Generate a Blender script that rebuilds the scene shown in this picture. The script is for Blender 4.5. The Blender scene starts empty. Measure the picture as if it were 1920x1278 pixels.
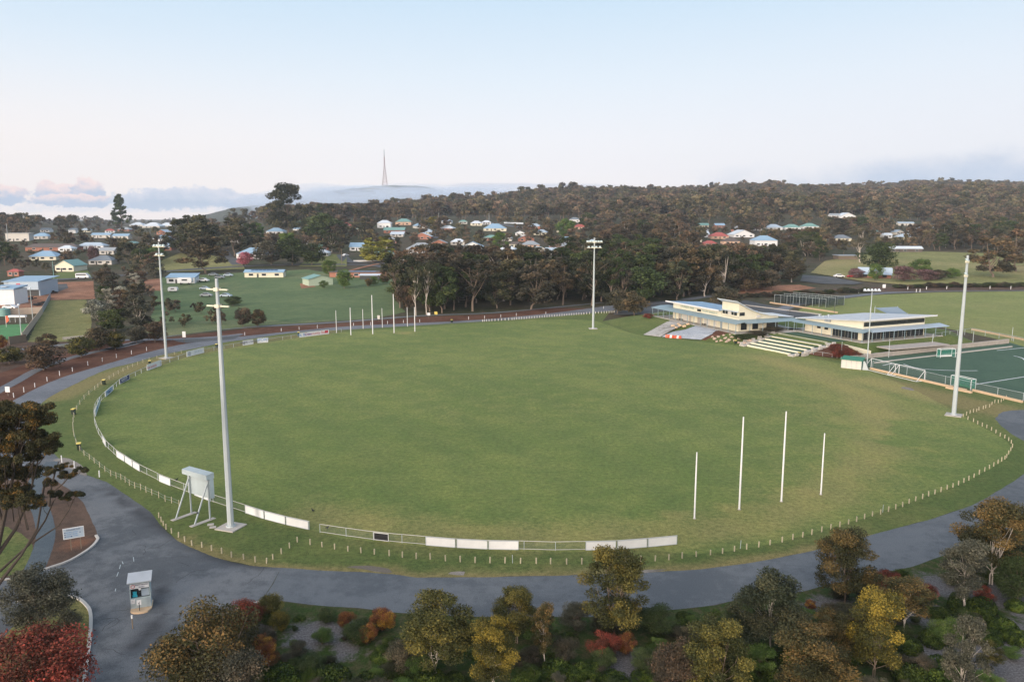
import bpy, bmesh, math, random
import numpy as np
from mathutils import Vector, Matrix, noise
from mathutils.bvhtree import BVHTree
from mathutils.geometry import delaunay_2d_cdt
sc = bpy.context.scene
R = math.radians
COL = sc.collection
# ------------------------------------------------------------------ camera
PITCH = math.atan((639 - 402) / 1493.0); HC = 35.0
cd = bpy.data.cameras.new('camera'); cam = bpy.data.objects.new('camera', cd); COL.objects.link(cam)
sc.camera = cam; cam.location = (0, 0, HC); cam.rotation_euler = (math.pi / 2 - PITCH, 0, 0)
cd.sensor_width = 36; cd.lens = 36 * 1493 / 1920.0; cd.clip_start = 0.5; cd.clip_end = 60000
# ------------------------------------------------------------------ light
SUN_EL, SUN_AZ = 9.0, 214.0        # azimuth clockwise from +Y (the view direction)
sl = bpy.data.lights.new('sun', 'SUN'); sun = bpy.data.objects.new('sun', sl); COL.objects.link(sun)
sl.energy = 2.2; sl.angle = R(14); sl.color = (1.0, 0.84, 0.69)
sd = Vector((math.sin(R(SUN_AZ)) * math.cos(R(SUN_EL)), math.cos(R(SUN_AZ)) * math.cos(R(SUN_EL)), math.sin(R(SUN_EL))))
sun.rotation_euler = sd.to_track_quat('Z', 'Y').to_euler(); sun.location = (0, 0, 80)
sc.view_settings.view_transform = 'Standard'; sc.view_settings.look = 'None'
sc.view_settings.gamma = 1; sc.view_settings.exposure = 0.56
cy = sc.cycles; cy.max_bounces = 5; cy.diffuse_bounces = 3; cy.glossy_bounces = 2; cy.transmission_bounces = 4
cy.volume_bounces = 1; cy.caustics_reflective = False; cy.caustics_refractive = False

class NT:
    def __init__(s, t): s.t = t; s.L = t.links
    def n(s, ty, **k):
        o = s.t.nodes.new(ty)
        for a, b in k.items(): setattr(o, a, b)
        return o
    def lk(s, a, b): s.L.new(a, b)
    def setin(s, sock, v):
        if hasattr(v, 'is_output') or isinstance(v, bpy.types.NodeSocket): s.L.new(v, sock)
        else: sock.default_value = v
    def m(s, op, a, b=0.0, c=0.0, clamp=False):
        o = s.n('ShaderNodeMath', operation=op); o.use_clamp = clamp
        for i, v in enumerate((a, b, c)): s.setin(o.inputs[i], v)
        return o.outputs[0]
    def mix(s, f, a, b, mode='MIX'):
        o = s.n('ShaderNodeMix', data_type='RGBA', blend_type=mode)
        s.setin(o.inputs[0], f)
        for i, v in ((6, a), (7, b)):
            if isinstance(v, tuple) and len(v) == 3: v = v + (1.0,)
            s.setin(o.inputs[i], v)
        return o.outputs[2]
    def ramp(s, f, stops, interp='LINEAR'):
        o = s.n('ShaderNodeValToRGB'); cr = o.color_ramp; cr.interpolation = interp
        while len(cr.elements) < len(stops): cr.elements.new(0.5)
        for e, (p, c) in zip(cr.elements, stops):
            e.position = p
            if not isinstance(c, tuple): c = (c, c, c)
            e.color = c[:3] + (1.0,)
        s.lk(f, o.inputs[0]); return o.outputs[0]
    def noise(s, vec, scale, detail=4, rough=0.55, dist=0.0):
        o = s.n('ShaderNodeTexNoise'); o.inputs['Scale'].default_value = scale
        o.inputs['Detail'].default_value = detail; o.inputs['Roughness'].default_value = rough
        o.inputs['Distortion'].default_value = dist
        if vec is not None: s.lk(vec, o.inputs['Vector'])
        return o.outputs[0]
    def mapr(s, v, a, b, c=0.0, d=1.0, smooth=True):
        o = s.n('ShaderNodeMapRange'); o.interpolation_type = 'SMOOTHSTEP' if smooth else 'LINEAR'
        for i, q in enumerate((v, a, b, c, d)): s.setin(o.inputs[i], q)
        return o.outputs[0]

# ------------------------------------------------------------------ world
w = bpy.data.worlds.new('World'); sc.world = w; w.use_nodes = True
T = NT(w.node_tree); bg = w.node_tree.nodes['Background']
sky = T.n('ShaderNodeTexSky', sky_type='NISHITA'); sky.sun_disc = False; sky.sun_elevation = R(SUN_EL)
sky.sun_rotation = R(SUN_AZ); sky.altitude = 300; sky.dust_density = 1.0; sky.ozone_density = 2.0
tc = T.n('ShaderNodeTexCoord'); sp = T.n('ShaderNodeSeparateXYZ'); T.lk(tc.outputs['Generated'], sp.inputs[0])
X, Y, Z = sp.outputs
el = T.m('ARCSINE', Z); az = T.m('ARCTAN2', X, Y)          # radians
eld = T.m('MULTIPLY', el, 57.2958)
S = lambda r, g, b: tuple(((c / 255) / 12.92 if c <= 10 else ((c / 255 + 0.055) / 1.055) ** 2.4) for c in (r, g, b))
grad = T.ramp(T.mapr(eld, 0.0, 45.0, 0, 1, False), [(0.0, S(249, 240, 241)), (0.045, S(249, 242, 242)), (0.11, S(242, 241, 245)), (0.2, S(226, 236, 246)),
              (0.31, S(203, 225, 243)), (0.40, S(182, 207, 230)), (0.60, S(182, 208, 232)), (1.0, S(165, 195, 226))])
left = T.mapr(az, 0.1, -0.7, 0, 1); low = T.mapr(eld, 12.0, 1.0, 0, 1)
grad = T.mix(T.m('MULTIPLY', T.m('MULTIPLY', left, low), 0.7), grad, S(255, 241, 232))
right = T.m('MULTIPLY', T.mapr(az, 0.0, 0.6, 0, 1), T.mapr(eld, 16.0, 2.0, 0, 1))
grad = T.mix(T.m('MULTIPLY', right, 0.55), grad, S(226, 229, 238))
nis = T.mix(1.0, sky.outputs[0], (0.12, 0.12, 0.12), 'MULTIPLY')
base = T.mix(0.06, grad, nis)
# low clouds, laid out by compass direction and elevation
def vecf(sx, sy, ox=0.0):
    c = T.n('ShaderNodeCombineXYZ'); T.lk(T.m('MULTIPLY', az, sx), c.inputs[0]); T.lk(T.m('MULTIPLY_ADD', el, sy, ox), c.inputs[1]); return c.outputs[0]
def az_of(px): return math.atan((px - 960) / 1493.0)
def el_of(py): return (402 - py) / 1493.0
def puff(cx, cy_, rx, ry, col_top, col_bot, seed, edge=0.5, dens=1.0, flat=True, fr=75.0):
    """one cloud: an ellipse in (azimuth, elevation) broken up by noise"""
    global base
    a0, e0 = az_of(cx), el_of(cy_); ra, re = rx / 1493.0, ry / 1493.0
    u = T.m('DIVIDE', T.m('SUBTRACT', az, a0), ra); v = T.m('DIVIDE', T.m('SUBTRACT', el, e0), re)
    if flat: v = T.m('MAXIMUM', v, T.m('MULTIPLY', v, 2.2)) if False else v
    d = T.m('SQRT', T.m('ADD', T.m('MULTIPLY', u, u), T.m('MULTIPLY', v, v)))
    nz = T.noise(vecf(fr, fr * 1.4, seed), 1.0, 8, 0.62)
    d = T.m('ADD', d, T.m('MULTIPLY', T.m('SUBTRACT', nz, 0.5), 1.5))
    mk = T.m('MULTIPLY', T.mapr(d, 1.0, 1.0 - edge, 0, dens), T.mapr(el, 0.0, 0.004, 0, 1))
    sh = T.mapr(T.m('ADD', v, T.m('MULTIPLY', T.m('SUBTRACT', nz, 0.5), 2.2)), -0.5, 0.95, 0, 1)
    base = T.mix(mk, base, T.mix(sh, col_bot, col_top))
PK = S(252, 224, 216); BL = S(172, 188, 212)
puff(930, 390, 1400, 22, S(236, 226, 230), S(205, 214, 228), 9.1, 0.9, 0.75)
for (cx, cy_, rx, ry, s) in ((28, 371, 34, 17, 1.3), (102, 366, 18, 20, 2.7), (134, 368, 46, 16, 3.9), (180, 364, 26, 24, 5.2), (150, 380, 70, 12, 6.6)):
    puff(cx, cy_, rx, ry, PK, BL, s, 0.25, 1.0)
for (cx, cy_, rx, ry, s) in ((300, 378, 80, 20, 7.3), (380, 373, 95, 20, 8.8), (470, 380, 80, 16, 10.4)):
    puff(cx, cy_, rx, ry, S(214, 216, 228), S(176, 192, 214), s, 0.3, 0.95)
puff(700, 366, 190, 19, S(220, 224, 233), S(186, 200, 218), 12.2, 0.9, 0.8)
puff(960, 350, 210, 7, S(205, 209, 222), S(196, 203, 219), 14.5, 0.6, 0.75, fr=14)
puff(1700, 345, 430, 42, S(205, 212, 226), S(176, 194, 218), 17.5, 1.0, 0.9, fr=16)
puff(1930, 335, 330, 46, S(202, 210, 225), S(174, 192, 217), 19.5, 1.0, 0.85, fr=16)
# sunrise glow round the sun, behind the camera
dp = T.n('ShaderNodeVectorMath', operation='DOT_PRODUCT'); T.lk(tc.outputs['Generated'], dp.inputs[0]); dp.inputs[1].default_value = sd
glow = T.m('MULTIPLY', T.mapr(dp.outputs['Value'], 0.1, 1.0, 0, 1), T.mapr(Z, -0.02, 0.05, 0, 1))
base = T.mix(1.0, base, T.mix(glow, (0, 0, 0), (2.6, 2.0, 1.5)), 'ADD')
T.lk(base, bg.inputs[0]); bg.inputs[1].default_value = 0.75

# ------------------------------------------------------------------ materials
MATS = {}
def mat(name, build=None, col=None, rough=0.8, metal=0.0, nz=None, spec=0.3, bump=None):
    """col with optional (scale, amount) noise, or a build(T, bsdf) function"""
    if name in MATS: return MATS[name]
    m = bpy.data.materials.new(name); m.use_nodes = True; t = NT(m.node_tree)
    b = m.node_tree.nodes['Principled BSDF']; b.inputs['Roughness'].default_value = rough
    b.inputs['Metallic'].default_value = metal; b.inputs['Specular IOR Level'].default_value = spec
    if build: build(t, b)
    else:
        c = t.n('ShaderNodeTexCoord').outputs['Object']
        sc_, am = nz or (1.5, 0.18)
        f = t.noise(c, sc_, 5, 0.6)
        f2 = t.noise(c, sc_ * 9, 3, 0.6)
        k = t.m('ADD', t.m('MULTIPLY', t.m('SUBTRACT', f, 0.5), am * 3), t.m('MULTIPLY', t.m('SUBTRACT', f2, 0.5), am * 1.5))
        g = t.m('ADD', k, 1.0)
        cc = t.n('ShaderNodeVectorMath', operation='SCALE'); cc.inputs[0].default_value = col; t.lk(g, cc.inputs['Scale'])
        t.lk(cc.outputs[0], b.inputs['Base Color'])
        if bump:
            bn = t.n('ShaderNodeBump'); bn.inputs['Distance'].default_value = bump[1]; bn.inputs['Strength'].default_value = 0.6
            t.lk(t.noise(c, bump[0], 4, 0.6), bn.inputs['Height']); t.lk(bn.outputs[0], b.inputs['Normal'])
    MATS[name] = m; return m
def pos(t): return t.n('ShaderNodeNewGeometry').outputs['Position']
def bumpit(t, b, h, dist, st=0.5):
    bn = t.n('ShaderNodeBump'); bn.inputs['Distance'].default_value = dist; bn.inputs['Strength'].default_value = st
    t.lk(h, bn.inputs['Height']); t.lk(bn.outputs[0], b.inputs['Normal'])

def grass_build(c_dark, c_mid, c_dry, mow=0.0, dirt=(0.16, 0.10, 0.07)):
    def f(t, b):
        p = pos(t); at = t.n('ShaderNodeAttribute', attribute_name='wear_shade').outputs['Fac']
        n1 = t.noise(p, 0.035, 5, 0.6); n2 = t.noise(p, 0.22, 6, 0.75); n3 = t.noise(p, 1.6, 5, 0.78); n4 = t.noise(p, 9.0, 2, 0.7)
        k = t.m('ADD', t.m('MULTIPLY', n1, 0.5), t.m('MULTIPLY', n2, 0.5))
        c = t.mix(t.mapr(k, 0.40, 0.62), c_dark, c_mid)
        dry = t.m('ADD', t.m('MULTIPLY', at, 1.0), t.m('MULTIPLY', t.m('SUBTRACT', t.m('ADD', t.m('MULTIPLY', n2, .6), t.m('MULTIPLY', n3, .4)), 0.5), 1.3))
        c = t.mix(t.mapr(dry, 0.08, 0.85), c, c_dry)
        c = t.mix(t.mapr(dry, 1.05, 1.5), c, dirt)
        if mow:
            wv = t.n('ShaderNodeTexWave', wave_type='RINGS', rings_direction='Z'); wv.inputs['Scale'].default_value = 0.03
            wv.inputs['Distortion'].default_value = 1.2; wv.inputs['Detail'].default_value = 2
            mp = t.n('ShaderNodeMapping'); mp.inputs['Location'].default_value = (160, -40, 0); t.lk(p, mp.inputs[0]); t.lk(mp.outputs[0], wv.inputs[0])
            c = t.mix(t.m('MULTIPLY', wv.outputs['Fac'], mow), c, t.mix(1.0, c, (1.35, 1.28, 1.1), 'MULTIPLY'))
        sp_ = t.m('ADD', t.m('MULTIPLY', n3, 0.5), t.m('MULTIPLY', n4, 0.5))
        c = t.mix(1.0, c, t.ramp(sp_, [(0.36, 0.45), (0.5, 1.0), (0.64, 1.6)]), 'MULTIPLY')
        t.lk(c, b.inputs['Base Color']); bumpit(t, b, sp_, 0.12, 0.6); b.inputs['Sheen Weight'].default_value = 0.045; b.inputs['Sheen Roughness'].default_value = 0.5; b.inputs['Sheen Tint'].default_value = (0.85, 1.0, 0.62, 1)
    return f
mat('turf', grass_build((0.084, 0.124, 0.031), (0.128, 0.158, 0.043), (0.196, 0.180, 0.064), 0.3), rough=0.9, spec=0.15)
mat('verge_grass', grass_build((0.058, 0.090, 0.024), (0.096, 0.118, 0.034), (0.165, 0.140, 0.058)), rough=0.95, spec=0.1)
mat('paddock_grass', grass_build((0.050, 0.092, 0.042), (0.088, 0.128, 0.058), (0.150, 0.148, 0.078)), rough=0.95, spec=0.1)
mat('dry_grass', grass_build((0.10, 0.115, 0.035), (0.16, 0.16, 0.055), (0.26, 0.21, 0.10)), rough=0.95, spec=0.1)
mat('oval_grass', grass_build((0.125, 0.155, 0.048), (0.170, 0.190, 0.062), (0.230, 0.205, 0.09), 0.0), rough=0.95, spec=0.1)
def terrain_build(t, b):
    p = pos(t); n1 = t.noise(p, 0.02, 5, 0.6); n2 = t.noise(p, 0.25, 5, 0.65); n3 = t.noise(p, 2.5, 3, 0.7)
    c = t.mix(t.mapr(n1, 0.42, 0.58), (0.045, 0.052, 0.026), (0.072, 0.062, 0.042))
    c = t.mix(t.mapr(n2, 0.5, 0.66), c, (0.10, 0.078, 0.055))
    c = t.mix(1.0, c, t.ramp(n3, [(0.3, 0.6), (0.7, 1.4)]), 'MULTIPLY'); t.lk(c, b.inputs['Base Color']); bumpit(t, b, n3, 0.15)
mat('ground_cover', terrain_build, rough=0.95, spec=0.1)
def scrub_build(t, b):
    p = pos(t); n1 = t.noise(p, 0.16, 5, 0.62); n2 = t.noise(p, 1.1, 5, 0.7); n3 = t.noise(p, 6.0, 3, 0.7)
    at = t.n('ShaderNodeAttribute', attribute_name='wear_shade').outputs['Fac']
    c = t.mix(t.mapr(n2, 0.42, 0.62), (0.030, 0.052, 0.013), (0.062, 0.060, 0.027))
    sand = t.mapr(t.m('ADD', t.m('ADD', at, t.m('MULTIPLY', t.m('SUBTRACT', n1, .5), 1.2)), t.m('MULTIPLY', t.m('SUBTRACT', n2, .5), 1.1)), 0.34, 0.72)
    c = t.mix(sand, c, t.mix(n3, (0.05, 0.05, 0.052), (0.17, 0.165, 0.17)))
    c = t.mix(1.0, c, t.ramp(n3, [(0.3, 0.6), (0.7, 1.35)]), 'MULTIPLY'); t.lk(c, b.inputs['Base Color']); bumpit(t, b, n3, 0.03)
mat('scrub_soil', scrub_build, rough=0.95, spec=0.1)
def asphalt(c1, c2, dark=(0.05, 0.048, 0.05)):
    def f(t, b):
        p = pos(t); n1 = t.noise(p, 0.09, 5, 0.6, 0.6); n2 = t.noise(p, 0.7, 5, 0.7); n3 = t.noise(p, 14.0, 2, 0.8)
        at = t.n('ShaderNodeAttribute', attribute_name='wear_shade').outputs['Fac']
        c = t.mix(t.mapr(t.m('ADD', t.m('MULTIPLY', n1, .6), t.m('MULTIPLY', n2, .4)), 0.43, 0.57), c1, c2)
        c = t.mix(t.mapr(t.m('ADD', at, t.m('MULTIPLY', t.m('SUBTRACT', n2, 0.5), 0.9)), 0.15, 1.0), c, dark)
        c = t.mix(1.0, c, t.ramp(n3, [(0.32, 0.6), (0.68, 1.4)]), 'MULTIPLY')
        t.lk(c, b.inputs['Base Color']); bumpit(t, b, n3, 0.02, 0.5)
    return f
mat('old_asphalt', asphalt((0.074, 0.084, 0.095), (0.128, 0.139, 0.151), (0.038, 0.041, 0.047)), rough=0.9, spec=0.3)
mat('new_seal', asphalt((0.078, 0.090, 0.103), (0.112, 0.125, 0.139)), rough=0.85, spec=0.3)
mat('light_asphalt', asphalt((0.11, 0.122, 0.14), (0.145, 0.158, 0.18)), rough=0.9, spec=0.3)
mat('dark_asphalt', asphalt((0.06, 0.065, 0.07), (0.085, 0.09, 0.095)), rough=0.9, spec=0.3)
mat('path_seal', asphalt((0.062, 0.084, 0.102), (0.080, 0.102, 0.120)), rough=0.9, spec=0.3)
mat('mulch', asphalt((0.085, 0.042, 0.030), (0.125, 0.066, 0.046), (0.16, 0.085, 0.05)), rough=0.98, spec=0.05)
mat('bed_mulch', asphalt((0.075, 0.055, 0.045), (0.115, 0.080, 0.062), (0.19, 0.095, 0.06)), rough=0.98, spec=0.05)
mat('red_dirt', asphalt((0.22, 0.115, 0.075), (0.32, 0.17, 0.11), (0.20, 0.16, 0.14)), rough=0.98, spec=0.05)
mat('sand_gravel', asphalt((0.14, 0.125, 0.105), (0.23, 0.21, 0.19), (0.10, 0.09, 0.06)), rough=0.98, spec=0.05)
mat('worn_concrete', asphalt((0.22, 0.21, 0.19), (0.38, 0.37, 0.35), (0.14, 0.125, 0.11)), rough=0.9, spec=0.2)
mat('grey_sheet', asphalt((0.27, 0.30, 0.34), (0.36, 0.39, 0.43), (0.2, 0.22, 0.25)), rough=0.8, spec=0.2)
mat('synthetic_turf', asphalt((0.046, 0.088, 0.058), (0.056, 0.102, 0.066), (0.05, 0.07, 0.05)), rough=0.85, spec=0.2)
mat('bowling_turf', asphalt((0.06, 0.18, 0.07), (0.08, 0.23, 0.09)), rough=0.85, spec=0.2)
for n_, c_, r_ in (('white_paint', (0.62, 0.64, 0.66), 0.5), ('cream_wall', (0.60, 0.575, 0.46), 0.8), ('pale_wall', (0.50, 0.49, 0.46), 0.8), ('brick', (0.30, 0.14, 0.10), 0.9), ('peach_wall', (0.55, 0.38, 0.28), 0.8),
                   ('blue_roof', (0.22, 0.34, 0.46), 0.45), ('pale_roof', (0.34, 0.42, 0.50), 0.45), ('grey_roof', (0.26, 0.29, 0.32), 0.5), ('green_roof', (0.15, 0.28, 0.26), 0.5), ('brown_roof', (0.10, 0.085, 0.08), 0.8),
                   ('red_roof', (0.33, 0.09, 0.08), 0.7), ('white_roof', (0.50, 0.56, 0.62), 0.45), ('slate_roof', (0.15, 0.18, 0.21), 0.6), ('verandah_roof', (0.20, 0.28, 0.32), 0.5), ('sage_wall', (0.34, 0.42, 0.33), 0.7),
                   ('galvanised', (0.36, 0.41, 0.43), 0.5), ('concrete', (0.38, 0.36, 0.33), 0.9), ('kerb_concrete', (0.42, 0.41, 0.39), 0.9), ('pine_log', (0.37, 0.335, 0.24), 0.9), ('dark_bark', (0.055, 0.045, 0.038), 0.95), ('dark_frame', (0.05, 0.055, 0.06), 0.6),
                   ('bark', (0.16, 0.125, 0.10), 0.95), ('pale_bark', (0.42, 0.38, 0.34), 0.9), ('dark_plastic', (0.018, 0.03, 0.022), 0.5), ('yellow_plastic', (0.62, 0.50, 0.12), 0.5), ('navy_print', (0.03, 0.04, 0.13), 0.6),
                   ('blue_print', (0.06, 0.22, 0.50), 0.6), ('red_print', (0.45, 0.05, 0.07), 0.6), ('teal_plastic', (0.03, 0.35, 0.48), 0.5), ('black_paint', (0.015, 0.016, 0.02), 0.5), ('orange_plastic', (0.62, 0.12, 0.06), 0.5),
                   ('rock', (0.36, 0.28, 0.23), 0.95), ('green_paint', (0.03, 0.16, 0.10), 0.5), ('solar', (0.02, 0.06, 0.15), 0.3), ('shade_cloth', (0.20, 0.26, 0.32), 0.9), ('fence_beige', (0.45, 0.37, 0.30), 0.85),
                   ('black_rubber', (0.02, 0.02, 0.022), 0.8), ('feather', (0.012, 0.012, 0.016), 0.6), ('aqua_panel', (0.40, 0.50, 0.52), 0.5), ('post_timber', (0.16, 0.13, 0.10), 0.9), ('sandstone', (0.48, 0.36, 0.24), 0.9), ('red_car', (0.35, 0.03, 0.03), 0.3), ('mast_red', (0.16, 0.06, 0.06), 0.6), ('limestone', (0.40, 0.385, 0.36), 0.9)):
    mat(n_, col=c_, rough=r_, nz=(0.8, 0.08))
mat('wall_block', col=(0.34, 0.31, 0.28), rough=0.9, nz=(1.2, 0.2))
mat('glass', col=(0.02, 0.025, 0.03), rough=0.15, spec=0.6, nz=(1, 0.1))
def ribbed(name, c, axis_scale=5.0, rough=0.45):
    def f(t, b):
        p = t.n('ShaderNodeTexCoord').outputs['Object']
        wv = t.n('ShaderNodeTexWave', wave_type='BANDS', bands_direction='X'); wv.inputs['Scale'].default_value = axis_scale; t.lk(p, wv.inputs[0])
        n = t.noise(p, 0.6, 4)
        t.lk(t.mix(1.0, c, t.ramp(n, [(0.3, 0.88), (0.7, 1.1)]), 'MULTIPLY'), b.inputs['Base Color']); bumpit(t, b, wv.outputs['Fac'], 0.04, 0.7)
    return mat(name, f, rough=rough)
ribbed('ribbed_blue', (0.24, 0.38, 0.54)); ribbed('ribbed_white', (0.52, 0.56, 0.60)); ribbed('ribbed_aqua', (0.42, 0.50, 0.53), 4.0)
ribbed('ribbed_cream', (0.62, 0.57, 0.46), 3.0)
def mesh_wire(t, b):       # chain-link: mostly open diamond mesh
    p = t.n('ShaderNodeTexCoord').outputs['UV']
    b.inputs['Base Color'].default_value = (0.16, 0.18, 0.17, 1); b.inputs['Alpha'].default_value = 0.15
mat('chain_link', mesh_wire, rough=0.6)
def mesh_dark(t, b):
    b.inputs['Base Color'].default_value = (0.05, 0.07, 0.07, 1); b.inputs['Alpha'].default_value = 0.5
mat('dark_netting', mesh_dark, rough=0.9)

def leafmat(name, c0, c1, c2, tip=(0.62, 0.92), var=0.35, hue=0.0):
    def f(t, b):
        v = t.n('ShaderNodeAttribute', attribute_name='v').outputs['Fac']
        oi = t.n('ShaderNodeObjectInfo').outputs['Random']
        c = t.ramp(v, [(0.12, c0), (0.48, c1), (tip[0], c1), (tip[1], c2)])
        c = t.mix(t.m('MULTIPLY', oi, 0.14), c, t.mix(1.0, c, (1.5, 0.9, 0.72), 'MULTIPLY'))
        if hue: c = t.mix(t.m('MULTIPLY', t.mapr(t.m('FRACT', t.m('MULTIPLY', oi, 3.77)), 0.35, 0.65), hue), c, t.mix(1.0, c, (0.66, 1.08, 0.60), 'MULTIPLY'))
        k = t.mapr(t.m('FRACT', t.m('MULTIPLY', oi, 7.31)), 0, 1, 1 - var, 1 + var, False)
        cc = t.n('ShaderNodeVectorMath', operation='SCALE'); t.lk(c, cc.inputs[0]); t.lk(k, cc.inputs['Scale'])
        t.lk(cc.outputs[0], b.inputs['Base Color'])
    return mat(name, f, rough=0.75, spec=0.15)
leafmat('leaf_olive', (0.025, 0.031, 0.012), (0.058, 0.064, 0.022), (0.19, 0.16, 0.038), (0.5, 0.95), 0.15)
leafmat('leaf_yellow', (0.028, 0.034, 0.012), (0.078, 0.080, 0.022), (0.27, 0.215, 0.036), (0.42, 0.92), 0.1)
leafmat('leaf_amber', (0.026, 0.030, 0.014), (0.056, 0.057, 0.025), (0.185, 0.122, 0.044), (0.5, 0.95), 0.15)
leafmat('leaf_gum', (0.023, 0.026, 0.019), (0.045, 0.046, 0.033), (0.135, 0.104, 0.070), (0.55, 1.0), 0.3, 0.45)
leafmat('leaf_brown', (0.028, 0.026, 0.020), (0.058, 0.049, 0.035), (0.165, 0.105, 0.066), (0.50, 1.0), 0.25, 0.3)
leafmat('leaf_dark', (0.018, 0.03, 0.012), (0.04, 0.062, 0.022), (0.08, 0.10, 0.035), (0.6, 0.95), 0.25)
leafmat('leaf_dome', (0.012, 0.024, 0.006), (0.028, 0.052, 0.010), (0.075, 0.105, 0.018), (0.55, 0.95), 0.2)
leafmat('leaf_green', (0.03, 0.06, 0.018), (0.075, 0.13, 0.032), (0.14, 0.20, 0.05), (0.6, 0.95), 0.25)
leafmat('leaf_lime', (0.06, 0.08, 0.02), (0.17, 0.19, 0.045), (0.34, 0.33, 0.07), (0.5, 0.95), 0.15)
leafmat('leaf_grey', (0.035, 0.040, 0.030), (0.068, 0.072, 0.052), (0.13, 0.125, 0.09), (0.6, 0.95), 0.2)
leafmat('leaf_silver', (0.06, 0.07, 0.055), (0.13, 0.145, 0.115), (0.42, 0.43, 0.36), (0.45, 0.8), 0.15)
leafmat('leaf_red', (0.035, 0.022, 0.014), (0.105, 0.036, 0.024), (0.34, 0.075, 0.055), (0.45, 0.95), 0.15)
leafmat('leaf_flame', (0.035, 0.035, 0.014), (0.16, 0.050, 0.030), (0.42, 0.26, 0.04), (0.52, 0.85), 0.1)
leafmat('leaf_pink', (0.10, 0.04, 0.045), (0.40, 0.12, 0.17), (0.60, 0.26, 0.32), (0.5, 0.95), 0.1)
leafmat('leaf_mauve', (0.05, 0.032, 0.034), (0.10, 0.065, 0.066), (0.20, 0.13, 0.14), (0.5, 0.95), 0.2)
leafmat('leaf_banksia', (0.022, 0.026, 0.014), (0.050, 0.052, 0.024), (0.27, 0.15, 0.035), (0.66, 0.97), 0.1)

# ------------------------------------------------------------------ object helpers
def tag(o, label=None, cat=None, group=None, kind=None):
    if label: o['label'] = label
    if cat: o['category'] = cat
    if group: o['group'] = group
    if kind: o['kind'] = kind
    return o
def empty(name, loc=(0, 0, 0), rz=0.0):
    o = bpy.data.objects.new(name, None); COL.objects.link(o); o.location = loc; o.rotation_euler = (0, 0, rz)
    o.empty_display_size = 0.3; return o
def link(name, me, parent=None, m=None, smooth=False):
    o = bpy.data.objects.new(name, me); COL.objects.link(o)
    if parent: o.parent = parent
    if m: me.materials.append(MATS[m])
    return o
class MB:
    """collects boxes, bars, tubes and loose faces; build() links them as one mesh"""
    def __init__(s): s.v = []; s.f = []
    def add(s, vs, fs):
        b = len(s.v); s.v += [tuple(q) for q in vs]; s.f += [tuple(i + b for i in f) for f in fs]; return s
    def box(s, x0, x1, y0, y1, z0, z1):
        return s.add([(x0, y0, z0), (x1, y0, z0), (x1, y1, z0), (x0, y1, z0), (x0, y0, z1), (x1, y0, z1), (x1, y1, z1), (x0, y1, z1)],
                     [(0, 3, 2, 1), (4, 5, 6, 7), (0, 1, 5, 4), (1, 2, 6, 5), (2, 3, 7, 6), (3, 0, 4, 7)])
    def bar(s, a, b, wd, h=None):
        """box-section bar from a to b"""
        a = Vector(a); b = Vector(b); d = (b - a).normalized(); h = h or wd
        up = Vector((0, 0, 1)) if abs(d.z) < 0.95 else Vector((1, 0, 0))
        r = d.cross(up).normalized() * wd / 2; u = r.cross(d).normalized() * h / 2
        vs = [p + q for p in (a, b) for q in (-r - u, r - u, r + u, -r + u)]
        return s.add(vs, [(3, 2, 1, 0), (4, 5, 6, 7), (0, 1, 5, 4), (1, 2, 6, 5), (2, 3, 7, 6), (3, 0, 4, 7)])
    def tube(s, pts, rads, n=6, cap=True):
        vs = []; fs = []; pts = [Vector(p) for p in pts]
        for i, p in enumerate(pts):
            d = (pts[min(i + 1, len(pts) - 1)] - pts[max(i - 1, 0)]).normalized()
            a = Vector((1, 0, 0)) if abs(d.x) < 0.8 else Vector((0, 1, 0))
            r = d.cross(a).normalized(); u = d.cross(r)
            for k in range(n):
                t = 2 * math.pi * k / n; vs.append(p + (r * math.cos(t) + u * math.sin(t)) * rads[i])
        for i in range(len(pts) - 1):
            for k in range(n): fs.append((i * n + k, i * n + (k + 1) % n, (i + 1) * n + (k + 1) % n, (i + 1) * n + k))
        if cap: fs.append(tuple(range((len(pts) - 1) * n, len(pts) * n)))
        return s.add(vs, fs)
    def prism(s, poly, z0, z1):
        n = len(poly)
        return s.add([(x, y, z0) for x, y in poly] + [(x, y, z1) for x, y in poly],
                     [tuple(range(n - 1, -1, -1)), tuple(range(n, 2 * n))] + [(i, (i + 1) % n, n + (i + 1) % n, n + i) for i in range(n)])
    def blob(s, c, rx, ry, rz, seed=0, sub=2, amp=0.15):
        bm = bmesh.new(); bmesh.ops.create_icosphere(bm, subdivisions=sub, radius=1.0); rnd = Vector((seed * 3.7, seed * 1.3, 0))
        for v in bm.verts:
            k = 1 + amp * noise.noise(v.co * 1.7 + rnd) * 2; v.co *= k
        vs = [(c[0] + v.co.x * rx, c[1] + v.co.y * ry, c[2] + v.co.z * rz) for v in bm.verts]; fs = [tuple(q.index for q in f.verts) for f in bm.faces]; bm.free()
        return s.add(vs, fs)
    def mesh(s, name):
        me = bpy.data.meshes.new(name); me.from_pydata(s.v, [], s.f); me.update(); return me
    def build(s, name, m, parent=None, bevel=0.0):
        o = link(name, s.mesh(name), parent, m)
        if bevel:
            md = o.modifiers.new('bevel', 'BEVEL'); md.width = bevel; md.segments = 2; md.limit_method = 'ANGLE'
        return o
def copy_tree(o, parent=None):
    c = o.copy(); COL.objects.link(c); c.parent = parent
    for ch in list(o.children): copy_tree(ch, c)
    return c
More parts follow.
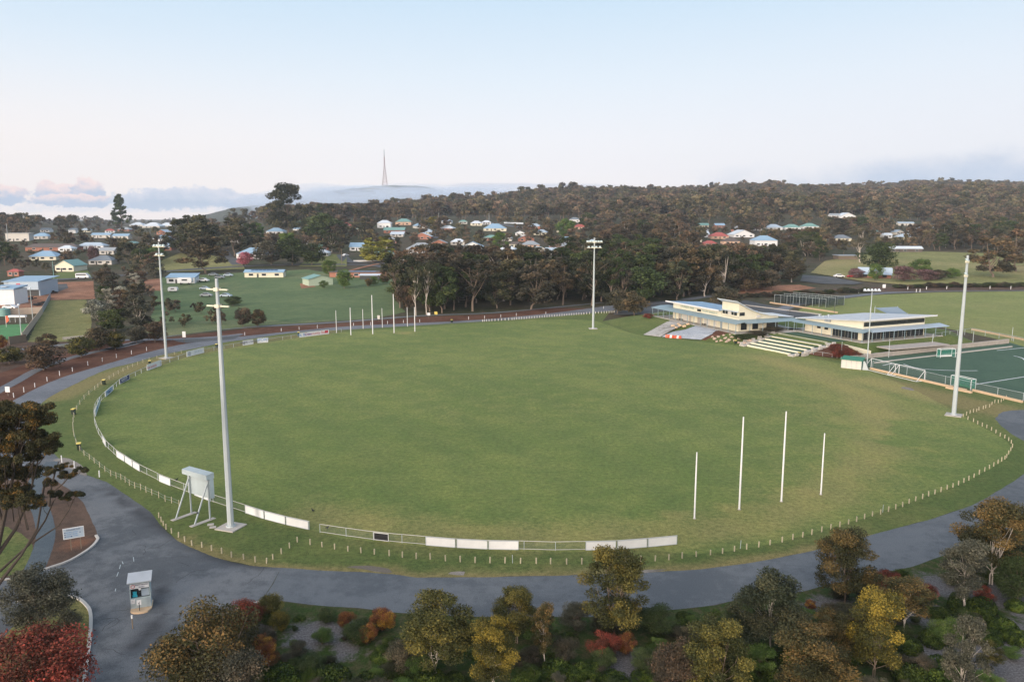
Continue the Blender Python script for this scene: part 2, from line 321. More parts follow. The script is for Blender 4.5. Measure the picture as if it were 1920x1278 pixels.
def text(s, size, m, parent, loc, rot, name='lettering', depth=0.01):
    cu = bpy.data.curves.new(name, 'FONT'); cu.body = s; cu.size = size; cu.extrude = depth; cu.align_x = 'CENTER'; cu.align_y = 'CENTER'
    tmp = bpy.data.objects.new(name, cu); COL.objects.link(tmp); bpy.context.view_layer.update()
    me = bpy.data.meshes.new_from_object(tmp.evaluated_get(bpy.context.evaluated_depsgraph_get())); bpy.data.objects.remove(tmp)
    o = bpy.data.objects.new(name, me); COL.objects.link(o); o.parent = parent; o.location = loc; o.rotation_euler = rot; me.materials.clear(); me.materials.append(MATS[m]); return o

# ------------------------------------------------------------------ terrain
TU = np.array([-500, 0, 300, 600, 900, 1100, 1300, 1500, 1920, 2500.])
TD = np.array([0, 330, 500, 700, 1000, 1500, 2200, 3500, 40000.])
TZ = np.array([[0, 0, 4, 11, 15, 10, 5, 0, 0], [0, 0, 5, 13, 17, 10, 5, 0, 0], [0, 0, 5, 14, 18, 12, 8, 0, 0], [0, 0, 5, 15, 27, 22, 15, 10, 0], [0, 0, 5, 15, 30, 54, 50, 20, 0],
               [0, 0, 5, 14, 30, 59, 78, 60, 0], [0, 0, 5, 13, 30, 62, 90, 80, 0], [0, 0, 4, 12, 30, 62, 95, 90, 0], [0, 0, 4, 12, 29, 64, 104, 98, 0], [0, 0, 4, 12, 28, 64, 104, 98, 0]])
def tz(x, y):
    x = np.asarray(x, float); y = np.asarray(y, float); D = np.clip(y, 1, 39999); u = np.clip(960 + 1493 * x / np.maximum(y, 60), -500, 2499.9)
    i = np.clip(np.searchsorted(TU, u, 'right') - 1, 0, len(TU) - 2); j = np.clip(np.searchsorted(TD, D, 'right') - 1, 0, len(TD) - 2)
    a = (u - TU[i]) / (TU[i + 1] - TU[i]); b = (D - TD[j]) / (TD[j + 1] - TD[j]); a = a * a * (3 - 2 * a)
    z = (TZ[i, j] * (1 - a) + TZ[i + 1, j] * a) * (1 - b) + (TZ[i, j + 1] * (1 - a) + TZ[i + 1, j + 1] * a) * b
    return z + np.where(D > 700, np.clip((D - 700) / 600, 0, 1) * 5 * (np.sin(x * .011 + y * .004) + np.sin(y * .009 - x * .005)), 0) * np.clip((4000 - D) / 1000, 0, 1)
xs = np.r_[-5000, -3500, np.arange(-2500, 4001, 25.), 5000]
ys = np.r_[-800, -400, np.arange(-200, 3501, 25.), 5400]
GX, GY = np.meshgrid(xs, ys); GZ = tz(GX, GY)
tv = np.stack([GX, GY, GZ], -1).reshape(-1, 3); nx = len(xs); ny = len(ys)
ii = (np.arange(ny - 1)[:, None] * nx + np.arange(nx - 1)[None]).reshape(-1)
tf = np.stack([ii, ii + 1, ii + nx + 1, ii + nx], -1)
def mesh_np(name, v, f, attr=None, mname=None, smooth=False):
    me = bpy.data.meshes.new(name); nf, k = f.shape
    me.vertices.add(len(v)); me.vertices.foreach_set('co', np.ascontiguousarray(v, np.float32).ravel())
    me.loops.add(nf * k); me.loops.foreach_set('vertex_index', np.ascontiguousarray(f, np.int32).ravel())
    me.polygons.add(nf); me.polygons.foreach_set('loop_start', np.arange(0, nf * k, k, dtype=np.int32)); me.polygons.foreach_set('loop_total', np.full(nf, k, np.int32))
    if smooth: me.polygons.foreach_set('use_smooth', np.ones(nf, bool))
    me.update()
    if attr is not None:
        a = me.attributes.new('v', 'FLOAT', 'FACE'); a.data.foreach_set('value', np.ascontiguousarray(attr, np.float32))
    if mname: me.materials.append(MATS[mname])
    return me
ground = link('ground', mesh_np('ground', tv, tf, None, 'ground_cover', True)); tag(ground, kind='structure')

# raised platform of the clubhouses
TT = [(45, 258), (49.5, 246), (60.5, 221.5), (66, 219.5), (74, 222.3), (82, 205.8), (91.5, 201), (121.5, 218.5), (122, 238), (98, 253), (75, 264), (52, 272)]
TB = [(30, 262), (37.5, 231), (53, 220.5), (59.5, 213), (62.5, 211.2), (68.5, 196.8), (84, 194.5), (128, 216), (134, 242), (106, 266), (80, 278), (50, 288)]
mb = MB(); n = len(TT)
mb.add([(x, y, 2.0) for x, y in TT] + [(x, y, -0.02) for x, y in TB], [tuple(range(n))] + [(i, n + i, n + (i + 1) % n, (i + 1) % n) for i in range(n)])
TERR = mb
bvh_g = BVHTree.FromPolygons([Vector(v) for v in tv.tolist()], tf.tolist())
bvh_t = BVHTree.FromPolygons([Vector(v) for v in mb.v], mb.f)
cP, sP = math.cos(PITCH), math.sin(PITCH)
def raydir(px, py):
    x = (px - 960) / 1493.0; y = -(py - 639) / 1493.0
    return Vector((x, cP + sP * y, -sP + cP * y))
def PZ(px, py, z):
    r = raydir(px, py); t = (z - HC) / r.z; return Vector((r.x * t, r.y * t, z))
def P(px, py):
    o = Vector((0, 0, HC)); d = raydir(px, py).normalized(); best = None
    for b in (bvh_g, bvh_t):
        h = b.ray_cast(o, d, 9000)
        if h[0] is not None and (best is None or h[3] < best[3]): best = h
    if best is None: return Vector((d.x, d.y, 0)) * 3000
    return best[0].copy()
def gz(x, y):
    z = -1e9
    for b in (bvh_g, bvh_t):
        h = b.ray_cast(Vector((x, y, 900)), Vector((0, 0, -1)), 2000)
        if h[0] is not None: z = max(z, h[0].z)
    return z
def hpx(p, npx):                     # metres covered by npx photo pixels at point p
    return npx * (p.y * cP + (HC - p.z) * sP) / 1493.0
def spline(pts, step):
    """Catmull-Rom resample of 2-D/3-D points"""
    pts = [Vector((p[0], p[1])) for p in pts]; out = []
    for i in range(len(pts) - 1):
        p0, p1, p2, p3 = pts[max(i - 1, 0)], pts[i], pts[i + 1], pts[min(i + 2, len(pts) - 1)]
        k = max(1, int((p2 - p1).length / step))
        for j in range(k):
            t = j / k
            out.append(0.5 * ((2 * p1) + (-p0 + p2) * t + (2 * p0 - 5 * p1 + 4 * p2 - p3) * t * t + (-p0 + 3 * p1 - 3 * p2 + p3) * t ** 3))
    out.append(pts[-1]); return out
def gpts(px): return [P(*p) for p in px]
def inside(poly, x, y):
    c = False; j = len(poly) - 1
    for i in range(len(poly)):
        a, b = poly[i], poly[j]
        if (a[1] > y) != (b[1] > y) and x < (b[0] - a[0]) * (y - a[1]) / (b[1] - a[1]) + a[0]: c = not c
        j = i
    return c
RN = random.Random(7)
def sheet(name, poly, m, off, sp=None, wear_shade=None, jit=0.0, kind='structure', label=None, cat=None, fixed=None):
    """a draped sheet filling a ground outline; wear(x, y) -> vertex attribute"""
    poly = [(p[0], p[1]) for p in poly]
    if jit:
        q = []
        for i, p in enumerate(poly):
            a = Vector(p); b = Vector(poly[(i + 1) % len(poly)]); k = max(1, int((b - a).length / (jit * 5)))
            for j in range(k):
                c = a.lerp(b, j / k); s_ = noise.noise(Vector((c.x * .35, c.y * .35, 3.1))) * jit * 2 + RN.uniform(-.3, .3) * jit
                dn = (b - a).normalized() if (b - a).length > 1e-6 else Vector((1, 0)); q.append((c.x - dn.y * s_, c.y + dn.x * s_))
        poly = q
    xsn = [p[0] for p in poly]; ysn = [p[1] for p in poly]; n = len(poly); vs = [Vector(p) for p in poly]
    if sp:
        x = min(xsn) + sp / 2
        while x < max(xsn):
            y = min(ysn) + sp / 2
            while y < max(ysn):
                if inside(poly, x, y): vs.append(Vector((x + RN.uniform(-.1, .1) * sp, y + RN.uniform(-.1, .1) * sp)))
                y += sp
            x += sp
    r = delaunay_2d_cdt(vs, [(i, (i + 1) % n) for i in range(n)], [list(range(n))] if False else [], 1, 1e-4)
    V = [(p.x, p.y, (fixed if fixed is not None else gz(p.x, p.y)) + off) for p in r[0]]
    F = [f if ((V[f[1]][0] - V[f[0]][0]) * (V[f[2]][1] - V[f[0]][1]) - (V[f[1]][1] - V[f[0]][1]) * (V[f[2]][0] - V[f[0]][0])) > 0 else f[::-1] for f in r[2]]
    me = bpy.data.meshes.new(name); me.from_pydata(V, [], F); me.update()
    if wear_shade:
        a = me.attributes.new('wear_shade', 'FLOAT', 'POINT'); a.data.foreach_set('value', [wear_shade(v[0], v[1]) for v in V])
    o = link(name, me, None, m)
    return tag(o, label, cat, None, kind)
def ribbon(name, pts, width, m, off, step=4.0, kind='structure', wear_shade=None, label=None, cat=None):
    c = spline(pts, step); lf = []; rt = []
    for i, p in enumerate(c):
        d = (c[min(i + 1, len(c) - 1)] - c[max(i - 1, 0)]).normalized(); nr = Vector((-d.y, d.x)) * (width / 2 * (1 + RN.uniform(-.03, .03)))
        lf.append(p + nr); rt.append(p - nr)
    k = 5; V = []; F = []; n = len(c)
    for i in range(n):
        for j in range(k): q = lf[i].lerp(rt[i], j / (k - 1)); V.append((q.x, q.y, gz(q.x, q.y) + off))
    for i in range(n - 1):
        for j in range(k - 1): F.append((i * k + j, i * k + j + 1, (i + 1) * k + j + 1, (i + 1) * k + j))
    me = bpy.data.meshes.new(name); me.from_pydata(V, [], F); me.update()
    return tag(link(name, me, None, m), label, cat, None, kind)
def seg_dist(x, y, pts):
    p = Vector((x, y)); best = 1e9
    for a, b in zip(pts, pts[1:]):
        d = b - a; t = max(0, min(1, (p - a).dot(d) / max(d.length_squared, 1e-9))); best = min(best, (a + d * t - p).length)
    return best
def v2(l): return [Vector((p[0], p[1])) for p in l]

terrace = TERR.build('terrace_bank', 'verge_grass'); tag(terrace, kind='structure')
# ------------------------------------------------------------------ ground surfaces
inner_near = [(182, 897), (200, 903), (250, 937), (283, 960), (300, 983), (333, 1013), (400, 1043), (467, 1060), (527, 1065), (580, 1069), (650, 1071), (700, 1073), (740, 1076), (780, 1082), (905, 1081.5), (1040, 1079), (1203, 1073), (1315, 1066.5), (1403, 1055), (1440, 1049), (1546, 1027), (1623, 1005), (1685, 988.7), (1753, 971), (1821, 947), (1863, 925), (1901, 901), (1960, 862)]
inner_far = [(1145, 583), (1030, 594), (880, 604), (680, 616), (550, 624), (480, 634), (425, 641), (375, 651), (300, 666), (250, 680), (208, 690), (175, 703), (130, 725), (100, 740), (73, 761), (62, 790), (84, 840), (130, 876)]
outer_near = [(1990, 948), (1920, 979), (1824, 1018), (1765, 1042), (1706, 1062.7), (1635, 1077.5), (1552, 1095), (1499, 1110), (1388, 1122), (1340, 1134), (1215, 1146.6), (1127, 1155), (1040, 1155.4), (880, 1155.4), (830, 1153), (730, 1146.6), (680, 1140), (580, 1133), (520, 1125), (487, 1128), (427, 1150), (350, 1180), (323, 1210), (313, 1240), (320, 1300), (330, 1340)]
outer_far = [(1105, 578), (1015, 589), (880, 600.5), (680, 610), (600, 616), (459, 630), (350, 644), (275, 661), (190, 685), (110, 710), (37, 744), (-30, 790), (-40, 850), (30, 920)]
verge_poly = [p.to_2d() for p in gpts(inner_near)]
side = [(85, 150), (92, 165)]
verge = v2(spline(gpts(inner_near), 3)) + v2(gpts([(1975, 775), (1917, 752), (1819, 730), (1637, 691), (1600, 676)])) + v2([(TB[6]), TB[5], TB[4], TB[3], TB[2], TB[1], TB[0]]) + v2(spline(gpts(inner_far), 3))
dryband = v2(gpts([(1440, 672), (1540, 705), (1620, 740), (1660, 790), (1640, 850), (1560, 920), (1440, 975), (1250, 1000), (1040, 1008), (800, 1000), (600, 965)]))
dry2 = v2(gpts([(240, 690), (330, 668), (480, 640), (620, 622)])); dry3 = v2(gpts([(1640, 715), (1760, 745), (1830, 760), (1900, 775)]))
worn = v2(gpts([(100, 745), (200, 705), (330, 665)])); edge_near = v2(gpts(inner_near[5:22]))
greenpatch = v2(gpts([(1690, 790), (1700, 810), (1685, 830)])); goalp = [Vector((P(*q).x, P(*q).y)) for q in ((1270, 970), (1515, 926), (1385, 957), (760, 624))]
def wear_field(x, y):
    d = seg_dist(x, y, dryband); v = 0.62 * math.exp(-(d / 5.5) ** 2)
    out = 0.0
    if x > 30 and d < 30: out = 0.30 * math.exp(-(d / 14) ** 2)
    v = max(v, out, 0.55 * math.exp(-(seg_dist(x, y, dry2) / 4) ** 2), 0.95 * math.exp(-(seg_dist(x, y, dry3) / 5) ** 2), 0.7 * math.exp(-(seg_dist(x, y, worn) / 4) ** 2))
    v = max(v, 0.9 * math.exp(-(seg_dist(x, y, edge_near) / 1.3) ** 2))
    for q in goalp: v = max(v, 1.05 * math.exp(-(((x - q.x) / 2.6) ** 2 + ((y - q.y) / 1.6) ** 2)))
    if seg_dist(x, y, greenpatch) < 2.0: v -= 0.6
    if y > 130: v += 0.16
    return v
sheet('grass_verge', verge, 'verge_grass', 0.004, 2.5, wear_field, 0.12)
fence_px = [(600, 998), (640, 1004), (688, 1010.7), (740, 1016.4), (798, 1021.4), (855, 1026), (915, 1029), (972.6, 1030), (1036, 1032), (1097.6, 1031), (1155, 1029.5), (1213, 1025), (1269, 1019.7)]
fence_l = [(580, 992.5), (537, 983), (497, 972.5), (461, 961), (427, 950), (397, 940), (365, 927.5), (322, 911), (300, 902), (264, 884), (250, 875.5), (235, 865.5), (219, 855.5), (200, 838), (193, 826.6), (184, 811.6), (178, 795), (176.5, 782), (178, 768), (184, 757), (196.5, 744), (213, 730), (224, 720), (243, 710), (275.5, 694.7), (302, 685), (350, 669), (382, 661), (420, 654), (455.5, 647.6), (475, 644.6), (483, 643), (502.5, 641.4), (530, 637), (561.3, 632.6), (616.4, 625.6), (640, 622.5)]
field_px = fence_l[::-1] + [(640, 1008), (800, 1024), (1035, 1035), (1213, 1028), (1300, 1040), (1420, 1024), (1560, 989), (1700, 943), (1816, 899), (1884, 860), (1896, 838), (1875, 818), (1833, 796), (1808, 780), (1690, 720), (1590, 684), (1500, 668), (1400, 650), (1310, 640), (1200, 628), (1130, 606), (1100, 600), (1000, 600), (800, 612)]
field = v2(spline(gpts(field_px), 3))
sheet('sports_field', field, 'turf', 0.008, 2.5, wear_field, 0.10)
# ring road and entrance
road_px_dark = v2(gpts([(200, 915), (300, 985), (420, 1050), (500, 1062)])); booth_shade = v2(gpts([(300, 1120), (295, 1080), (285, 1190), (250, 1215)]))
def wear_shade_road(x, y):
    return max(0.85 * math.exp(-(seg_dist(x, y, road_px_dark) / 1.2) ** 2), 0.8 * math.exp(-(seg_dist(x, y, booth_shade) / 1.5) ** 2))  # second term paints the booth's soft shadow into the asphalt colour
ent = spline(gpts([(90, 838), (130, 876), (182, 897), (200, 903), (250, 937), (283, 960), (300, 983), (333, 1013), (400, 1043), (467, 1060), (527, 1064)]), 2) + v2(gpts([(510, 1095), (490, 1127)])) + \
    spline(gpts([(427, 1150), (350, 1180), (323, 1210), (313, 1240), (320, 1300), (330, 1340)]), 2) + v2(gpts([(150, 1340), (-150, 1340), (-150, 1085), (0, 1087), (43, 1080), (100, 1062), (133, 1050), (170, 1027), (183, 1008), (165, 960), (140, 925), (85, 890), (30, 860)]))
sheet('entrance_road', ent, 'old_asphalt', 0.0085, 2.0, wear_shade_road, 0.03)
rr = spline(gpts([(527, 1064), (580, 1067.5)] + inner_near[10:]), 3) + v2(gpts([(2010, 820), (2040, 900)])) + spline(gpts(outer_near[:20]), 3) + v2(gpts([(512, 1095)]))
sheet('ring_road', rr, 'new_seal', 0.006, 3.0, None, 0.05)
rf = spline(gpts(inner_far[:-2] + [(90, 845)]), 3) + v2(gpts([(20, 900)])) + spline(gpts(outer_far[::-1][1:]), 3) + v2(gpts([(1140, 573), (1180, 570)]))
sheet('boundary_road', rf, 'light_asphalt', 0.0125, 3.0, None, 0.08)
sheet('gravel_patch', v2(spline(gpts([(1866, 785), (1885, 805), (1920, 826), (1990, 860), (2010, 800), (1985, 765), (1920, 768), (1880, 772), (1866, 785)]), 2)), 'new_seal', 0.012, None, None, 0.1)
for i, q in enumerate([[(650, 1062), (700, 1070), (735, 1073), (728, 1066), (690, 1060)], [(840, 1076), (870, 1078), (872, 1071), (845, 1072)], [(1203, 1073), (1240, 1070), (1250, 1066), (1205, 1069)], [(1175, 1150), (1205, 1146), (1200, 1141), (1165, 1148)],
                       [(1690, 728), (1712, 732), (1708, 727), (1692, 725)], [(100, 862), (160, 892), (150, 870), (120, 858)]]):
    sheet('sand_patch', v2(spline(gpts(q + q[:1]), .5)), 'sand_gravel', 0.011, None, None, 0.12)
# land outside the ring: scrub in the near strip, mulch beds on the left
scrub = spline(gpts(outer_near), 3)[::-1] + [Vector((190, 110)), Vector((170, 40)), Vector((60, 10)), Vector((-20, 20))]
sandp = [(Vector((P(a, b).x, P(a, b).y)), r) for a, b, r in ((585, 1190, 2.6), (640, 1180, 1.8), (500, 1180, 1.3), (650, 1225, 1.5), (1180, 1235, 2.5), (1165, 1265, 2), (1570, 1140, 3), (1660, 1150, 2), (1760, 1100, 3), (1880, 1120, 3.5), (1890, 1240, 4.5), (1760, 1160, 3), (1740, 1220, 2.5), (1920, 1190, 4), (1850, 1275, 4))]
def wear_scrub(x, y):
    v = 0.0
    for c, r in sandp: v = max(v, 1.05 * math.exp(-((c - Vector((x, y))).length / r) ** 2))
    return v
sheet('scrub_ground', scrub, 'scrub_soil', 0.003, 1.5, wear_scrub, 0.15)
leftland = spline(gpts(outer_far[:-2]), 3)[::1] + v2(gpts([(-60, 860), (-300, 760), (-200, 640), (30, 640), (150, 640), (300, 634), (440, 618)])) + spline(gpts([(500, 613), (630, 606), (790, 594), (920, 588.5), (1040, 577)]), 4)
sheet('mulch_strip', leftland, 'mulch', 0.003, 6, None, 0.1)
sheet('left_island', spline(gpts([(-150, 1087), (0, 1087), (43, 1080), (100, 1062), (133, 1050), (170, 1027), (183, 1008), (165, 960), (140, 925), (85, 890), (20, 850), (-150, 830)]), 2), 'bed_mulch', 0.0115, 2, lambda x, y: 1.0 * math.exp(-((Vector((x, y)) - Vector(P(140, 1020)[:2])).length / 2.0) ** 2), 0.06)
sheet('left_lawn', spline(gpts([(-150, 1030), (-20, 985), (40, 1000), (62, 1030), (40, 1070), (0, 1083), (-150, 1086)]), 2), 'verge_grass', 0.0145, 2, lambda x, y: 0.3, 0.15)
ribbon('footpath', [(p.x, p.y) for p in gpts([(60, 1078), (85, 1010), (78, 960), (62, 930), (72, 895), (100, 865)])], 1.9, 'path_seal', 0.018, 0.8)
sheet('lower_island', spline(gpts([(122, 1117), (146, 1122), (163, 1136), (170, 1152), (169, 1193), (158, 1277), (150, 1340), (-60, 1340), (-5, 1210), (70, 1130)]), 1.5), 'verge_grass', 0.0125, 1.5, lambda x, y: 0.5, 0.08)
sheet('sand_patch', spline(gpts([(128, 1215), (150, 1205), (158, 1230), (150, 1290), (130, 1290)]), 1), 'sand_gravel', 0.017, None, None, 0.1)
def kerb(px, label):
    c = spline([P(*q) for q in px], 0.6); mb = MB(); n = len(c); V = []; F = []
    for i, p in enumerate(c):
        d = (c[min(i + 1, n - 1)] - c[max(i - 1, 0)]).normalized(); nr = Vector((-d.y, d.x)) * 0.14; z = max(gz(p.x, p.y), -1)
        for s_, h in ((1, 0.0), (1, 0.13), (-1, 0.15), (-1, 0.0)): q = p + nr * s_; V.append((q.x, q.y, z + h))
    for i in range(n - 1):
        for k in range(3): F.append((i * 4 + k, i * 4 + k + 1, i * 4 + 4 + k + 1, i * 4 + 4 + k))
    F += [(0, 1, 2, 3), (4 * n - 1, 4 * n - 2, 4 * n - 3, 4 * n - 4)]
    mb.add(V, F); o = mb.build('kerb', 'kerb_concrete'); tag(o, kind='structure')
kerb([(-150, 1087), (0, 1087), (43, 1080), (100, 1062), (133, 1050), (170, 1027), (184, 1010), (180, 1004)], '')
kerb([(30, 1127), (80, 1118), (122, 1117), (146, 1122), (163, 1136), (170, 1152), (169, 1193), (158, 1277), (150, 1340)], '')
kerb([(428, 1150), (450, 1140), (488, 1128)], '')
# worn line marks on the entrance road
mb = MB()
for a, b in (((222, 1072), (219, 1080)), ((226, 1058), (224, 1066)), ((250, 1044), (251, 1052)), ((217, 1103), (216, 1108)), ((229, 1052), (231, 1057))):
    A, B = P(*a), P(*b); mb.bar((A.x, A.y, .017), (B.x, B.y, .017), 0.07, 0.004)
tag(mb.build('road_marking', 'galvanised'), kind='structure')
cr = random.Random(9)
mb = MB()
for i in range(26):
    px, py = cr.uniform(190, 500), cr.uniform(930, 1260); a = cr.uniform(-.6, .6) + (1.57 if cr.random() < .3 else 0); p = P(px, py)
    if not inside([(q[0], q[1]) for q in ent], p.x, p.y): continue
    for k in range(cr.randint(3, 8)):
        q = p + Vector((math.cos(a), math.sin(a), 0)) * cr.uniform(.3, .8); mb.bar((p.x, p.y, .012), (q.x, q.y, .012), .035, .003); p = q; a += cr.uniform(-.7, .7)
tag(mb.build('road_crack', 'black_rubber'), kind='structure')
# surfaces beyond the ring road
BP = lambda px: v2(spline(gpts(px), 4))
ribbon('back_path', [(p.x, p.y) for p in gpts([(200, 655), (300, 632), (440, 615), (630, 604), (790, 591.7), (920, 586.5), (1040, 576), (1130, 567)])], 2.6, 'light_asphalt', 0.02)
ribbon('footpath', [(p.x, p.y) for p in gpts([(-20, 742), (30, 715), (72, 692), (128, 672), (180, 659), (250, 645), (268, 636)])], 2.4, 'light_asphalt', 0.02)
ribbon('back_path', [(p.x, p.y) for p in gpts([(10, 662), (55, 652), (107, 647), (180, 640), (250, 637), (320, 636), (400, 632), (455, 626)])], 2.6, 'light_asphalt', 0.024)
sheet('side_road', v2(gpts([(325, 637), (410, 631.5), (455, 627), (440, 635), (350, 643), (332, 640)])), 'dark_asphalt', 0.022)
sheet('bed_ground', v2(gpts([(-60, 720), (70, 675), (150, 652), (250, 636), (-200, 640), (-300, 700)])), 'bed_mulch', 0.006, 5, None, .2)
pad = [(290, 545), (300, 520), (430, 512), (580, 505), (590, 508), (735, 520), (740, 560), (760, 585), (700, 597), (560, 606), (470, 612), (420, 617), (300, 632), (270, 620), (290, 580)]
def wear_pad(x, y): return 0.35 * max(0, noise.noise(Vector((x * .02, y * .02, 1)))) * 2 + (0.35 if y < 265 else 0)
sheet('paddock', v2(gpts(pad)), 'paddock_grass', 0.03, 5, wear_pad, .3)
sheet('park_ground', v2(gpts([(740, 585), (735, 545), (900, 520), (1400, 515), (1450, 560), (1380, 575), (1150, 570), (920, 584)])), 'ground_cover', 0.015, 8, None, .3)
sheet('grass_strip', v2(gpts([(52, 641), (88, 563), (162, 562), (172, 600), (168, 640)])), 'dry_grass', 0.03, 4, lambda x, y: 0.3, .2)
sheet('dirt_yard', v2(gpts([(-80, 590), (40, 555), (95, 530), (175, 527), (178, 560), (92, 563), (80, 585)])), 'red_dirt', 0.035, 5, None, .3)
sheet('yard_asphalt', v2(gpts([(60, 535), (125, 532), (128, 540), (100, 550), (55, 552)])), 'dark_asphalt', 0.06, None)
sheet('bowling_green', v2(gpts([(-60, 612), (58, 607), (40, 634), (-60, 640)])), 'bowling_turf', 0.03)
sheet('lawn', v2(gpts([(95, 525), (100, 512), (165, 508), (175, 524)])), 'verge_grass', 0.25, 8)
sheet('dry_lot', v2(gpts([(285, 512), (300, 490), (350, 470), (450, 490), (460, 505), (380, 508)])), 'dry_grass', 0.25, 8, lambda x, y: 0.35)
sheet('dirt_lot', v2(gpts([(268, 545), (270, 525), (302, 522), (302, 545)])), 'red_dirt', 0.05, 8)
sheet('grass_slope', v2(gpts([(560, 500), (590, 475), (650, 478), (650, 500)])), 'dry_grass', 0.25, 8, lambda x, y: 0.1)
sheet('dirt_patch', v2(gpts([(562, 532), (580, 528), (592, 538), (565, 541)])), 'red_dirt', 0.08)
oval2 = [(1440, 600), (1510, 575), (1560, 563), (1640, 553), (1760, 548), (1930, 546), (2100, 545), (2150, 700), (1960, 690), (1890, 640), (1760, 612), (1640, 605), (1545, 596)]
sheet('second_oval', v2(gpts(oval2)), 'oval_grass', 0.012, 6, lambda x, y: 0.15 + 0.3 * noise.noise(Vector((x * .03, y * .03, 0))), .2)
ribbon('far_road', [(p.x, p.y) for p in gpts([(1180, 573), (1260, 566), (1330, 555), (1430, 549), (1500, 552)])], 5, 'light_asphalt', 0.03)
ribbon('far_road', [(p.x, p.y) for p in gpts([(1430, 596), (1480, 574), (1560, 560), (1660, 549), (1780, 545), (1950, 544), (2100, 544)])], 5, 'light_asphalt', 0.035)
sheet('car_park', v2(gpts([(1150, 590), (1160, 572), (1240, 564), (1330, 568), (1400, 563), (1440, 572), (1548, 593), (1530, 612), (1480, 610), (1340, 600), (1250, 590)])), 'dark_asphalt', 0.026, None)
sheet('dirt_bank', v2(gpts([(1370, 553), (1400, 536), (1500, 534), (1530, 540), (1440, 552)])), 'red_dirt', 0.05, 8)
sheet('dirt_bank', v2(gpts([(1530, 545), (1600, 538), (1760, 538), (2000, 535), (2100, 543), (1800, 545), (1620, 548)])), 'bed_mulch', 0.04, 8)
sheet('side_road', v2(gpts([(1500, 528), (1505, 516), (1560, 520), (1620, 532), (1600, 534), (1540, 533)])), 'dark_asphalt', 0.3, None)
sheet('grass_slope', v2(gpts([(1520, 512), (1545, 490), (1660, 470), (1960, 478), (2000, 530), (1700, 535), (1620, 528)])), 'dry_grass', 0.25, 10, lambda x, y: 0.25 + 0.8 * max(0, noise.noise(Vector((x * .015, y * .015, 4)))), .5)
sheet('hockey_apron', v2(gpts([(1605, 676), (1637, 691), (1819, 730), (1920, 752), (2000, 770), (2100, 720), (1990, 670), (1890, 641), (1600, 668)])), 'synthetic_turf', 0.012)
ribbon('street', [(p.x, p.y) for p in gpts([(-40, 520), (0, 470), (-10, 455)])], 9, 'light_asphalt', 0.3)
ribbon('street', [(p.x, p.y) for p in gpts([(30, 535), (90, 526), (170, 522), (260, 514), (330, 508), (450, 500), (560, 497), (700, 498), (760, 515), (800, 530), (840, 540)])], 8, 'dark_asphalt', 0.3)
ribbon('street', [(p.x, p.y) for p in gpts([(445, 497), (425, 478), (420, 470)])], 6, 'dark_asphalt', 0.32)
ribbon('street', [(p.x, p.y) for p in gpts([(640, 478), (660, 492), (740, 494), (770, 492)])], 7, 'dark_asphalt', 0.34)
ribbon('street', [(p.x, p.y) for p in gpts([(1025, 473), (1060, 470), (1110, 466)])], 8, 'dark_asphalt', 0.3)
ribbon('street', [(p.x, p.y) for p in gpts([(795, 447), (830, 444), (815, 438)])], 10, 'light_asphalt', 0.3)
ribbon('street', [(p.x, p.y) for p in gpts([(985, 428), (930, 420), (900, 416)])], 8, 'light_asphalt', 0.3)
ribbon('dirt_track', [(p.x, p.y) for p in gpts([(640, 512), (735, 490), (770, 500), (800, 512)])], 3, 'red_dirt', 0.33)
# hockey markings
def arc_pts(c, r, a0, a1, n): return [(c[0] + r * math.cos(R(a0 + (a1 - a0) * i / n)), c[1] + r * math.sin(R(a0 + (a1 - a0) * i / n))) for i in range(n + 1)]
for q in ([(1655, 685), (1705, 676), (1800, 664), (1960, 648)], [(1690, 681), (1720, 690), (1770, 694), (1840, 694.5), (1895, 689), (1920, 681), (1918, 672), (1895, 666), (1860, 663)], [(1820, 722), (1865, 715), (1960, 700)]):
    ribbon('pitch_marking', [(p.x, p.y) for p in gpts(q)], 0.32, 'white_paint', 0.035, 1.0)

# ------------------------------------------------------------------ distant hill with its mast, fog
prof = [(330, 403), (400, 396), (430, 392), (480, 387), (520, 384), (560, 375), (600, 366), (650, 358), (700, 351), (740, 349), (780, 351), (820, 358), (860, 368), (900, 378), (960, 392), (1040, 404)]
V = []; F = []; D0 = 4000.0; na, nb = 150, 40
pu = [p[0] for p in prof]; pz = [(402 - p[1]) / 1493 * D0 + HC for p in prof]
for j in range(nb):
    D = 2900 + (j / (nb - 1)) * 2200; t = min(1, max(0, 1 - abs(D - D0) / 1100)); sh = math.sin(t * math.pi / 2) ** 1.2
    for i in range(na):
        u = 330 + (710) * i / (na - 1); z = float(np.interp(u, pu, pz)); x = (u - 960) / 1493 * D
        h = (z - 5) * sh * min(1, i / 24) + (noise.noise(Vector((x * .006, D * .006, 0))) * 12 + noise.noise(Vector((x * .05, D * .05, 5))) * 7) * sh * (0.3 if 690 < u < 780 else 1)
        V.append((x, D, 4 + h))
F = [(j * na + i, j * na + i + 1, (j + 1) * na + i + 1, (j + 1) * na + i) for j in range(nb - 1) for i in range(na - 1)]
me = bpy.data.meshes.new('hills'); me.from_pydata(V, [], F)
def hill_build(t, b):
    p = pos(t); n1 = t.noise(p, 0.004, 4, 0.6); n2 = t.noise(p, 0.05, 5, 0.7)
    c = t.mix(t.mapr(n1, 0.56, 0.62), (0.045, 0.05, 0.03), (0.16, 0.14, 0.07)); c = t.mix(1.0, c, t.ramp(n2, [(0.35, 0.5), (0.65, 1.5)]), 'MULTIPLY'); t.lk(c, b.inputs['Base Color'])
mat('hill_bush', hill_build, rough=1.0, spec=0.05)
tag(link('hills', me, None, 'hill_bush', True), kind='structure')
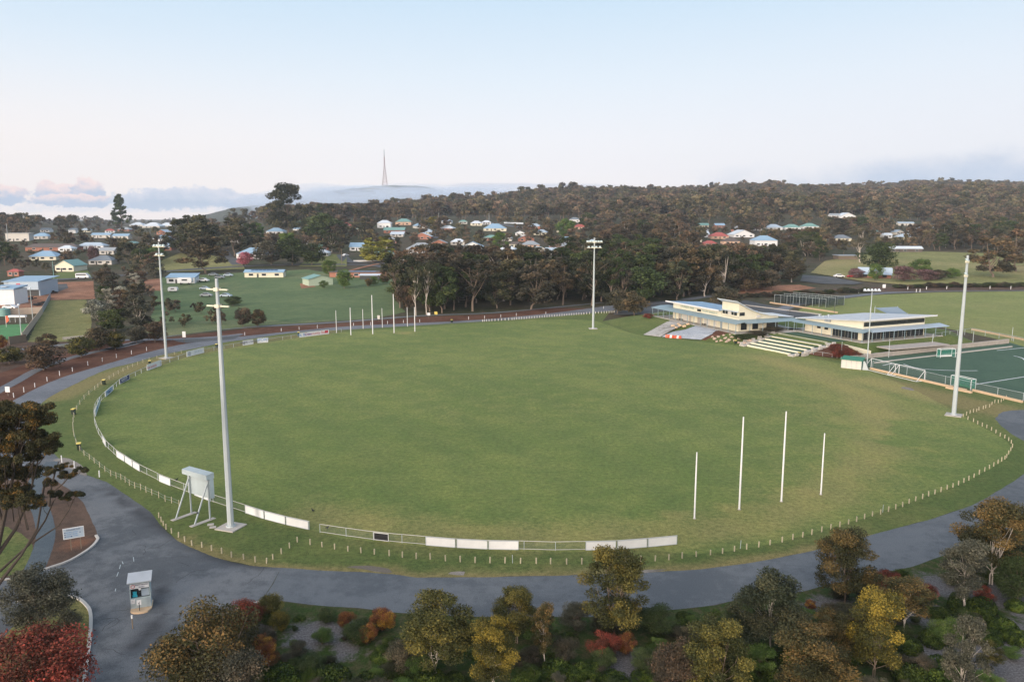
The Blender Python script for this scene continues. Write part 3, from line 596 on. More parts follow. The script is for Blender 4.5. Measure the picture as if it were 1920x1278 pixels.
# radio mast on the hill
mx = (726 - 960) / 1493 * D0; bz = (402 - 352) / 1493 * D0 + HC - 4; top = (402 - 285) / 1493 * D0 + HC
mast = tag(empty('radio_mast', (mx, D0, bz)), 'tall red and white lattice mast on the misty hilltop', 'radio mast')
Hm = top - bz
def wd(z): t = z / Hm; return 10.5 * (1 - t / 0.55) + 2.6 if t < 0.55 else 2.6 - 1.6 * (t - 0.55) / 0.45
lv = [Hm * k for k in (0, .08, .16, .24, .31, .38, .45, .52, .58, .64, .70, .76, .82, .88, .94, 1.0)]
for nm, m_, rng in (('lower_lattice', 'mast_red', (0, 7)), ('upper_lattice', 'mast_red', (7, 12)), ('antenna', 'grey_roof', (12, 15))):
    mb = MB(); th = .8 if nm == 'lower_lattice' else 1.0
    for k in range(*rng):
        z0, z1 = lv[k], lv[k + 1]; a, b = wd(z0), wd(z1); c0 = [(-a, -a), (a, -a), (a, a), (-a, a)]; c1 = [(-b, -b), (b, -b), (b, b), (-b, b)]
        for i in range(4):
            j = (i + 1) % 4; A = (*c0[i], z0); B = (*c1[i], z1); Cc = (*c0[j], z0); Dd = (*c1[j], z1)
            mb.bar(A, B, th); mb.bar(A, Dd, th * .6); mb.bar(Cc, B, th * .6); mb.bar(B, Dd, th * .8)
    mb.build(nm, m_, mast)
hut = tag(empty('relay_tower', ((744 - 960) / 1493 * D0, D0 + 20, bz)), 'short thin relay tower beside the lattice mast on the hill', 'radio tower')
mb = MB(); mb.bar((0, 0, -8), (0, 0, 20), 1.6); mb.build('pole', 'galvanised', hut); mb = MB(); mb.box(-2, 2, -2, 2, 12, 15); mb.build('dish_platform', 'galvanised', hut)

def volmat(name, dens, col, aniso=0.0):
    m = bpy.data.materials.new(name); m.use_nodes = True; nt = m.node_tree; nt.nodes.clear()
    o = nt.nodes.new('ShaderNodeOutputMaterial'); v = nt.nodes.new('ShaderNodeVolumePrincipled'); v.inputs['Density'].default_value = dens
    v.inputs['Color'].default_value = col + (1,); v.inputs['Anisotropy'].default_value = aniso; nt.links.new(v.outputs[0], o.inputs['Volume']); MATS[name] = m
volmat('haze_air', 0.000075, (0.74, 0.85, 1.0), 0.0); volmat('fog_air', 0.0042, (0.66, 0.78, 0.95), 0.0)
HAZE = True
if HAZE:
    mb = MB(); mb.box(-5100, 5100, -900, 5500, -2.0, top + 12); hz = mb.build('haze', 'haze_air'); tag(hz, kind='stuff')
    mb = MB()
    for px, py, rx, rz, D in ((650, 384, 330, 50, 2500), (735, 378, 300, 52, 2700), (830, 380, 360, 50, 2500), (930, 382, 380, 46, 2650), (1050, 384, 330, 40, 2500), (585, 384, 170, 30, 2600), (780, 366, 260, 30, 3300), (900, 366, 330, 26, 3300), (650, 370, 240, 24, 3300), (1010, 368, 300, 20, 3300)):
        mb.blob(((px - 960) / 1493 * D, D, HC + (402 - py) / 1493 * D), rx, 210, rz, px, 4, 0.28)
    tag(mb.build('fog', 'fog_air'), kind='stuff')
# ------------------------------------------------------------------ goal posts
def goal_post(px, py, topy, label, group, r=0.06):
    p = P(px, py); h = hpx(p, py - topy) * 1.015
    t = tag(empty('goal_post', p), label, 'goal post', group)
    mb = MB(); mb.tube([(0, 0, 0), (0, 0, h * .6), (0, 0, h)], [r, r * .95, r * .7], 10); mb.build('pole', 'white_paint', t)
    mb = MB(); mb.tube([(0, 0, 0.0), (0, 0, 0.10)], [r * 1.7, r * 1.6], 10); mb.build('ground_sleeve', 'concrete', t)
g = 'near football goal and behind posts'
goal_post(1302, 972, 845, 'short white behind post nearest the boundary rail at the near goal', g, .095)
goal_post(1386, 955, 779, 'tall white goal post beside the nearest short behind post', g, .11)
goal_post(1465, 940, 769, 'tall white goal post on the pavilion side of the near goal', g, .11)
goal_post(1539, 927, 810, 'short white behind post at the near goal, nearest the pavilions', g, .095)
g = 'far football goal and behind posts'
goal_post(658, 628, 577, 'short white behind post beside the long white advertising board', g, .13)
goal_post(699, 626, 554, 'tall white goal post of the far goal, nearer the advertising board', g, .14)
goal_post(739, 624, 552, 'tall white goal post of the far goal, nearer the dark trees', g, .14)
goal_post(778, 621.5, 576, 'short white behind post at far goal, nearest the dark trees', g, .13)
g = 'thin net posts behind the far goal'
for px, py, ty, l in ((631, 624, 582, 'thin pale net post with cross arm behind the advertising board end'), (681, 616, 580, 'thin pale net post between far behind post and goal post'), (717, 614, 578, 'thin pale net post standing between the two tall far goal posts'), (764, 612, 576, 'thin pale net post just before the last far behind post')):
    goal_post(px, py, ty, l, g, .09)
# ------------------------------------------------------------------ floodlight poles
def light_pole(px, py, topy, label, heads, r0=.33, r1=.16, pad=1.45, h=None, yaw=0.0, headw=0):
    p = P(px, py); h = h or hpx(p, py - topy)
    t = tag(empty('floodlight_pole', p, yaw), label, 'light pole', 'tall floodlight poles round the oval')
    mb = MB(); n = 8; mb.tube([(0, 0, .25), (0, 0, h * .33), (0, 0, h * .66), (0, 0, h)], [r0, r0 * .85 + r1 * .15, r0 * .45 + r1 * .55, r1], n); mb.build('pole', 'galvanised', t)
    mb = MB(); mb.tube([(0, 0, .1), (0, 0, .28)], [r0 * 1.5, r0 * 1.4], 12); mb.build('base_flange', 'galvanised', t)
    mb = MB(); mb.box(-pad, pad, -pad, pad, -.1, .12); mb.build('concrete_footing', 'concrete', t, .03)
    for (z, w_, nl) in heads:
        mb = MB(); mb.box(-w_ / 2, w_ / 2, -.09, .09, z - .07, z + .07); mb.box(-r1 * 1.6, r1 * 1.6, -r1 * 1.6, r1 * 1.6, z - .18, z + .18); mb.build('cross_arm', 'cream_wall', t)
        for k in range(nl):
            x = -w_ / 2 + w_ * (k + .5) / nl if nl > 1 else 0
            if abs(x) < .25: x = .35
            f = MB(); f.add([(x - .34, -.25, z + .12), (x + .34, -.25, z + .12), (x + .34, .3, z + .5), (x - .34, .3, z + .5), (x - .25, -.05, z + .55), (x + .25, -.05, z + .55)], [(0, 1, 2, 3), (0, 3, 4), (1, 5, 2), (0, 4, 5, 1), (3, 2, 5, 4)]); f.build('floodlight', 'aqua_panel', t)
    return t
light_pole(433, 988, 522, 'nearest tall steel light pole with two bare crossarms beside the scoreboard', [(27.0, 2.8, 0), (25.2, 2.9, 0)], .36, .17, 1.25, None, R(-20))
light_pole(312, 671, 456, 'tall steel light pole with floodlights by the far left boundary boards', [(27.3, 4.0, 4), (25.2, 3.4, 2)], .33, .15, 1.3, None, R(-25))
light_pole(1112, 616, 447, 'tall steel light pole on far wing before the dark tree belt', [(26.6, 5.0, 6), (24.9, 4.6, 4)], .34, .16, 1.3)
light_pole(1788, 778, 480, 'tall steel light pole near the hockey pitch and wooden bollards', [(27.0, 2.6, 3), (24.6, 2.0, 2)], .38, .19, 1.3, None, R(55))
def slim_light(px, py, topy, label, w_=0, nl=0, m='galvanised', r=.1, name='slim_light_pole', cat='light pole', yaw=0):
    p = P(px, py); h = hpx(p, py - topy); t = tag(empty(name, p, yaw), label, cat)
    mb = MB(); mb.tube([(0, 0, -.1), (0, 0, h * .5), (0, 0, h)], [r, r * .85, r * .6], 8); mb.build('pole', m, t)
    if w_:
        mb = MB(); mb.box(-w_ / 2, w_ / 2, -.05, .05, h - .08, h + .08); mb.build('cross_arm', m, t)
        for k in range(nl):
            x = -w_ / 2 + w_ * (k + .5) / nl; f = MB(); f.add([(x - .3, -.3, h + .05), (x + .3, -.3, h + .05), (x + .3, .3, h + .3), (x - .3, .3, h + .3), (x, 0, h + .6)], [(0, 1, 2, 3), (0, 4, 1), (1, 4, 2), (2, 4, 3), (3, 4, 0)]); f.build('floodlight', 'white_roof', t)
    return t
slim_light(1625, 690, 545, 'slim hockey light pole with a bar of lamps by the soccer goal', 4.0, 5, 'galvanised', .14)
for px, py, ty, l in ((41, 638, 572, 'slim light pole rising from the bowling green'), (62, 603, 541, 'slim light pole beside the beige fence of the bowling club')):
    slim_light(px, py, ty, l, .9, 1, 'galvanised', .13)
for px, py, ty, l in ((1577, 672, 640, 'thin pale net post before the red bush'), (1666, 671, 634, 'thin net post behind the stone retaining wall, nearest the soccer goals'), (1747, 655, 625, 'thin net post behind the retaining wall by the far hockey goal'), (1824, 643, 619, 'thin net post at the far corner of the hockey pitch'), (1897, 638, 613, 'thin net post between the second oval and the hockey pitch'), (1480, 600, 550, 'dark slim post in the car park behind the pavilions'), (1564, 590, 555, 'dark slim post beside the cricket nets'), (1357, 605, 560, 'thin pale post in front of the curved roof'), (1630, 605, 575, 'thin white flag post behind the second pavilion roof'), (1639, 604, 573, 'second thin white flag post behind the second pavilion')):
    slim_light(px, py, ty, l, 0, 0, 'dark_frame' if 'dark' in l else 'galvanised', .08, 'net_post', 'post')

# ------------------------------------------------------------------ boundary rail fence with boards
def rail_fence(px, label, boards, mesh_on=True):
    """white pipe rail fence; boards: list of index spans carrying banners"""
    pts = gpts(px); H = 1.0; t = tag(empty('boundary_fence', pts[0]), label, 'fence'); o0 = pts[0]
    c = [p - o0 for p in pts]
    def at_len(s_):
        for a, b in zip(c, c[1:]):
            L = (b - a).length
            if s_ <= L: return a.lerp(b, s_ / L)
            s_ -= L
        return c[-1].copy()
    tot = sum((b - a).length for a, b in zip(c, c[1:]))
    up = Vector((0, 0, 1))
    for nm, z in (('top_rail', H), ('bottom_rail', .12)):
        mb = MB()
        for a, b in zip(c, c[1:]): mb.bar(a + up * z, b + up * z, .04)
        mb.build(nm, 'pale_wall', t)
    k = int(tot / 3.2)
    for i in range(k + 1):
        q = at_len(tot * i / max(k, 1)); mb = MB(); mb.bar(q, q + up * (H + .02), .05); mb.build('post', 'galvanised', t)
    mb = MB()
    for a, b in zip(c, c[1:]): mb.add([a + up * .12, b + up * .12, b + up * H, a + up * H], [(0, 1, 2, 3)])
    mb.build('chain_link_mesh', 'chain_link', t)
    return pts
rail_fence(fence_px, 'low white pipe rail fence along the near boundary of the oval', [])
rail_fence(fence_l[:22], 'low white pipe rail fence curving round the left end of the oval', [])
def wire_fence(px, label, h, m='galvanised', step=3.0, mesh='chain_link', name='wire_fence'):
    pts = gpts(px); o0 = pts[0]; t = tag(empty(name, o0), label, 'fence'); up = Vector((0, 0, 1)); c = [p - o0 for p in pts]
    tot = 0; mb = MB(); rl = MB(); ps = []
    for a, b in zip(c, c[1:]):
        L = (b - a).length; k = max(1, round(L / step))
        for i in range(k): ps.append(a.lerp(b, i / k))
        mb.add([a, b, b + up * h, a + up * h], [(0, 1, 2, 3)]); rl.bar(a + up * h, b + up * h, .05)
    ps.append(c[-1])
    if mesh: mb.build('wire_mesh', mesh, t)
    rl.build('top_rail', m, t)
    for q in ps[:99]: x = MB(); x.bar(q - up * .1, q + up * (h + .05), .07); x.build('post', m, t)
    return t
wire_fence(fence_l[21:], 'thin chain link boundary fence along the far left of the oval', .95, 'galvanised', 3.5)
# banners: (px0, px1 along fence, size, text)
def board(name, a, b, label, m, h=.92, txts=(), z=.06, grp=None, frame=None, parts=1, off=.06, cat='advertising board'):
    A, B = P(*a), P(*b); d = B - A; L = d.length; yaw = math.atan2(d.y, d.x); t = tag(empty(name, A, yaw), label, cat, grp)
    mb = MB(); mb.box(0, L, -off - .02, -off + .02, z, z + h); mb.build('panel', m, t)
    if frame: mb = MB(); mb.bar((0, -off - .03, z), (L, -off - .03, z), .05); mb.bar((0, -off - .03, z + h), (L, -off - .03, z + h), .05); mb.bar((0, -off - .03, z), (0, -off - .03, z + h), .05); mb.bar((L, -off - .03, z), (L, -off - .03, z + h), .05); mb.build('frame', frame, t)
    for (s_, xf, zf, sz, tm) in txts: text(s_, sz, tm, t, (L * xf, -off - .025, z + h * zf), (math.pi / 2, 0, 0))
    return t
def between(i0, i1, P0, k, n, gap=.03):
    a = (P0[i0][0] + (P0[i1][0] - P0[i0][0]) * (k / n + gap), P0[i0][1] + (P0[i1][1] - P0[i0][1]) * (k / n + gap)); b = (P0[i0][0] + (P0[i1][0] - P0[i0][0]) * ((k + 1) / n - gap), P0[i0][1] + (P0[i1][1] - P0[i0][1]) * ((k + 1) / n - gap)); return a, b
g = 'blank white boards on the boundary fence'
for a, b, l in (((799, 1021.6), (854, 1026), 'blank white board at the near rail, next to the long open rail section'), ((857, 1026.1), (914, 1029), 'blank white board in the middle of the three below the field centre'), ((916.5, 1029.1), (972, 1030), 'blank white board ending the group of three below the field centre'),
                ((1098, 1031), (1154, 1029.6), 'blank white board starting the last group of three, behind the olive tree'), ((1157, 1029.4), (1212, 1025.1), 'blank white board with a small stain above the olive tree'), ((1214.5, 1024.9), (1268, 1019.8), 'blank white board at the very end of the near rail by the goal posts'),
                ((461.5, 961.2), (496, 972.2), 'blank white board just beyond the nearest light pole'), ((498, 972.8), (536, 982.7), 'blank white board in the middle of the three after the light pole'), ((538, 983.3), (579.5, 992.3), 'blank white board at the gap in the near rail'),
                ((366, 928), (396, 939.6), 'blank white board seen below the scoreboard'), ((300, 902.2), (321, 910.6), 'small white board on the rail left of the scoreboard'),
                ((220, 856.2), (234.5, 865.2), 'blank white board first of three on the left curve'), ((236, 866), (249.3, 875), 'blank white board middle of three on the left curve'), ((250.7, 876), (263.5, 883.6), 'blank white board last of three on the left curve'), ((194, 828), (200, 837.8), 'small white board at the tight left end of the rail')):
    board('white_board', a, b, l, 'white_paint', .93, grp=g, frame='galvanised', off=.07)
bb = board('black_board', (702, 1012), (729, 1015.2), 'small black board in white frame on the near rail', 'black_paint', .8, frame='white_paint', z=.12)
def board2(a, b, label, m, txts, h=1.0, frame='white_paint'): return board('banner', a, b, label, m, h, txts, .05, None, frame, off=.08, cat='banner')
board2((177.5, 781), (187, 754), 'pale blue banner seen edge on at left end of oval', 'aqua_panel', [('SPORTS', .4, .5, .6, 'blue_print')])
board2((197, 744), (211, 731.5), 'pale blue printed banner below a wheelie bin on the left curve', 'pale_roof', [('SPORTS CLUB', .5, .6, .62, 'blue_print'), ('MT BARKER', .5, .25, .4, 'navy_print')])
board2((224, 720), (242, 710.5), 'dark navy banner with white lettering on the left curve', 'navy_print', [('BARKER', .48, .5, .9, 'white_paint')])
board2((275.5, 694.7), (302, 685), 'white banner with red lettering below the second light pole', 'white_paint', [('THE BARKER', .32, .35, .75, 'red_print'), ('|', .95, .5, 1.0, 'navy_print')], 1.3)
board2((350, 669), (382, 661), 'white banner with faint grey emblem between the light poles', 'white_paint', [('@', .15, .5, 1.0, 'navy_print'), ('SPORTS', .65, .5, .8, 'pale_roof')], 1.3)
board2((455.5, 647.6), (474.5, 644.8), 'white banner with mauve print, first of the close pair', 'white_paint', [('o', .12, .5, 1.3, 'black_paint'), ('HOME LOANS', .56, .55, .8, 'navy_print')], 1.25)
board2((483, 643), (502.5, 641.4), 'white banner with sky blue lettering, second of the close pair', 'white_paint', [('SPORT', .5, .6, 1.1, 'blue_print'), ('1', .84, .55, 1.1, 'navy_print')], 1.25)
lb = board2((561.5, 632.6), (616.4, 625.6), 'long white banner with blue and pink lettering beside far goal', 'white_paint', [('Mt. Barker', .18, .5, 1.1, 'blue_print'), ('Community Bank', .56, .52, 1.1, 'red_print')], 1.25)
L_ = (P(616.4, 625.6) - P(561.5, 632.6)).length; mb = MB(); mb.box(L_ * .86, L_ * .97, -.125, -.105, .35, 1.15); mb.build('logo_patch', 'red_print', lb)

# ------------------------------------------------------------------ bollards and pegs
proto = {}
def peg(kind, p, label, group, cat, h, r, m, tilt=0, name='bollard'):
    if kind not in proto:
        mb = MB(); mb.tube([(0, 0, -.05), (0, 0, h * .97), (0, 0, h)], [r, r, r * .8], 8); me = mb.mesh(name); me.materials.append(MATS[m]); proto[kind] = me
    o = bpy.data.objects.new(name, proto[kind]); COL.objects.link(o); o.location = p; o.rotation_euler = (RN.uniform(-.04, .04) + tilt, RN.uniform(-.04, .04), RN.uniform(0, 6)); s_ = RN.uniform(.92, 1.08); o.scale = (1, 1, s_)
    return tag(o, label, cat, group)
near_b = [(298, 970), (302.7, 978), (306.7, 985), (311.7, 992), (322, 999), (335, 1006.7), (346.7, 1015), (360, 1022), (378.7, 1025.7), (396.7, 1031.7), (416, 1037), (434, 1044), (457, 1047.7), (478.7, 1053), (500, 1055.7), (511.7, 1048), (527.7, 1037.7), (543, 1026.7), (557.7, 1015.7), (581.7, 1020.7)]
row_b = [(604, 1024.6), (627.6, 1029), (652.6, 1032.7), (677, 1036), (702, 1038.5), (730, 1041.5), (754.5, 1044.5), (780.5, 1047), (807, 1048), (835.4, 1051), (863, 1052.7), (891, 1054.5), (919, 1054.7), (947, 1055), (976, 1055.7), (1005.6, 1056), (1032.4, 1056.5), (1062.5, 1057), (1091, 1057), (1117.6, 1055), (1145, 1054), (1173, 1053), (1201.5, 1052.7), (1228.5, 1051), (1254, 1049), (1279, 1046), (1305.4, 1043), (1332, 1039.7), (1354.7, 1037), (1377, 1033), (1400, 1029), (1422.6, 1025)]
row_c = [(1443.6, 1020.9), (1466.5, 1015.8), (1486.4, 1011), (1505, 1006.4), (1522, 1002), (1540.6, 996.7), (1557.7, 991.7), (1574.6, 987.3), (1590.8, 982), (1606, 977.5), (1621, 972), (1635.5, 967), (1651, 963.6), (1665.7, 958.6), (1679.3, 953.8), (1692.3, 949.4), (1704.4, 943.5), (1716.5, 938.7), (1729.6, 934.6), (1741, 929.6), (1752.6, 925.7), (1764, 921.6), (1775.7, 917), (1786.6, 913.3), (1797, 908.9), (1807, 904.4), (1816.5, 900), (1826, 895), (1836, 889), (1846, 883.5), (1855, 878.5), (1863, 874), (1871, 869), (1878, 864.5), (1884, 861), (1887, 858), (1891, 851), (1895, 845), (1898, 839), (1896, 831), (1891, 826), (1883.6, 821), (1875, 817.5), (1867, 811.6), (1858.7, 806.8), (1850, 802), (1841.6, 799), (1833, 794.8), (1825, 790.5), (1814.6, 786.4), (1805.7, 781.6)]
row_d = [(1812, 778), (1818.6, 775), (1825, 772.7), (1831, 771.5), (1835.4, 769), (1843.3, 766.5), (1848, 764.8), (1855.3, 763), (1859.6, 758.8), (1865, 755), (1871.6, 755), (1877, 753.6), (1881.6, 750.5), (1886.4, 747)]
for rw, l, gr in ((near_b, 'low pine bollard between the scoreboard and the entrance road', 'bollards by the entrance road'), (row_b, 'low pine bollard between the near boundary rail and the ring road', 'bollards along the near side of the oval'),
                  (row_c, 'low pine bollard on the grass edge round the right end of the oval', 'bollards round the right end of the oval'), (row_d, 'low pine bollard in the short row towards the hockey pitch', 'bollards towards the hockey pitch')):
    for q in rw: peg('pine', P(*q), l, gr, 'bollard', .62, .075, 'pine_log')
for px, py in ((961, 1055), (1388, 1028), (1655, 960)): peg('thin', P(px, py), 'thin taller steel post standing among the near pine bollards', 'thin steel posts among the bollards', 'post', .95, .03, 'galvanised', 0, 'steel_post')
for px, py in ((26, 745), (45, 735), (65.6, 725.7), (88.6, 714.5), (112, 704), (136, 696), (165, 685), (192, 677.6), (218.6, 670.6), (246.6, 664), (275, 657.6)):
    peg('white', P(px, py), 'white road peg on mulch edge of the left ring road', 'white road pegs on the left', 'road peg', 1.0, .07, 'white_paint', 0, 'road_peg')
for px, py in ((459, 628.5), (527.5, 621), (561, 618), (595, 615), (663, 610.5), (695, 609.3), (726.7, 607.2), (756.6, 605.3), (787, 604), (878.7, 599), (908.5, 596.7), (939, 595), (968, 592), (1023.5, 589), (1131.6, 578.5)):
    peg('white', P(px, py), 'white road peg on mulch strip behind the far side of the oval', 'white road pegs behind the oval', 'road peg', 1.0, .07, 'white_paint', 0, 'road_peg')
for px, py in ((116.4, 866.7), (139.7, 877), (186.5, 894)): peg('white', P(px, py), 'white road peg where the entrance road meets the grass', 'white road pegs at the entrance', 'road peg', 1.0, .07, 'white_paint', 0, 'road_peg')
for px, py in ((1559, 1), ): pass
for px, py in ((1702, 543), (1737, 542.5), (1775, 542), (1856, 541.5), (1895, 542), (1718, 547.5), (1725, 547.5), (1610, 549)): peg('white2', P(px, py), 'white road peg along the far edge of the second oval', 'white road pegs by the second oval', 'road peg', 1.4, .14, 'white_paint', 0, 'road_peg')
fp = spline([P(*q) for q in ((905, 603), (960, 599.5), (1030, 594), (1090, 589.5), (1152, 586))], 1.0)
for i in range(0, len(fp), max(1, len(fp) // 32)): peg('far', Vector((fp[i].x, fp[i].y, 0)), 'low pale bollard along the road on the far wing', 'bollards on the far wing', 'bollard', .75, .12, 'pale_wall')
# thin wire fence of pickets round the left end
pk = [(336, 949), (322, 943), (310, 940), (298, 933), (285, 928), (274, 923), (264, 918), (253, 915), (243, 910), (235, 904), (227, 899), (218, 896), (208, 892), (197, 884), (187, 876), (177, 868), (168, 861), (158, 854), (150, 845), (143, 832), (139, 818), (137, 800), (139, 782), (144, 768), (150, 758), (158, 748), (167, 740), (178, 731), (190, 721), (205, 711), (222, 701), (240, 692), (258, 684), (280, 676), (310, 669), (340, 662)]
t = tag(empty('picket_fence', P(*pk[0])), 'thin timber picket and wire fence round the left end of the oval', 'fence'); o0 = P(*pk[0]); wires = MB(); prev = None
fp = spline([P(*q) for q in pk], 2.6)
for q in fp[:98]:
    c = Vector((q.x, q.y, 0)) - o0; c.z = 0; mb = MB(); mb.bar(c, c + Vector((0, 0, .85)), .07); mb.build('picket', 'pine_log', t)
    if prev is not None:
        for z in (.35, .7): wires.bar(prev + Vector((0, 0, z)), c + Vector((0, 0, z)), .012)
    prev = c
wires.build('wire', 'galvanised', t)
# wheelie bins
def bin_(px, py, label):
    p = P(px, py); t = tag(empty('wheelie_bin', p, RN.uniform(-.4, .4)), label, 'bin', 'wheelie bins round the oval')
    mb = MB(); mb.add([(-.22, -.25, .06), (.22, -.25, .06), (.22, .25, .06), (-.22, .25, .06), (-.29, -.34, 1.0), (.29, -.34, 1.0), (.29, .36, 1.0), (-.29, .36, 1.0)], [(0, 3, 2, 1), (4, 5, 6, 7), (0, 1, 5, 4), (1, 2, 6, 5), (2, 3, 7, 6), (3, 0, 4, 7)]); mb.build('body', 'dark_plastic', t, .02)
    mb = MB(); mb.add([(-.32, -.38, 1.003), (.32, -.38, 1.003), (.32, .4, 1.003), (-.32, .4, 1.003), (-.3, -.34, 1.08), (.3, -.34, 1.08), (.3, .38, 1.12), (-.3, .38, 1.12)], [(0, 3, 2, 1), (4, 5, 6, 7), (0, 1, 5, 4), (1, 2, 6, 5), (2, 3, 7, 6), (3, 0, 4, 7)]); mb.build('lid', 'yellow_plastic', t, .02)
    for s_ in (-.24, .24): mb = MB(); mb.tube([(s_ - .03, .3, .1), (s_ + .03, .3, .1)], [.1, .1], 10); mb.build('wheel', 'black_rubber', t)
for px, py, l in ((138, 777, 'dark wheelie bin with yellow lid, topmost on the grass left of the oval'), (148.5, 843, 'dark wheelie bin with yellow lid nearest the left tree'), (195, 721, 'dark wheelie bin above the pale blue banner'), (281, 684, 'dark wheelie bin above the red lettered banner'), (406.5, 652, 'dark wheelie bin beside the nearest light pole, on far fence'), (560, 629, 'dark wheelie bin at the end of the long white banner'), (847, 605, 'dark wheelie bin on the far wing road edge'), (1379, 645, 'dark bin at the foot of the left terrace steps'), (1499, 668, 'dark green bin at the foot of the right terrace steps')): bin_(px, py, l)

# ------------------------------------------------------------------ scoreboard
A, B = P(361, 962), P(396, 973); A2, B2 = P(335, 972), P(371, 984)
d = (B - A); L = d.length; yaw = math.atan2(d.y, d.x)
t = tag(empty('scoreboard', A, yaw), 'grey sheet metal scoreboard on two A-frame steel legs, seen from behind', 'scoreboard')
mb = MB(); mb.box(-.5, L + .12, -.02, .55, 2.5, 4.9); mb.build('cabinet', 'ribbed_aqua', t)
mb = MB(); x0, x1 = -.9, L + .16; mb.add([(x0, -.42, 4.85), (x1, -.42, 4.85), (x1, .62, 4.85), (x0, .62, 4.85), (x0, -.42, 5.42), (x1, -.42, 5.42), (x1, .62, 5.5), (x0, .62, 5.5)], [(0, 3, 2, 1), (4, 5, 6, 7), (0, 1, 5, 4), (1, 2, 6, 5), (2, 3, 7, 6), (3, 0, 4, 7)]); mb.build('hood', 'ribbed_aqua', t)
for x in (0, L):
    mb = MB(); mb.bar((x, -.14, .1), (x, -.14, 4.9), .14); mb.build('leg', 'galvanised', t)
    mb = MB(); mb.bar((x, -2.2, .1), (x, -.25, 4.35), .13); mb.build('brace', 'galvanised', t)
    mb = MB(); mb.box(x - .28, x + .28, -2.75, .45, -.05, .07); mb.build('footing', 'concrete', t, .02)
mb = MB(); mb.blob((L, -1.75, 1.35), .13, .13, .13, 1, 1, 0); mb.build('lamp', 'dark_frame', t)
for px, py, l in ((395, 983, 'small concrete lid in the grass by scoreboard leg'), (399, 988, 'larger concrete lid in the grass nearest the light pole footing')):
    p = P(px, py); mb = MB(); mb.box(-.35, .35, -.3, .3, -.02, .05); o = mb.build('pit_lid', 'concrete', None, .02); o.location = p; o.rotation_euler = (0, 0, .3); tag(o, l, 'pit lid')

# ------------------------------------------------------------------ crows
def crow(px, py, label, z=0.0, yaw=0.5):
    p = P(px, py); p.z += z; t = tag(empty('crow', p, yaw), label, 'bird')
    mb = MB(); mb.tube([(-.30, 0, .26), (-.16, 0, .25), (0, 0, .24), (.12, 0, .29), (.18, 0, .36), (.235, 0, .40), (.27, 0, .40), (.34, 0, .385)], [.01, .05, .10, .085, .05, .055, .035, .006], 10)
    mb.tube([(-.02, .04, .2), (-.0, .04, 0)], [.012, .01], 5); mb.tube([(-.02, -.04, .2), (0, -.04, 0)], [.012, .01], 5); mb.build('body', 'feather', t)
    for s_ in (-1, 1): w_ = MB(); w_.add([(.10, s_ * .085, .31), (.02, s_ * .12, .25), (-.26, s_ * .05, .24), (-.2, s_ * .09, .30)], [(0, 1, 2, 3)]); w_.build('wing', 'feather', t)
crow(587, 960, 'black bird on the grass inside the gap in the near rail', 0, 2.4); crow(614, 992, 'black bird perched behind the first open rail section', .0, .8); crow(331, 902, 'black bird on the grass near the scoreboard cabinet', 0, 1.0)

# ------------------------------------------------------------------ ticket booth on its island
F0 = P(265, 1141); yaw = R(20)
t = tag(empty('ticket_booth', F0, yaw), 'small pale blue ticket booth with corrugated roof in the entrance road', 'booth')
w2, dp = .84, 1.0
mb = MB(); mb.box(-w2, w2, 0, dp, .15, 1.05); mb.build('lower_wall', 'ribbed_aqua', t)
mb = MB(); mb.box(-w2, w2, 0, .08, 1.98, 2.5); mb.box(-w2, -w2 + .06, 0, dp, 1.05, 2.6); mb.box(w2 - .06, w2, 0, dp, 1.05, 2.6); mb.box(-w2 + .06, w2 - .06, dp - .08, dp, 1.05, 2.6); mb.box(-w2 + .06, w2 - .06, 0, .05, 1.053, 1.1); mb.build('upper_wall', 'aqua_panel', t)
mb = MB(); mb.box(-w2 + .07, w2 - .07, .3, dp - .1, 1.051, 1.07); mb.build('counter', 'dark_frame', t)
mb = MB(); mb.box(-w2 + .06, w2 - .06, .33, .36, 1.08, 1.98); mb.build('window', 'glass', t)
mb = MB(); mb.add([(-w2 - .16, -.25, 2.62), (w2 + .16, -.25, 2.62), (w2 + .16, dp + .25, 2.95), (-w2 - .16, dp + .25, 2.95), (-w2 - .16, -.25, 2.70), (w2 + .16, -.25, 2.70), (w2 + .16, dp + .25, 3.03), (-w2 - .16, dp + .25, 3.03)], [(0, 3, 2, 1), (4, 5, 6, 7), (0, 1, 5, 4), (1, 2, 6, 5), (2, 3, 7, 6), (3, 0, 4, 7)]); mb.build('roof', 'ribbed_white', t)
sg = MB(); sg.box(-w2 + .04, w2 - .08, -.05, -.015, 2.02, 2.46); so = sg.build('sign_panel', 'white_paint', t)
text('SPORTS GROUND', .13, 'navy_print', so, (.16, -.06, 2.34), (math.pi / 2, 0, 0)); text('ENTRY', .15, 'navy_print', so, (.16, -.06, 2.13), (math.pi / 2, 0, 0))
mb = MB(); mb.tube([(-.55, -.055, 2.24), (-.55, -.075, 2.24)], [.17, .17], 20); mb.build('club_emblem', 'red_print', so); mb = MB(); mb.tube([(-.55, -.075, 2.24), (-.55, -.085, 2.24)], [.12, .12], 20); mb.build('emblem_centre', 'white_paint', so)
mb = MB(); mb.box(.08, .72, .27, .30, 1.12, 1.80); mb.build('notice_board', 'pale_roof', t)
mb = MB(); mb.box(-.66, -.26, .2, .29, 1.12, 1.30); mb.box(-.62, -.3, .22, .29, 1.31, 1.62); mb.build('teal_crate', 'teal_plastic', t)
mb = MB(); mb.tube([(0, -.02, 1.93), (0, -.06, 1.93)], [.11, .11], 14); mb.build('round_sticker', 'white_paint', t)
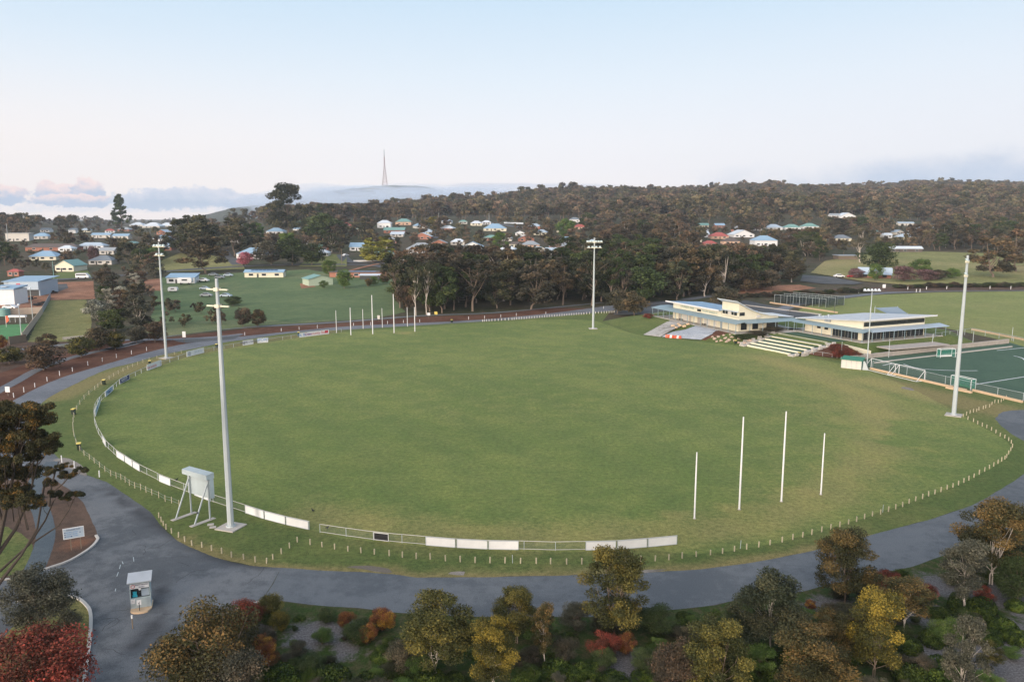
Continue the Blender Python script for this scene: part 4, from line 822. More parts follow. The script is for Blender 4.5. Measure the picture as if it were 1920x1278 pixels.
mb = MB(); mb.box(-.80, -.45, -.03, -.002, .62, 1.02); mb.build('notice', 'white_paint', t); text('i', .2, 'navy_print', t, (-.63, -.045, .84), (math.pi / 2, 0, 0))
mb = MB(); mb.box(w2 + .02, w2 + .07, .2, .5, .9, 1.5); mb.build('side_shelf', 'galvanised', t)
mb = MB(); arc = [(-.85 + .0, 1.3), (-.85, -.35)] + [(-.85 + .95 - .95 * math.cos(a), -.35 - .62 * math.sin(a)) for a in (R(25), R(50), R(75), R(100))] + [(.6, -.85), (.9, -.25), (.9, 1.3)]
mb.prism(arc[::-1] if False else arc, -.05, .15); isl = mb.build('island_kerb', 'sandstone', None, .03); isl.location = F0; isl.rotation_euler = (0, 0, yaw); tag(isl, 'raised concrete island under the ticket booth', 'traffic island')
sgn = tag(empty('keep_sign', F0 + Vector((.12, -.55, .15)), yaw), 'small white sign with black arrow on the booth island', 'sign')
mb = MB(); mb.bar((0, 0, 0), (0, 0, .75), .13, .05); mb.build('post', 'dark_frame', sgn); mb = MB(); mb.box(-.19, .19, -.06, -.03, .55, 1.02); pn = mb.build('panel', 'white_paint', sgn)
mb = MB(); mb.bar((-.1, -.07, .68), (.1, -.07, .88), .05, .01); mb.build('arrow', 'black_paint', pn)
p = P(249, 1178); mb = MB(); mb.bar((0, 0, 0), (0, 0, .95), .07); o = tag(empty('marker_post', p), 'white topped marker post before the booth island', 'post'); mb.build('post', 'post_timber', o); mb = MB(); mb.box(-.055, .055, -.05, .05, .95, 1.25); mb.build('reflector', 'white_paint', o)
# information sign on the left island
A, B = P(134, 1031), P(149, 1025); d = B - A; t = tag(empty('information_sign', A, math.atan2(d.y, d.x) * .45), 'white directory sign with blue lettering on two posts by the footpath', 'sign')
L = d.length
for x in (0, L): mb = MB(); mb.bar((x, 0, -.05), (x, 0, 2.5), .08); mb.build('post', 'post_timber', t)
cx = L / 2 - .12
mb = MB(); mb.box(cx - .98, cx + .98, -.09, -.045, 1.32, 2.50); pn = mb.build('panel', 'white_paint', t)
mb = MB(); mb.box(cx - .92, cx + .92, -.1, -.092, 1.38, 2.44); mb.build('pale_blue_field', 'pale_roof', pn)
text('SOUNNESS PARK', .17, 'navy_print', pn, (cx, -.105, 2.27), (math.pi / 2, 0, 0))
for i, s_ in enumerate(('FOOTBALL  HOCKEY', 'CRICKET  SOCCER', 'PARKING     TOILETS')): text(s_, .12, 'blue_print', pn, (cx - .15, -.105, 2.02 - .22 * i), (math.pi / 2, 0, 0))
for x, z in ((-.8, 2.02), (-.8, 1.80), (-.8, 1.56), (.6, 1.9), (-.2, 1.56)): mb = MB(); mb.box(cx + x - .05, cx + x + .05, -.108, -.102, z - .05, z + .05); mb.build('pictogram', 'navy_print', pn)
def small_sign(px, py, topy, label, m, w_=.5, h_=.6):
    p = P(px, py); H = hpx(p, py - topy); t = tag(empty('road_sign', p), label, 'sign'); mb = MB(); mb.bar((0, 0, 0), (0, 0, H), .08); mb.build('post', 'post_timber', t)
    mb = MB(); mb.box(-w_ / 2, w_ / 2, -.08, -.045, H - h_, H); mb.build('panel', m, t); return t
s1 = small_sign(15.5, 742, 724, 'white sign board above the large tree on the left path', 'white_paint', .9, 1.1); s2 = small_sign(346, 641, 621, 'tall white sign at the side road junction', 'white_paint', .9, 1.6)
small_sign(804, 597, 586, 'round pale sign before the dark trees', 'white_paint', 1.0, .9); small_sign(817.5, 595, 584, 'yellow road sign before the dark trees', 'yellow_plastic', 1.0, 1.0)
small_sign(1657, 545, 533, 'white sign above the second oval road', 'white_paint', 1.4, 1.6); small_sign(710, 602, 591, 'pale sign in the paddock edge behind the far goal', 'pale_wall', .8, 1.2)
p = P(265, 1060)
# ------------------------------------------------------------------ first pavilion
def frame(name, p0, p1, label, cat, z):
    """local X runs from p0 to p1 along the front, Y away from the field"""
    a, b = Vector(p0), Vector(p1); d = b - a; return tag(empty(name, (a.x, a.y, z), math.atan2(d.y, d.x)), label, cat), d.length
def slabpoly(mb, prof, x0, x1, th):
    """a bent sheet: profile (y, z) swept along x with thickness"""
    n = len(prof); V = [(x, y, z + t) for x in (x0, x1) for t in (0, th) for y, z in prof]; F = []
    for i in range(n - 1):
        F += [(i, i + 1, 2 * n + i + 1, 2 * n + i), (n + i, 3 * n + i, 3 * n + i + 1, n + i + 1), (i, n + i, n + i + 1, i + 1), (2 * n + i, 2 * n + i + 1, 3 * n + i + 1, 3 * n + i)]
    F += [(0, 2 * n, 3 * n, n), (n - 1, 2 * n - 1, 4 * n - 1, 3 * n - 1)]
    return mb.add(V, F)
def post_row(t, pts, z1, m='verandah_roof', w_=.12):
    for x, y in pts: mb = MB(); mb.bar((x, y, 0), (x, y, z1), w_); mb.build('verandah_post', m, t)
def slab(mb, x0, x1, y0, y1, z0, z1, z2, z3, th=.12):
    """sloping slab with corner heights (x0y0, x1y0, x1y1, x0y1)"""
    c = [(x0, y0, z0), (x1, y0, z1), (x1, y1, z2), (x0, y1, z3)]
    return mb.add(c + [(a, b, z + th) for a, b, z in c], [(0, 3, 2, 1), (4, 5, 6, 7), (0, 1, 5, 4), (1, 2, 6, 5), (2, 3, 7, 6), (3, 0, 4, 7)])
t, L = frame('pavilion', PZ(1242, 596, 2)[:2], PZ(1380, 626, 2)[:2], 'long cream pavilion with pale blue roof and curved end roof', 'pavilion', 2.0)
W = L - 3.0; SC = L / 37.0
mb = MB(); mb.box(-5, L + .4, -.4, 23, -.6, .12); mb.build('floor_slab', 'limestone', t)
mb = MB(); mb.box(1.5, W, 3, 17, .12, 4.2); mb.build('wall', 'cream_wall', t)
mb = MB(); mb.add([(1.5, 3.0, 4.2), (26.5, 3.0, 4.2), (26.5, 14.5, 4.2), (1.5, 14.5, 4.2), (1.5, 3.0, 5.1), (26.5, 3.0, 5.2), (26.5, 14.5, 4.45), (1.5, 14.5, 4.4)], [(0, 1, 5, 4), (1, 2, 6, 5), (2, 3, 7, 6), (3, 0, 4, 7), (4, 5, 6, 7)]); mb.build('upper_wall', 'cream_wall', t)
mb = MB(); slab(mb, -1.2, 26.8, 1.9, 16, 5.2, 5.3, 4.4, 4.4, .14); mb.build('roof', 'ribbed_blue', t)
mb = MB(); mb.box(-1.3, 26.9, 1.80, 1.9, 5.12, 5.5); mb.box(-1.32, -1.2, 1.9, 16, 5.0, 5.34) if False else None; mb.build('fascia', 'white_paint', t)
mb = MB(); slab(mb, -6.0, L + .6, -.6, 3.0, 2.75, 2.75, 3.35, 3.35, .10); mb.build('verandah_roof', 'verandah_roof', t)
mb = MB(); slab(mb, W + .003, L + .6, 3.0, 21.5, 3.35, 2.75, 2.75, 3.35, .10); mb.build('side_verandah_roof', 'verandah_roof', t)
mb = MB(); slab(mb, -6, 1.4, 3.003, 6, 3.35, 3.3, 3.3, 3.35, .1); mb.build('side_verandah_roof', 'verandah_roof', t)
post_row(t, [(x, -.3) for x in np.linspace(-5.5, L + .2, 14)] + [(L + .2, y) for y in (4.5, 9, 13.5, 18, 21)] + [(-5.5, 4)], 2.75)
# curved end
yf = [3.0, 5, 7.5, 10, 13, 16.5, 19]; zf = [8.0, 7.0, 5.9, 5.05, 4.4, 3.95, 3.7]
V = [(x, y, 3.9) for x in (26.9, W + .05) for y in yf] + [(x, y, z) for x in (26.9, W + .05) for y, z in zip(yf, zf)]; n = len(yf)
F = [(i, i + 1, 2 * n + i + 1, 2 * n + i) for i in range(n - 1)] + [(n + i, 3 * n + i, 3 * n + i + 1, n + i + 1) for i in range(n - 1)] + [(0, 2 * n, 3 * n, n)]
mb = MB(); mb.add(V, F); mb.build('curved_end_wall', 'cream_wall', t)
mb = MB(); slabpoly(mb, [(1.6, 8.75), (3, 8.05)] + list(zip(yf[1:], [z + .05 for z in zf[1:]])) + [(21.8, 3.55)], 26.2, W + .9, .16); mb.build('curved_roof', 'white_roof', t)
mb = MB(); mb.box(27.2, 33.8, 2.94, 2.998, 4.55, 5.55); mb.box(W + .052, W + .10, 3.2, 5.0, 4.55, 5.55); mb.build('clerestory_window', 'glass', t)
mb = MB(); [mb.box(x - .06, x + .06, 2.90, 2.938, 4.5, 5.6) for x in (28.5, 29.8, 31.3, 32.5)]; mb.box(29.8, 31.2, 2.91, 2.939, 4.6, 5.5); mb.build('window_frame', 'pale_wall', t)
mb = MB(); slab(mb, 26.95, W + .3, 2.2, 2.92, 5.62, 5.62, 5.75, 5.75, .06); mb.build('window_hood', 'pale_roof', t)
mb = MB(); mb.box(14.6, 16.6, 2.95, 2.998, 3.75, 4.45); mb.build('vent_window', 'glass', t)
text('SOUNNESS PARK', .95, 'green_roof', t, (9.3, 2.97, 4.35), (math.pi / 2, 0, 0)); text('MOUNT BARKER FC', .85, 'green_roof', t, (21.0, 2.97, 4.15), (math.pi / 2, 0, 0))
for x, ww, m in ((5.3, 1.2, 'concrete'), (11.0, 1.2, 'concrete'), (16.2, 2.6, 'concrete'), (23.8, 1.4, 'pale_wall'), (26.8, 1.0, 'grey_roof'), (8.5, 3.2, 'pale_wall'), (19.8, 2.8, 'pale_wall')):
    mb = MB(); mb.box(x - ww / 2, x + ww / 2, 2.95, 2.997, .14, 2.35); mb.build('door' if ww < 2 else 'roller_shutter', m, t)
for y in (5.0, 9.0, 14.0, 16.9 - .9): mb = MB(); mb.box(W + .002, W + .06, y - 1.1, y + .9, .5, 2.5); mb.build('window', 'glass', t)
mb = MB(); mb.box(W + .06, W + .45, 9.0, 10.3, 3.85, 4.6); mb.build('air_conditioner', 'pale_wall', t)
for x in (6.5, 18.6): mb = MB(); mb.box(x, x + 1.6, 1.9, 2.3, .45, .55); mb.box(x + .1, x + .2, 1.95, 2.25, .12, .45); mb.box(x + 1.4, x + 1.5, 1.95, 2.25, .12, .45); b_ = mb.build('bench', 'dark_frame', None); b_.parent = t
mb = MB(); mb.bar((-5.2, -.35, .9), (-5.2, 5, .9), .06); [mb.bar((-5.2, y, .1), (-5.2, y, .9), .05) for y in (0, 1.7, 3.4, 5)]; mb.build('handrail', 'galvanised', t)
# ------------------------------------------------------------------ second pavilion
t, L = frame('pavilion', PZ(1500, 622, 2)[:2], PZ(1617, 643, 2)[:2], 'cream pavilion with large white skillion roof and dark glass walls', 'pavilion', 2.0)
W = L - 2.6; D = 26.0
mb = MB(); mb.box(-6, L + .3, -.4, D + 4, -.6, .12); mb.build('floor_slab', 'limestone', t)
mb = MB(); mb.box(-1.0, W, 2.8, D, .12, 3.3); mb.build('wall', 'cream_wall', t)
mb = MB(); mb.add([(-1.0, 2.8, 3.3), (W, 2.8, 3.3), (W, D, 3.3), (-1.0, D, 3.3), (-1.0, 2.8, 3.45), (W, 2.8, 5.3), (W, D, 5.3), (-1.0, D, 3.45)], [(0, 1, 5, 4), (1, 2, 6, 5), (2, 3, 7, 6), (3, 0, 4, 7)]); mb.build('upper_wall', 'cream_wall', t)
mb = MB(); slab(mb, -4.0, W + 1.0, 1.8, D + 3.5, 3.35, 5.42, 5.42, 3.35, .22); mb.build('roof', 'ribbed_white', t)
mb = MB(); mb.box(W + 1.003, W + 1.08, 1.7, D + 3.5, 5.32, 5.70); mb.build('fascia', 'white_paint', t)
mb = MB(); slab(mb, -7, L + .4, -.5, 2.797, 2.6, 2.6, 3.1, 3.1, .1); mb.build('verandah_roof', 'verandah_roof', t)
mb = MB(); slab(mb, W + .003, L + .5, 2.8, D + 6, 3.1, 2.6, 2.6, 3.1, .1); mb.build('side_verandah_roof', 'pale_roof', t)
post_row(t, [(x, -.3) for x in np.linspace(-5.5, L + .1, 9)] + [(L + .2, y) for y in np.linspace(3.2, D + 5, 8)], 2.6)
mb = MB(); mb.box(W + .002, W + .06, 3.0, D - .2, 3.75, 4.85); mb.build('clerestory_window', 'glass', t)
for i in range(7): y = 3.0 + i * 3.25; mb = MB(); mb.box(W + .002, W + .05, y + .05, y + 3.15, .15, 2.7); mb.build('glass_wall', 'glass', t)
for i in range(4): x = 9.2 + i * 2.2; mb = MB(); mb.box(x, x + 2.1, 2.74, 2.797, .15, 2.6); mb.build('glass_wall', 'glass', t)
for i in range(4):
    x = 9.2 + i * 2.2; mb = MB(); mb.box(x + 1.0, x + 1.08, 2.70, 2.738, .15, 2.6); mb.build('mullion', 'grey_roof', t)
for i in range(7):
    y = 3.0 + i * 3.25; mb = MB(); mb.box(W + .051, W + .09, y + 1.5, y + 1.6, .15, 2.7); mb.build('mullion', 'grey_roof', t)
for x in (4.2, 6.9): mb = MB(); mb.box(x - .65, x + .65, 2.75, 2.797, 1.4, 2.5); mb.build('window', 'glass', t)
for x in (7.0, 8.0): mb = MB(); mb.box(x - .4, x + .4, 2.2, 2.78, 3.75, 4.5); mb.build('air_conditioner', 'grey_roof', t)
for x, y in ((-1.0, 8), (1.5, 7), (0.5, 10)): mb = MB(); mb.tube([(x, y, 3.7), (x, y, 4.35)], [.22, .22], 10); mb.blob((x, y, 4.4), .35, .35, .2, 1, 1, 0); mb.build('roof_vent', 'galvanised', t)
# terraced seating
g = 'cream terrace walls below the second pavilion'
rows = [((1460, 625.4), (1551, 642), 1.95), ((1447.7, 630.6), (1540.4, 647.3), 1.65), ((1435, 634.8), (1525.8, 651.5), 1.35), ((1422.7, 639), (1513, 655.6), 1.05), ((1408, 642), (1498.8, 659.8), .75), ((1402, 646.5), (1482, 663), .42)]
nm = ('topmost', 'second from the top', 'third from the top', 'fourth from the top', 'fifth from the top', 'lowest')
for (a, b, z), l in zip(rows, nm):
    A, B = PZ(*a, z), PZ(*b, z); d = B - A; mb = MB(); mb.box(0, d.length, -.22, .22, -.55, .10)
    o = mb.build('terrace_wall', 'cream_wall', None, .03); o.location = A; o.rotation_euler = (0, 0, math.atan2(d.y, d.x)); tag(o, f'cream seating wall, {l} of the six grass terraces', 'terrace wall', g)
up_ = [PZ(*r[0], r[2]) for r in rows]; rt_ = [PZ(*r[1], r[2]) for r in rows]
for side_, l in ((up_, 'left'), (rt_, 'right')):
    t = tag(empty('steps', side_[0]), f'stone steps on the {"car park" if l == "left" else "hockey pitch"} side of the grass terraces', 'steps'); sg_ = -1.1 if l == 'left' else 1.1; d = (rt_[0] - up_[0]).normalized()
    for i, p in enumerate(side_):
        q = p - side_[0] + d * sg_; mb = MB(); mb.box(-.85, .85, -1.2, 1.2, -.8, .0); o = mb.build('step', 'limestone', t); o.location = q; o.rotation_euler = (0, 0, math.atan2(d.y, d.x))
        mb = MB(); mb.box(-.25, .25, -.5, .5, -.1, .45); o = mb.build('stone_block', 'limestone', t); o.location = q + d * sg_; o.rotation_euler = (0, 0, math.atan2(d.y, d.x))
def bank_sheet(name, px, m, off=.05, kind='structure', label=None, cat=None, sp=1.5): return sheet(name, v2(gpts(px)), m, off, sp, None, 0, kind, label, cat)
for i in range(5):
    a, b, c, d_ = PZ(*rows[i][0], rows[i][2]), PZ(*rows[i][1], rows[i][2]), PZ(*rows[i + 1][1], rows[i + 1][2]), PZ(*rows[i + 1][0], rows[i + 1][2])
    sh = Vector((.0, 0, 0)); mb = MB(); z = rows[i + 1][2] + .06; mb.add([(a.x, a.y, z), (b.x, b.y, z), (c.x, c.y, z), (d_.x, d_.y, z)], [(0, 1, 2, 3)] if True else []); o = mb.build('terrace_lawn', 'synthetic_turf'); tag(o, kind='structure')
# sheets on the bank
bank_sheet('gravel_ramp', [(1206, 627.5), (1238, 631.5), (1262, 618), (1292, 606), (1258, 600), (1236, 611)], 'worn_concrete', .06)
mb_ = bank_sheet('membrane', [(1241, 631.5), (1314, 637), (1336, 626), (1354, 617), (1306, 610), (1285, 618), (1262, 622)], 'grey_sheet', .07)
bank_sheet('bark_bed', [(1316, 637), (1376, 646), (1400, 640), (1460, 622), (1470, 616), (1400, 624), (1376, 628), (1356, 617)], 'mulch', .05)
bank_sheet('upper_lawn', [(1470, 624.5), (1560, 641), (1590, 640), (1500, 623)], 'synthetic_turf', .06)
bank_sheet('paving', [(1383, 628), (1470, 616), (1500, 622), (1470, 624)], 'limestone', .07)
bank_sheet('bark_bed', [(1515, 664), (1560, 642), (1590, 648), (1600, 668), (1560, 671)], 'mulch', .05)
# cream walls by the red bush
def wall_px(name, a, b, z0, h, th, m, label, cat='wall', g=None):
    A, B = PZ(*a, z0), PZ(*b, z0); d = B - A; mb = MB(); mb.box(0, d.length, -th / 2, th / 2, -.3, h); o = mb.build(name, m, None, .02); o.location = A; o.rotation_euler = (0, 0, math.atan2(d.y, d.x)); return tag(o, label, cat, g)
wall_px('retaining_wall', (1569, 648), (1632, 664), 1.0, .9, .3, 'cream_wall', 'short cream wall behind the red bush')
wall_px('retaining_wall', (1592, 676), (1890, 643), 0, 1.15, .6, 'wall_block', 'long grey stone block wall behind the hockey pitch')
wall_px('retaining_wall', (1640, 681), (1897, 650.5), 0, .30, .4, 'limestone', 'low pale kerb wall along the far side of the hockey pitch')
wall_px('kerb_wall', (1632, 692), (1812, 733.5), 0, .45, .35, 'sandstone', 'peach coloured low wall along the near side of hockey pitch, left stretch')
wall_px('kerb_wall', (1774, 727.5), (1822, 737), 0, .4, .5, 'sandstone', 'short peach wall bay behind the near hockey goal')
wall_px('kerb_wall', (1824, 733), (1917, 755), 0, .45, .35, 'sandstone', 'peach coloured low wall along the near side of hockey pitch, right stretch')
wall_px('kerb_wall', (1822, 618.5), (1990, 652), 0, .5, .5, 'sandstone', 'peach coloured low wall beside the second oval')
wall_px('kerb_wall', (1444, 568), (1570, 587), 0, .5, .6, 'sandstone', 'long peach coloured kerb wall before the cricket nets')
wall_px('kerb_wall', (1370, 569), (1540, 590), 0, .3, .5, 'limestone', 'pale low kerb wall along the far side of the car park')
wire_fence([(1636, 690), (1700, 703), (1772, 720), (1819, 731), (1870, 742.5), (1918, 753)], 'chain link fence along the near side of the hockey pitch', 1.7, 'galvanised', 4.2)
wire_fence([(1750, 636), (1822, 625), (1900, 640), (2000, 660)], 'chain link fence between the second oval and the pavilion lawn', 1.6, 'galvanised', 6)
wire_fence([(1600, 674), (1560, 670), (1525, 664)], 'metal handrail along the path below the red bush', .9, 'galvanised', 2.5, None, 'handrail')
# deck beside second pavilion
mb = MB(); mb.box(0, 20, -5.5, -.6, 0, .22); o = mb.build('paved_terrace', 'wall_block', None); p = PZ(1640, 650, 1.6); o.location = p; o.rotation_euler = (0, 0, math.atan2(.38, .92)); tag(o, 'pale paved terrace before the glass walls of the second pavilion', 'terrace')
# dugout
t = tag(empty('dugout', P(1577, 689), R(-38)), 'green roofed team dugout with pale front beside the soccer goals', 'dugout')
mb = MB(); mb.box(0, 4.4, 0, .08, 0, 2.0); mb.build('front_panel', 'pale_wall', t); [((lambda m_: (m_.bar((x, -.04, 0), (x, -.04, 2), .07), m_.build('post', 'galvanised', t)))(MB())) for x in (0, 1.1, 2.2, 3.3, 4.4)]
mb = MB(); slab(mb, -.2, 4.6, -.3, 2.4, 2.0, 2.0, 2.5, 2.5, .08); mb.build('roof', 'green_paint', t); mb = MB(); mb.box(4.32, 4.4, .1, 2.0, 0, 1.98); mb.box(0, .08, .1, 2.0, 0, 1.98); mb.build('side_panel', 'green_paint', t)
mb = MB(); mb.add([(4.6, .2, 0), (5.9, .5, 0), (5.0, .4, 2.0), (4.7, .2, 2.0), (4.6, .3, 0), (5.9, .6, 0), (5.0, .5, 2.0), (4.7, .3, 2.0)], [(0, 1, 2, 3), (7, 6, 5, 4), (0, 4, 5, 1), (1, 5, 6, 2), (2, 6, 7, 3), (3, 7, 4, 0)]); mb.build('leaning_sheet', 'galvanised', t)
# goals
def box_goal(a, b, h, dpt, label, m, r=.07, net=None, low=None, name='soccer_goal', cat='goal', flip=1):
    A, B = P(*a), P(*b); d = B - A; L = d.length; t = tag(empty(name, A, math.atan2(d.y, d.x)), label, cat); y = dpt * flip
    mb = MB(); mb.bar((0, 0, 0), (0, 0, h), r); mb.bar((L, 0, 0), (L, 0, h), r); mb.bar((0, 0, h), (L, 0, h), r); mb.build('front_frame', m, t)
    mb = MB(); mb.bar((0, 0, .04), (0, y, .04), r); mb.bar((L, 0, .04), (L, y, .04), r); mb.bar((0, y, .04), (L, y, .04), r); mb.build('base_frame', m, t)
    mb = MB()
    if low is None: mb.bar((0, 0, h), (0, y, .04), r * .7); mb.bar((L, 0, h), (L, y, .04), r * .7)
    else: mb.bar((0, y, 0), (0, y, h), r); mb.bar((L, y, 0), (L, y, h), r); mb.bar((0, y, h), (L, y, h), r); mb.bar((0, 0, h), (0, y, h), r); mb.bar((L, 0, h), (L, y, h), r)
    mb.build('brace', m, t)
    if net:
        mb = MB(); mb.add([(0, y, 0), (L, y, 0), (L, y, h), (0, y, h)], [(0, 1, 2, 3)]); mb.add([(0, 0, 0), (0, y, 0), (0, y, h), (0, 0, h)], [(0, 1, 2, 3)]); mb.add([(L, 0, 0), (L, y, 0), (L, y, h), (L, 0, h)], [(0, 1, 2, 3)]); mb.build('net', net, t)
        mb = MB(); mb.box(.05, L - .05, y - .03 * flip - .02, y - .03 * flip + .02, 0, .46); mb.build('backboard', 'white_paint' if 'far' in label else 'green_paint', t)
box_goal((1633, 690), (1685, 703), 2.3, 2.2, 'white portable soccer goal beside the hockey light pole', 'white_paint', .1, flip=-1)
box_goal((1678, 701), (1733, 714), 2.3, 2.2, 'white portable soccer goal nearer the peach wall bay', 'white_paint', .1, flip=-1)
mat('goal_net', mesh_dark, rough=.9); MATS['goal_net'].node_tree.nodes['Principled BSDF'].inputs['Base Color'].default_value = (.03, .22, .17, 1)
box_goal((1763, 671), (1791, 670), 2.15, 1.3, 'white framed hockey goal with green net at far side of pitch', 'white_paint', .09, 'goal_net', True, 'hockey_goal', flip=1)
box_goal((1782, 722), (1820, 731), 2.15, 1.2, 'white framed hockey goal with green net behind near wall', 'white_paint', .09, 'goal_net', True, 'hockey_goal', flip=1)
# orange barriers, rocks
for i, px in enumerate((1250, 1254, 1258, 1262, 1267, 1271, 1275)):
    p = P(px, 632.5 + i * .35); mb = MB(); mb.add([(-.4, -.2, 0), (.4, -.2, 0), (.4, .2, 0), (-.4, .2, 0), (-.32, -.06, .85), (.32, -.06, .85), (.32, .06, .85), (-.32, .06, .85)], [(0, 3, 2, 1), (4, 5, 6, 7), (0, 1, 5, 4), (1, 2, 6, 5), (2, 3, 7, 6), (3, 0, 4, 7)])
    o = mb.build('barrier', 'orange_plastic' if i not in (2, 5) else 'white_paint', None, .03); o.location = p; o.rotation_euler = (0, 0, RN.uniform(-.5, .5)); tag(o, 'white plastic barrier in the row below the grey membrane' if i in (2, 5) else 'orange plastic barrier in the row below the grey membrane', 'barrier', 'plastic barriers below the first pavilion')
for i, (px, py, r) in enumerate(((1340, 637, .9), (1347, 633, .8), (1352, 640, .8), (1360, 636, .9), (1366, 640, 1.0), (1372, 634, .9), (1357, 630, .7), (1378, 640, .8), (1344, 641, .6), (1386, 636, .8), (1369, 629, .7), (1336, 632, .6), (1362, 642, .7), (1395, 645, 1.1), (1404, 641, 1.1), (1385, 644, .8))):
    p = P(px, py); mb = MB(); mb.blob((0, 0, r * .25), r * .65, r * .5, r * .5, i + 1, 2, .3); o = mb.build('boulder', 'rock'); o.location = p; tag(o, 'pale brown boulder on the rocky bank below the first pavilion', 'boulder', 'boulders on the bank below the first pavilion')
for i, (px, py, r) in enumerate(((1262, 612, .9), (1268, 615, .8), (1275, 611, .8), (1283, 613, 1.0), (1290, 609, .9), (1272, 608, .7))):
    p = P(px, py); mb = MB(); mb.blob((0, 0, r * .25), r * .65, r * .5, r * .4, i + 30, 2, .3); o = mb.build('boulder', 'sandstone'); o.location = p; tag(o, 'peach coloured boulder between the gravel ramp and the membrane', 'boulder', 'boulders beside the gravel ramp')
# shade sail and cricket nets
a = [PZ(1640, 577, 3.2), PZ(1683, 575, 4.3), PZ(1702, 588, 3.4), PZ(1665, 588, 2.8)]; t = tag(empty('shade_sail', P(1670, 600)), 'grey blue shade sail over the edge of the second oval', 'shade sail'); o0 = t.location
mb = MB(); N = 8; V = []
for i in range(N + 1):
    for j in range(N + 1):
        u, v = i / N, j / N; q = (a[0] * (1 - u) + a[1] * u) * (1 - v) + (a[3] * (1 - u) + a[2] * u) * v; q = q - o0; q.z -= .5 * math.sin(math.pi * u) * math.sin(math.pi * v); V.append(q)
F = [(i * (N + 1) + j, i * (N + 1) + j + 1, (i + 1) * (N + 1) + j + 1, (i + 1) * (N + 1) + j) for i in range(N) for j in range(N)]
mb.add(V, F); o = mb.build('canopy', 'shade_cloth', t); md = o.modifiers.new('thickness', 'SOLIDIFY'); md.thickness = .03
for q in a: mb = MB(); mb.bar((q.x - o0.x, q.y - o0.y, 0), (q.x - o0.x, q.y - o0.y, q.z + .2), .14); mb.build('post', 'galvanised', t)
A, B = P(1452, 568), P(1548, 577); d = B - A; t = tag(empty('cricket_nets', A, math.atan2(d.y, d.x)), 'row of dark cricket practice nets on tall steel posts', 'cricket nets'); L = d.length
for i in range(9):
    x = L * i / 8
    for y in (0, 7, 14): mb = MB(); mb.bar((x, y, 0), (x, y, 3.6), .07); mb.build('post', 'galvanised', t)
    mb = MB(); mb.add([(x, 0, 0), (x, 14, 0), (x, 14, 3.4), (x, 0, 3.4)], [(0, 1, 2, 3)]); mb.build('net', 'dark_netting', t)
mb = MB(); mb.add([(0, 14, 0), (L, 14, 0), (L, 14, 3.4), (0, 14, 3.4)], [(0, 1, 2, 3)]); mb.build('net', 'dark_netting', t)
mb = MB(); [mb.bar((0, y, 3.4), (L, y, 3.4), .08) for y in (0, 7, 14)]; mb.build('top_rail', 'galvanised', t)

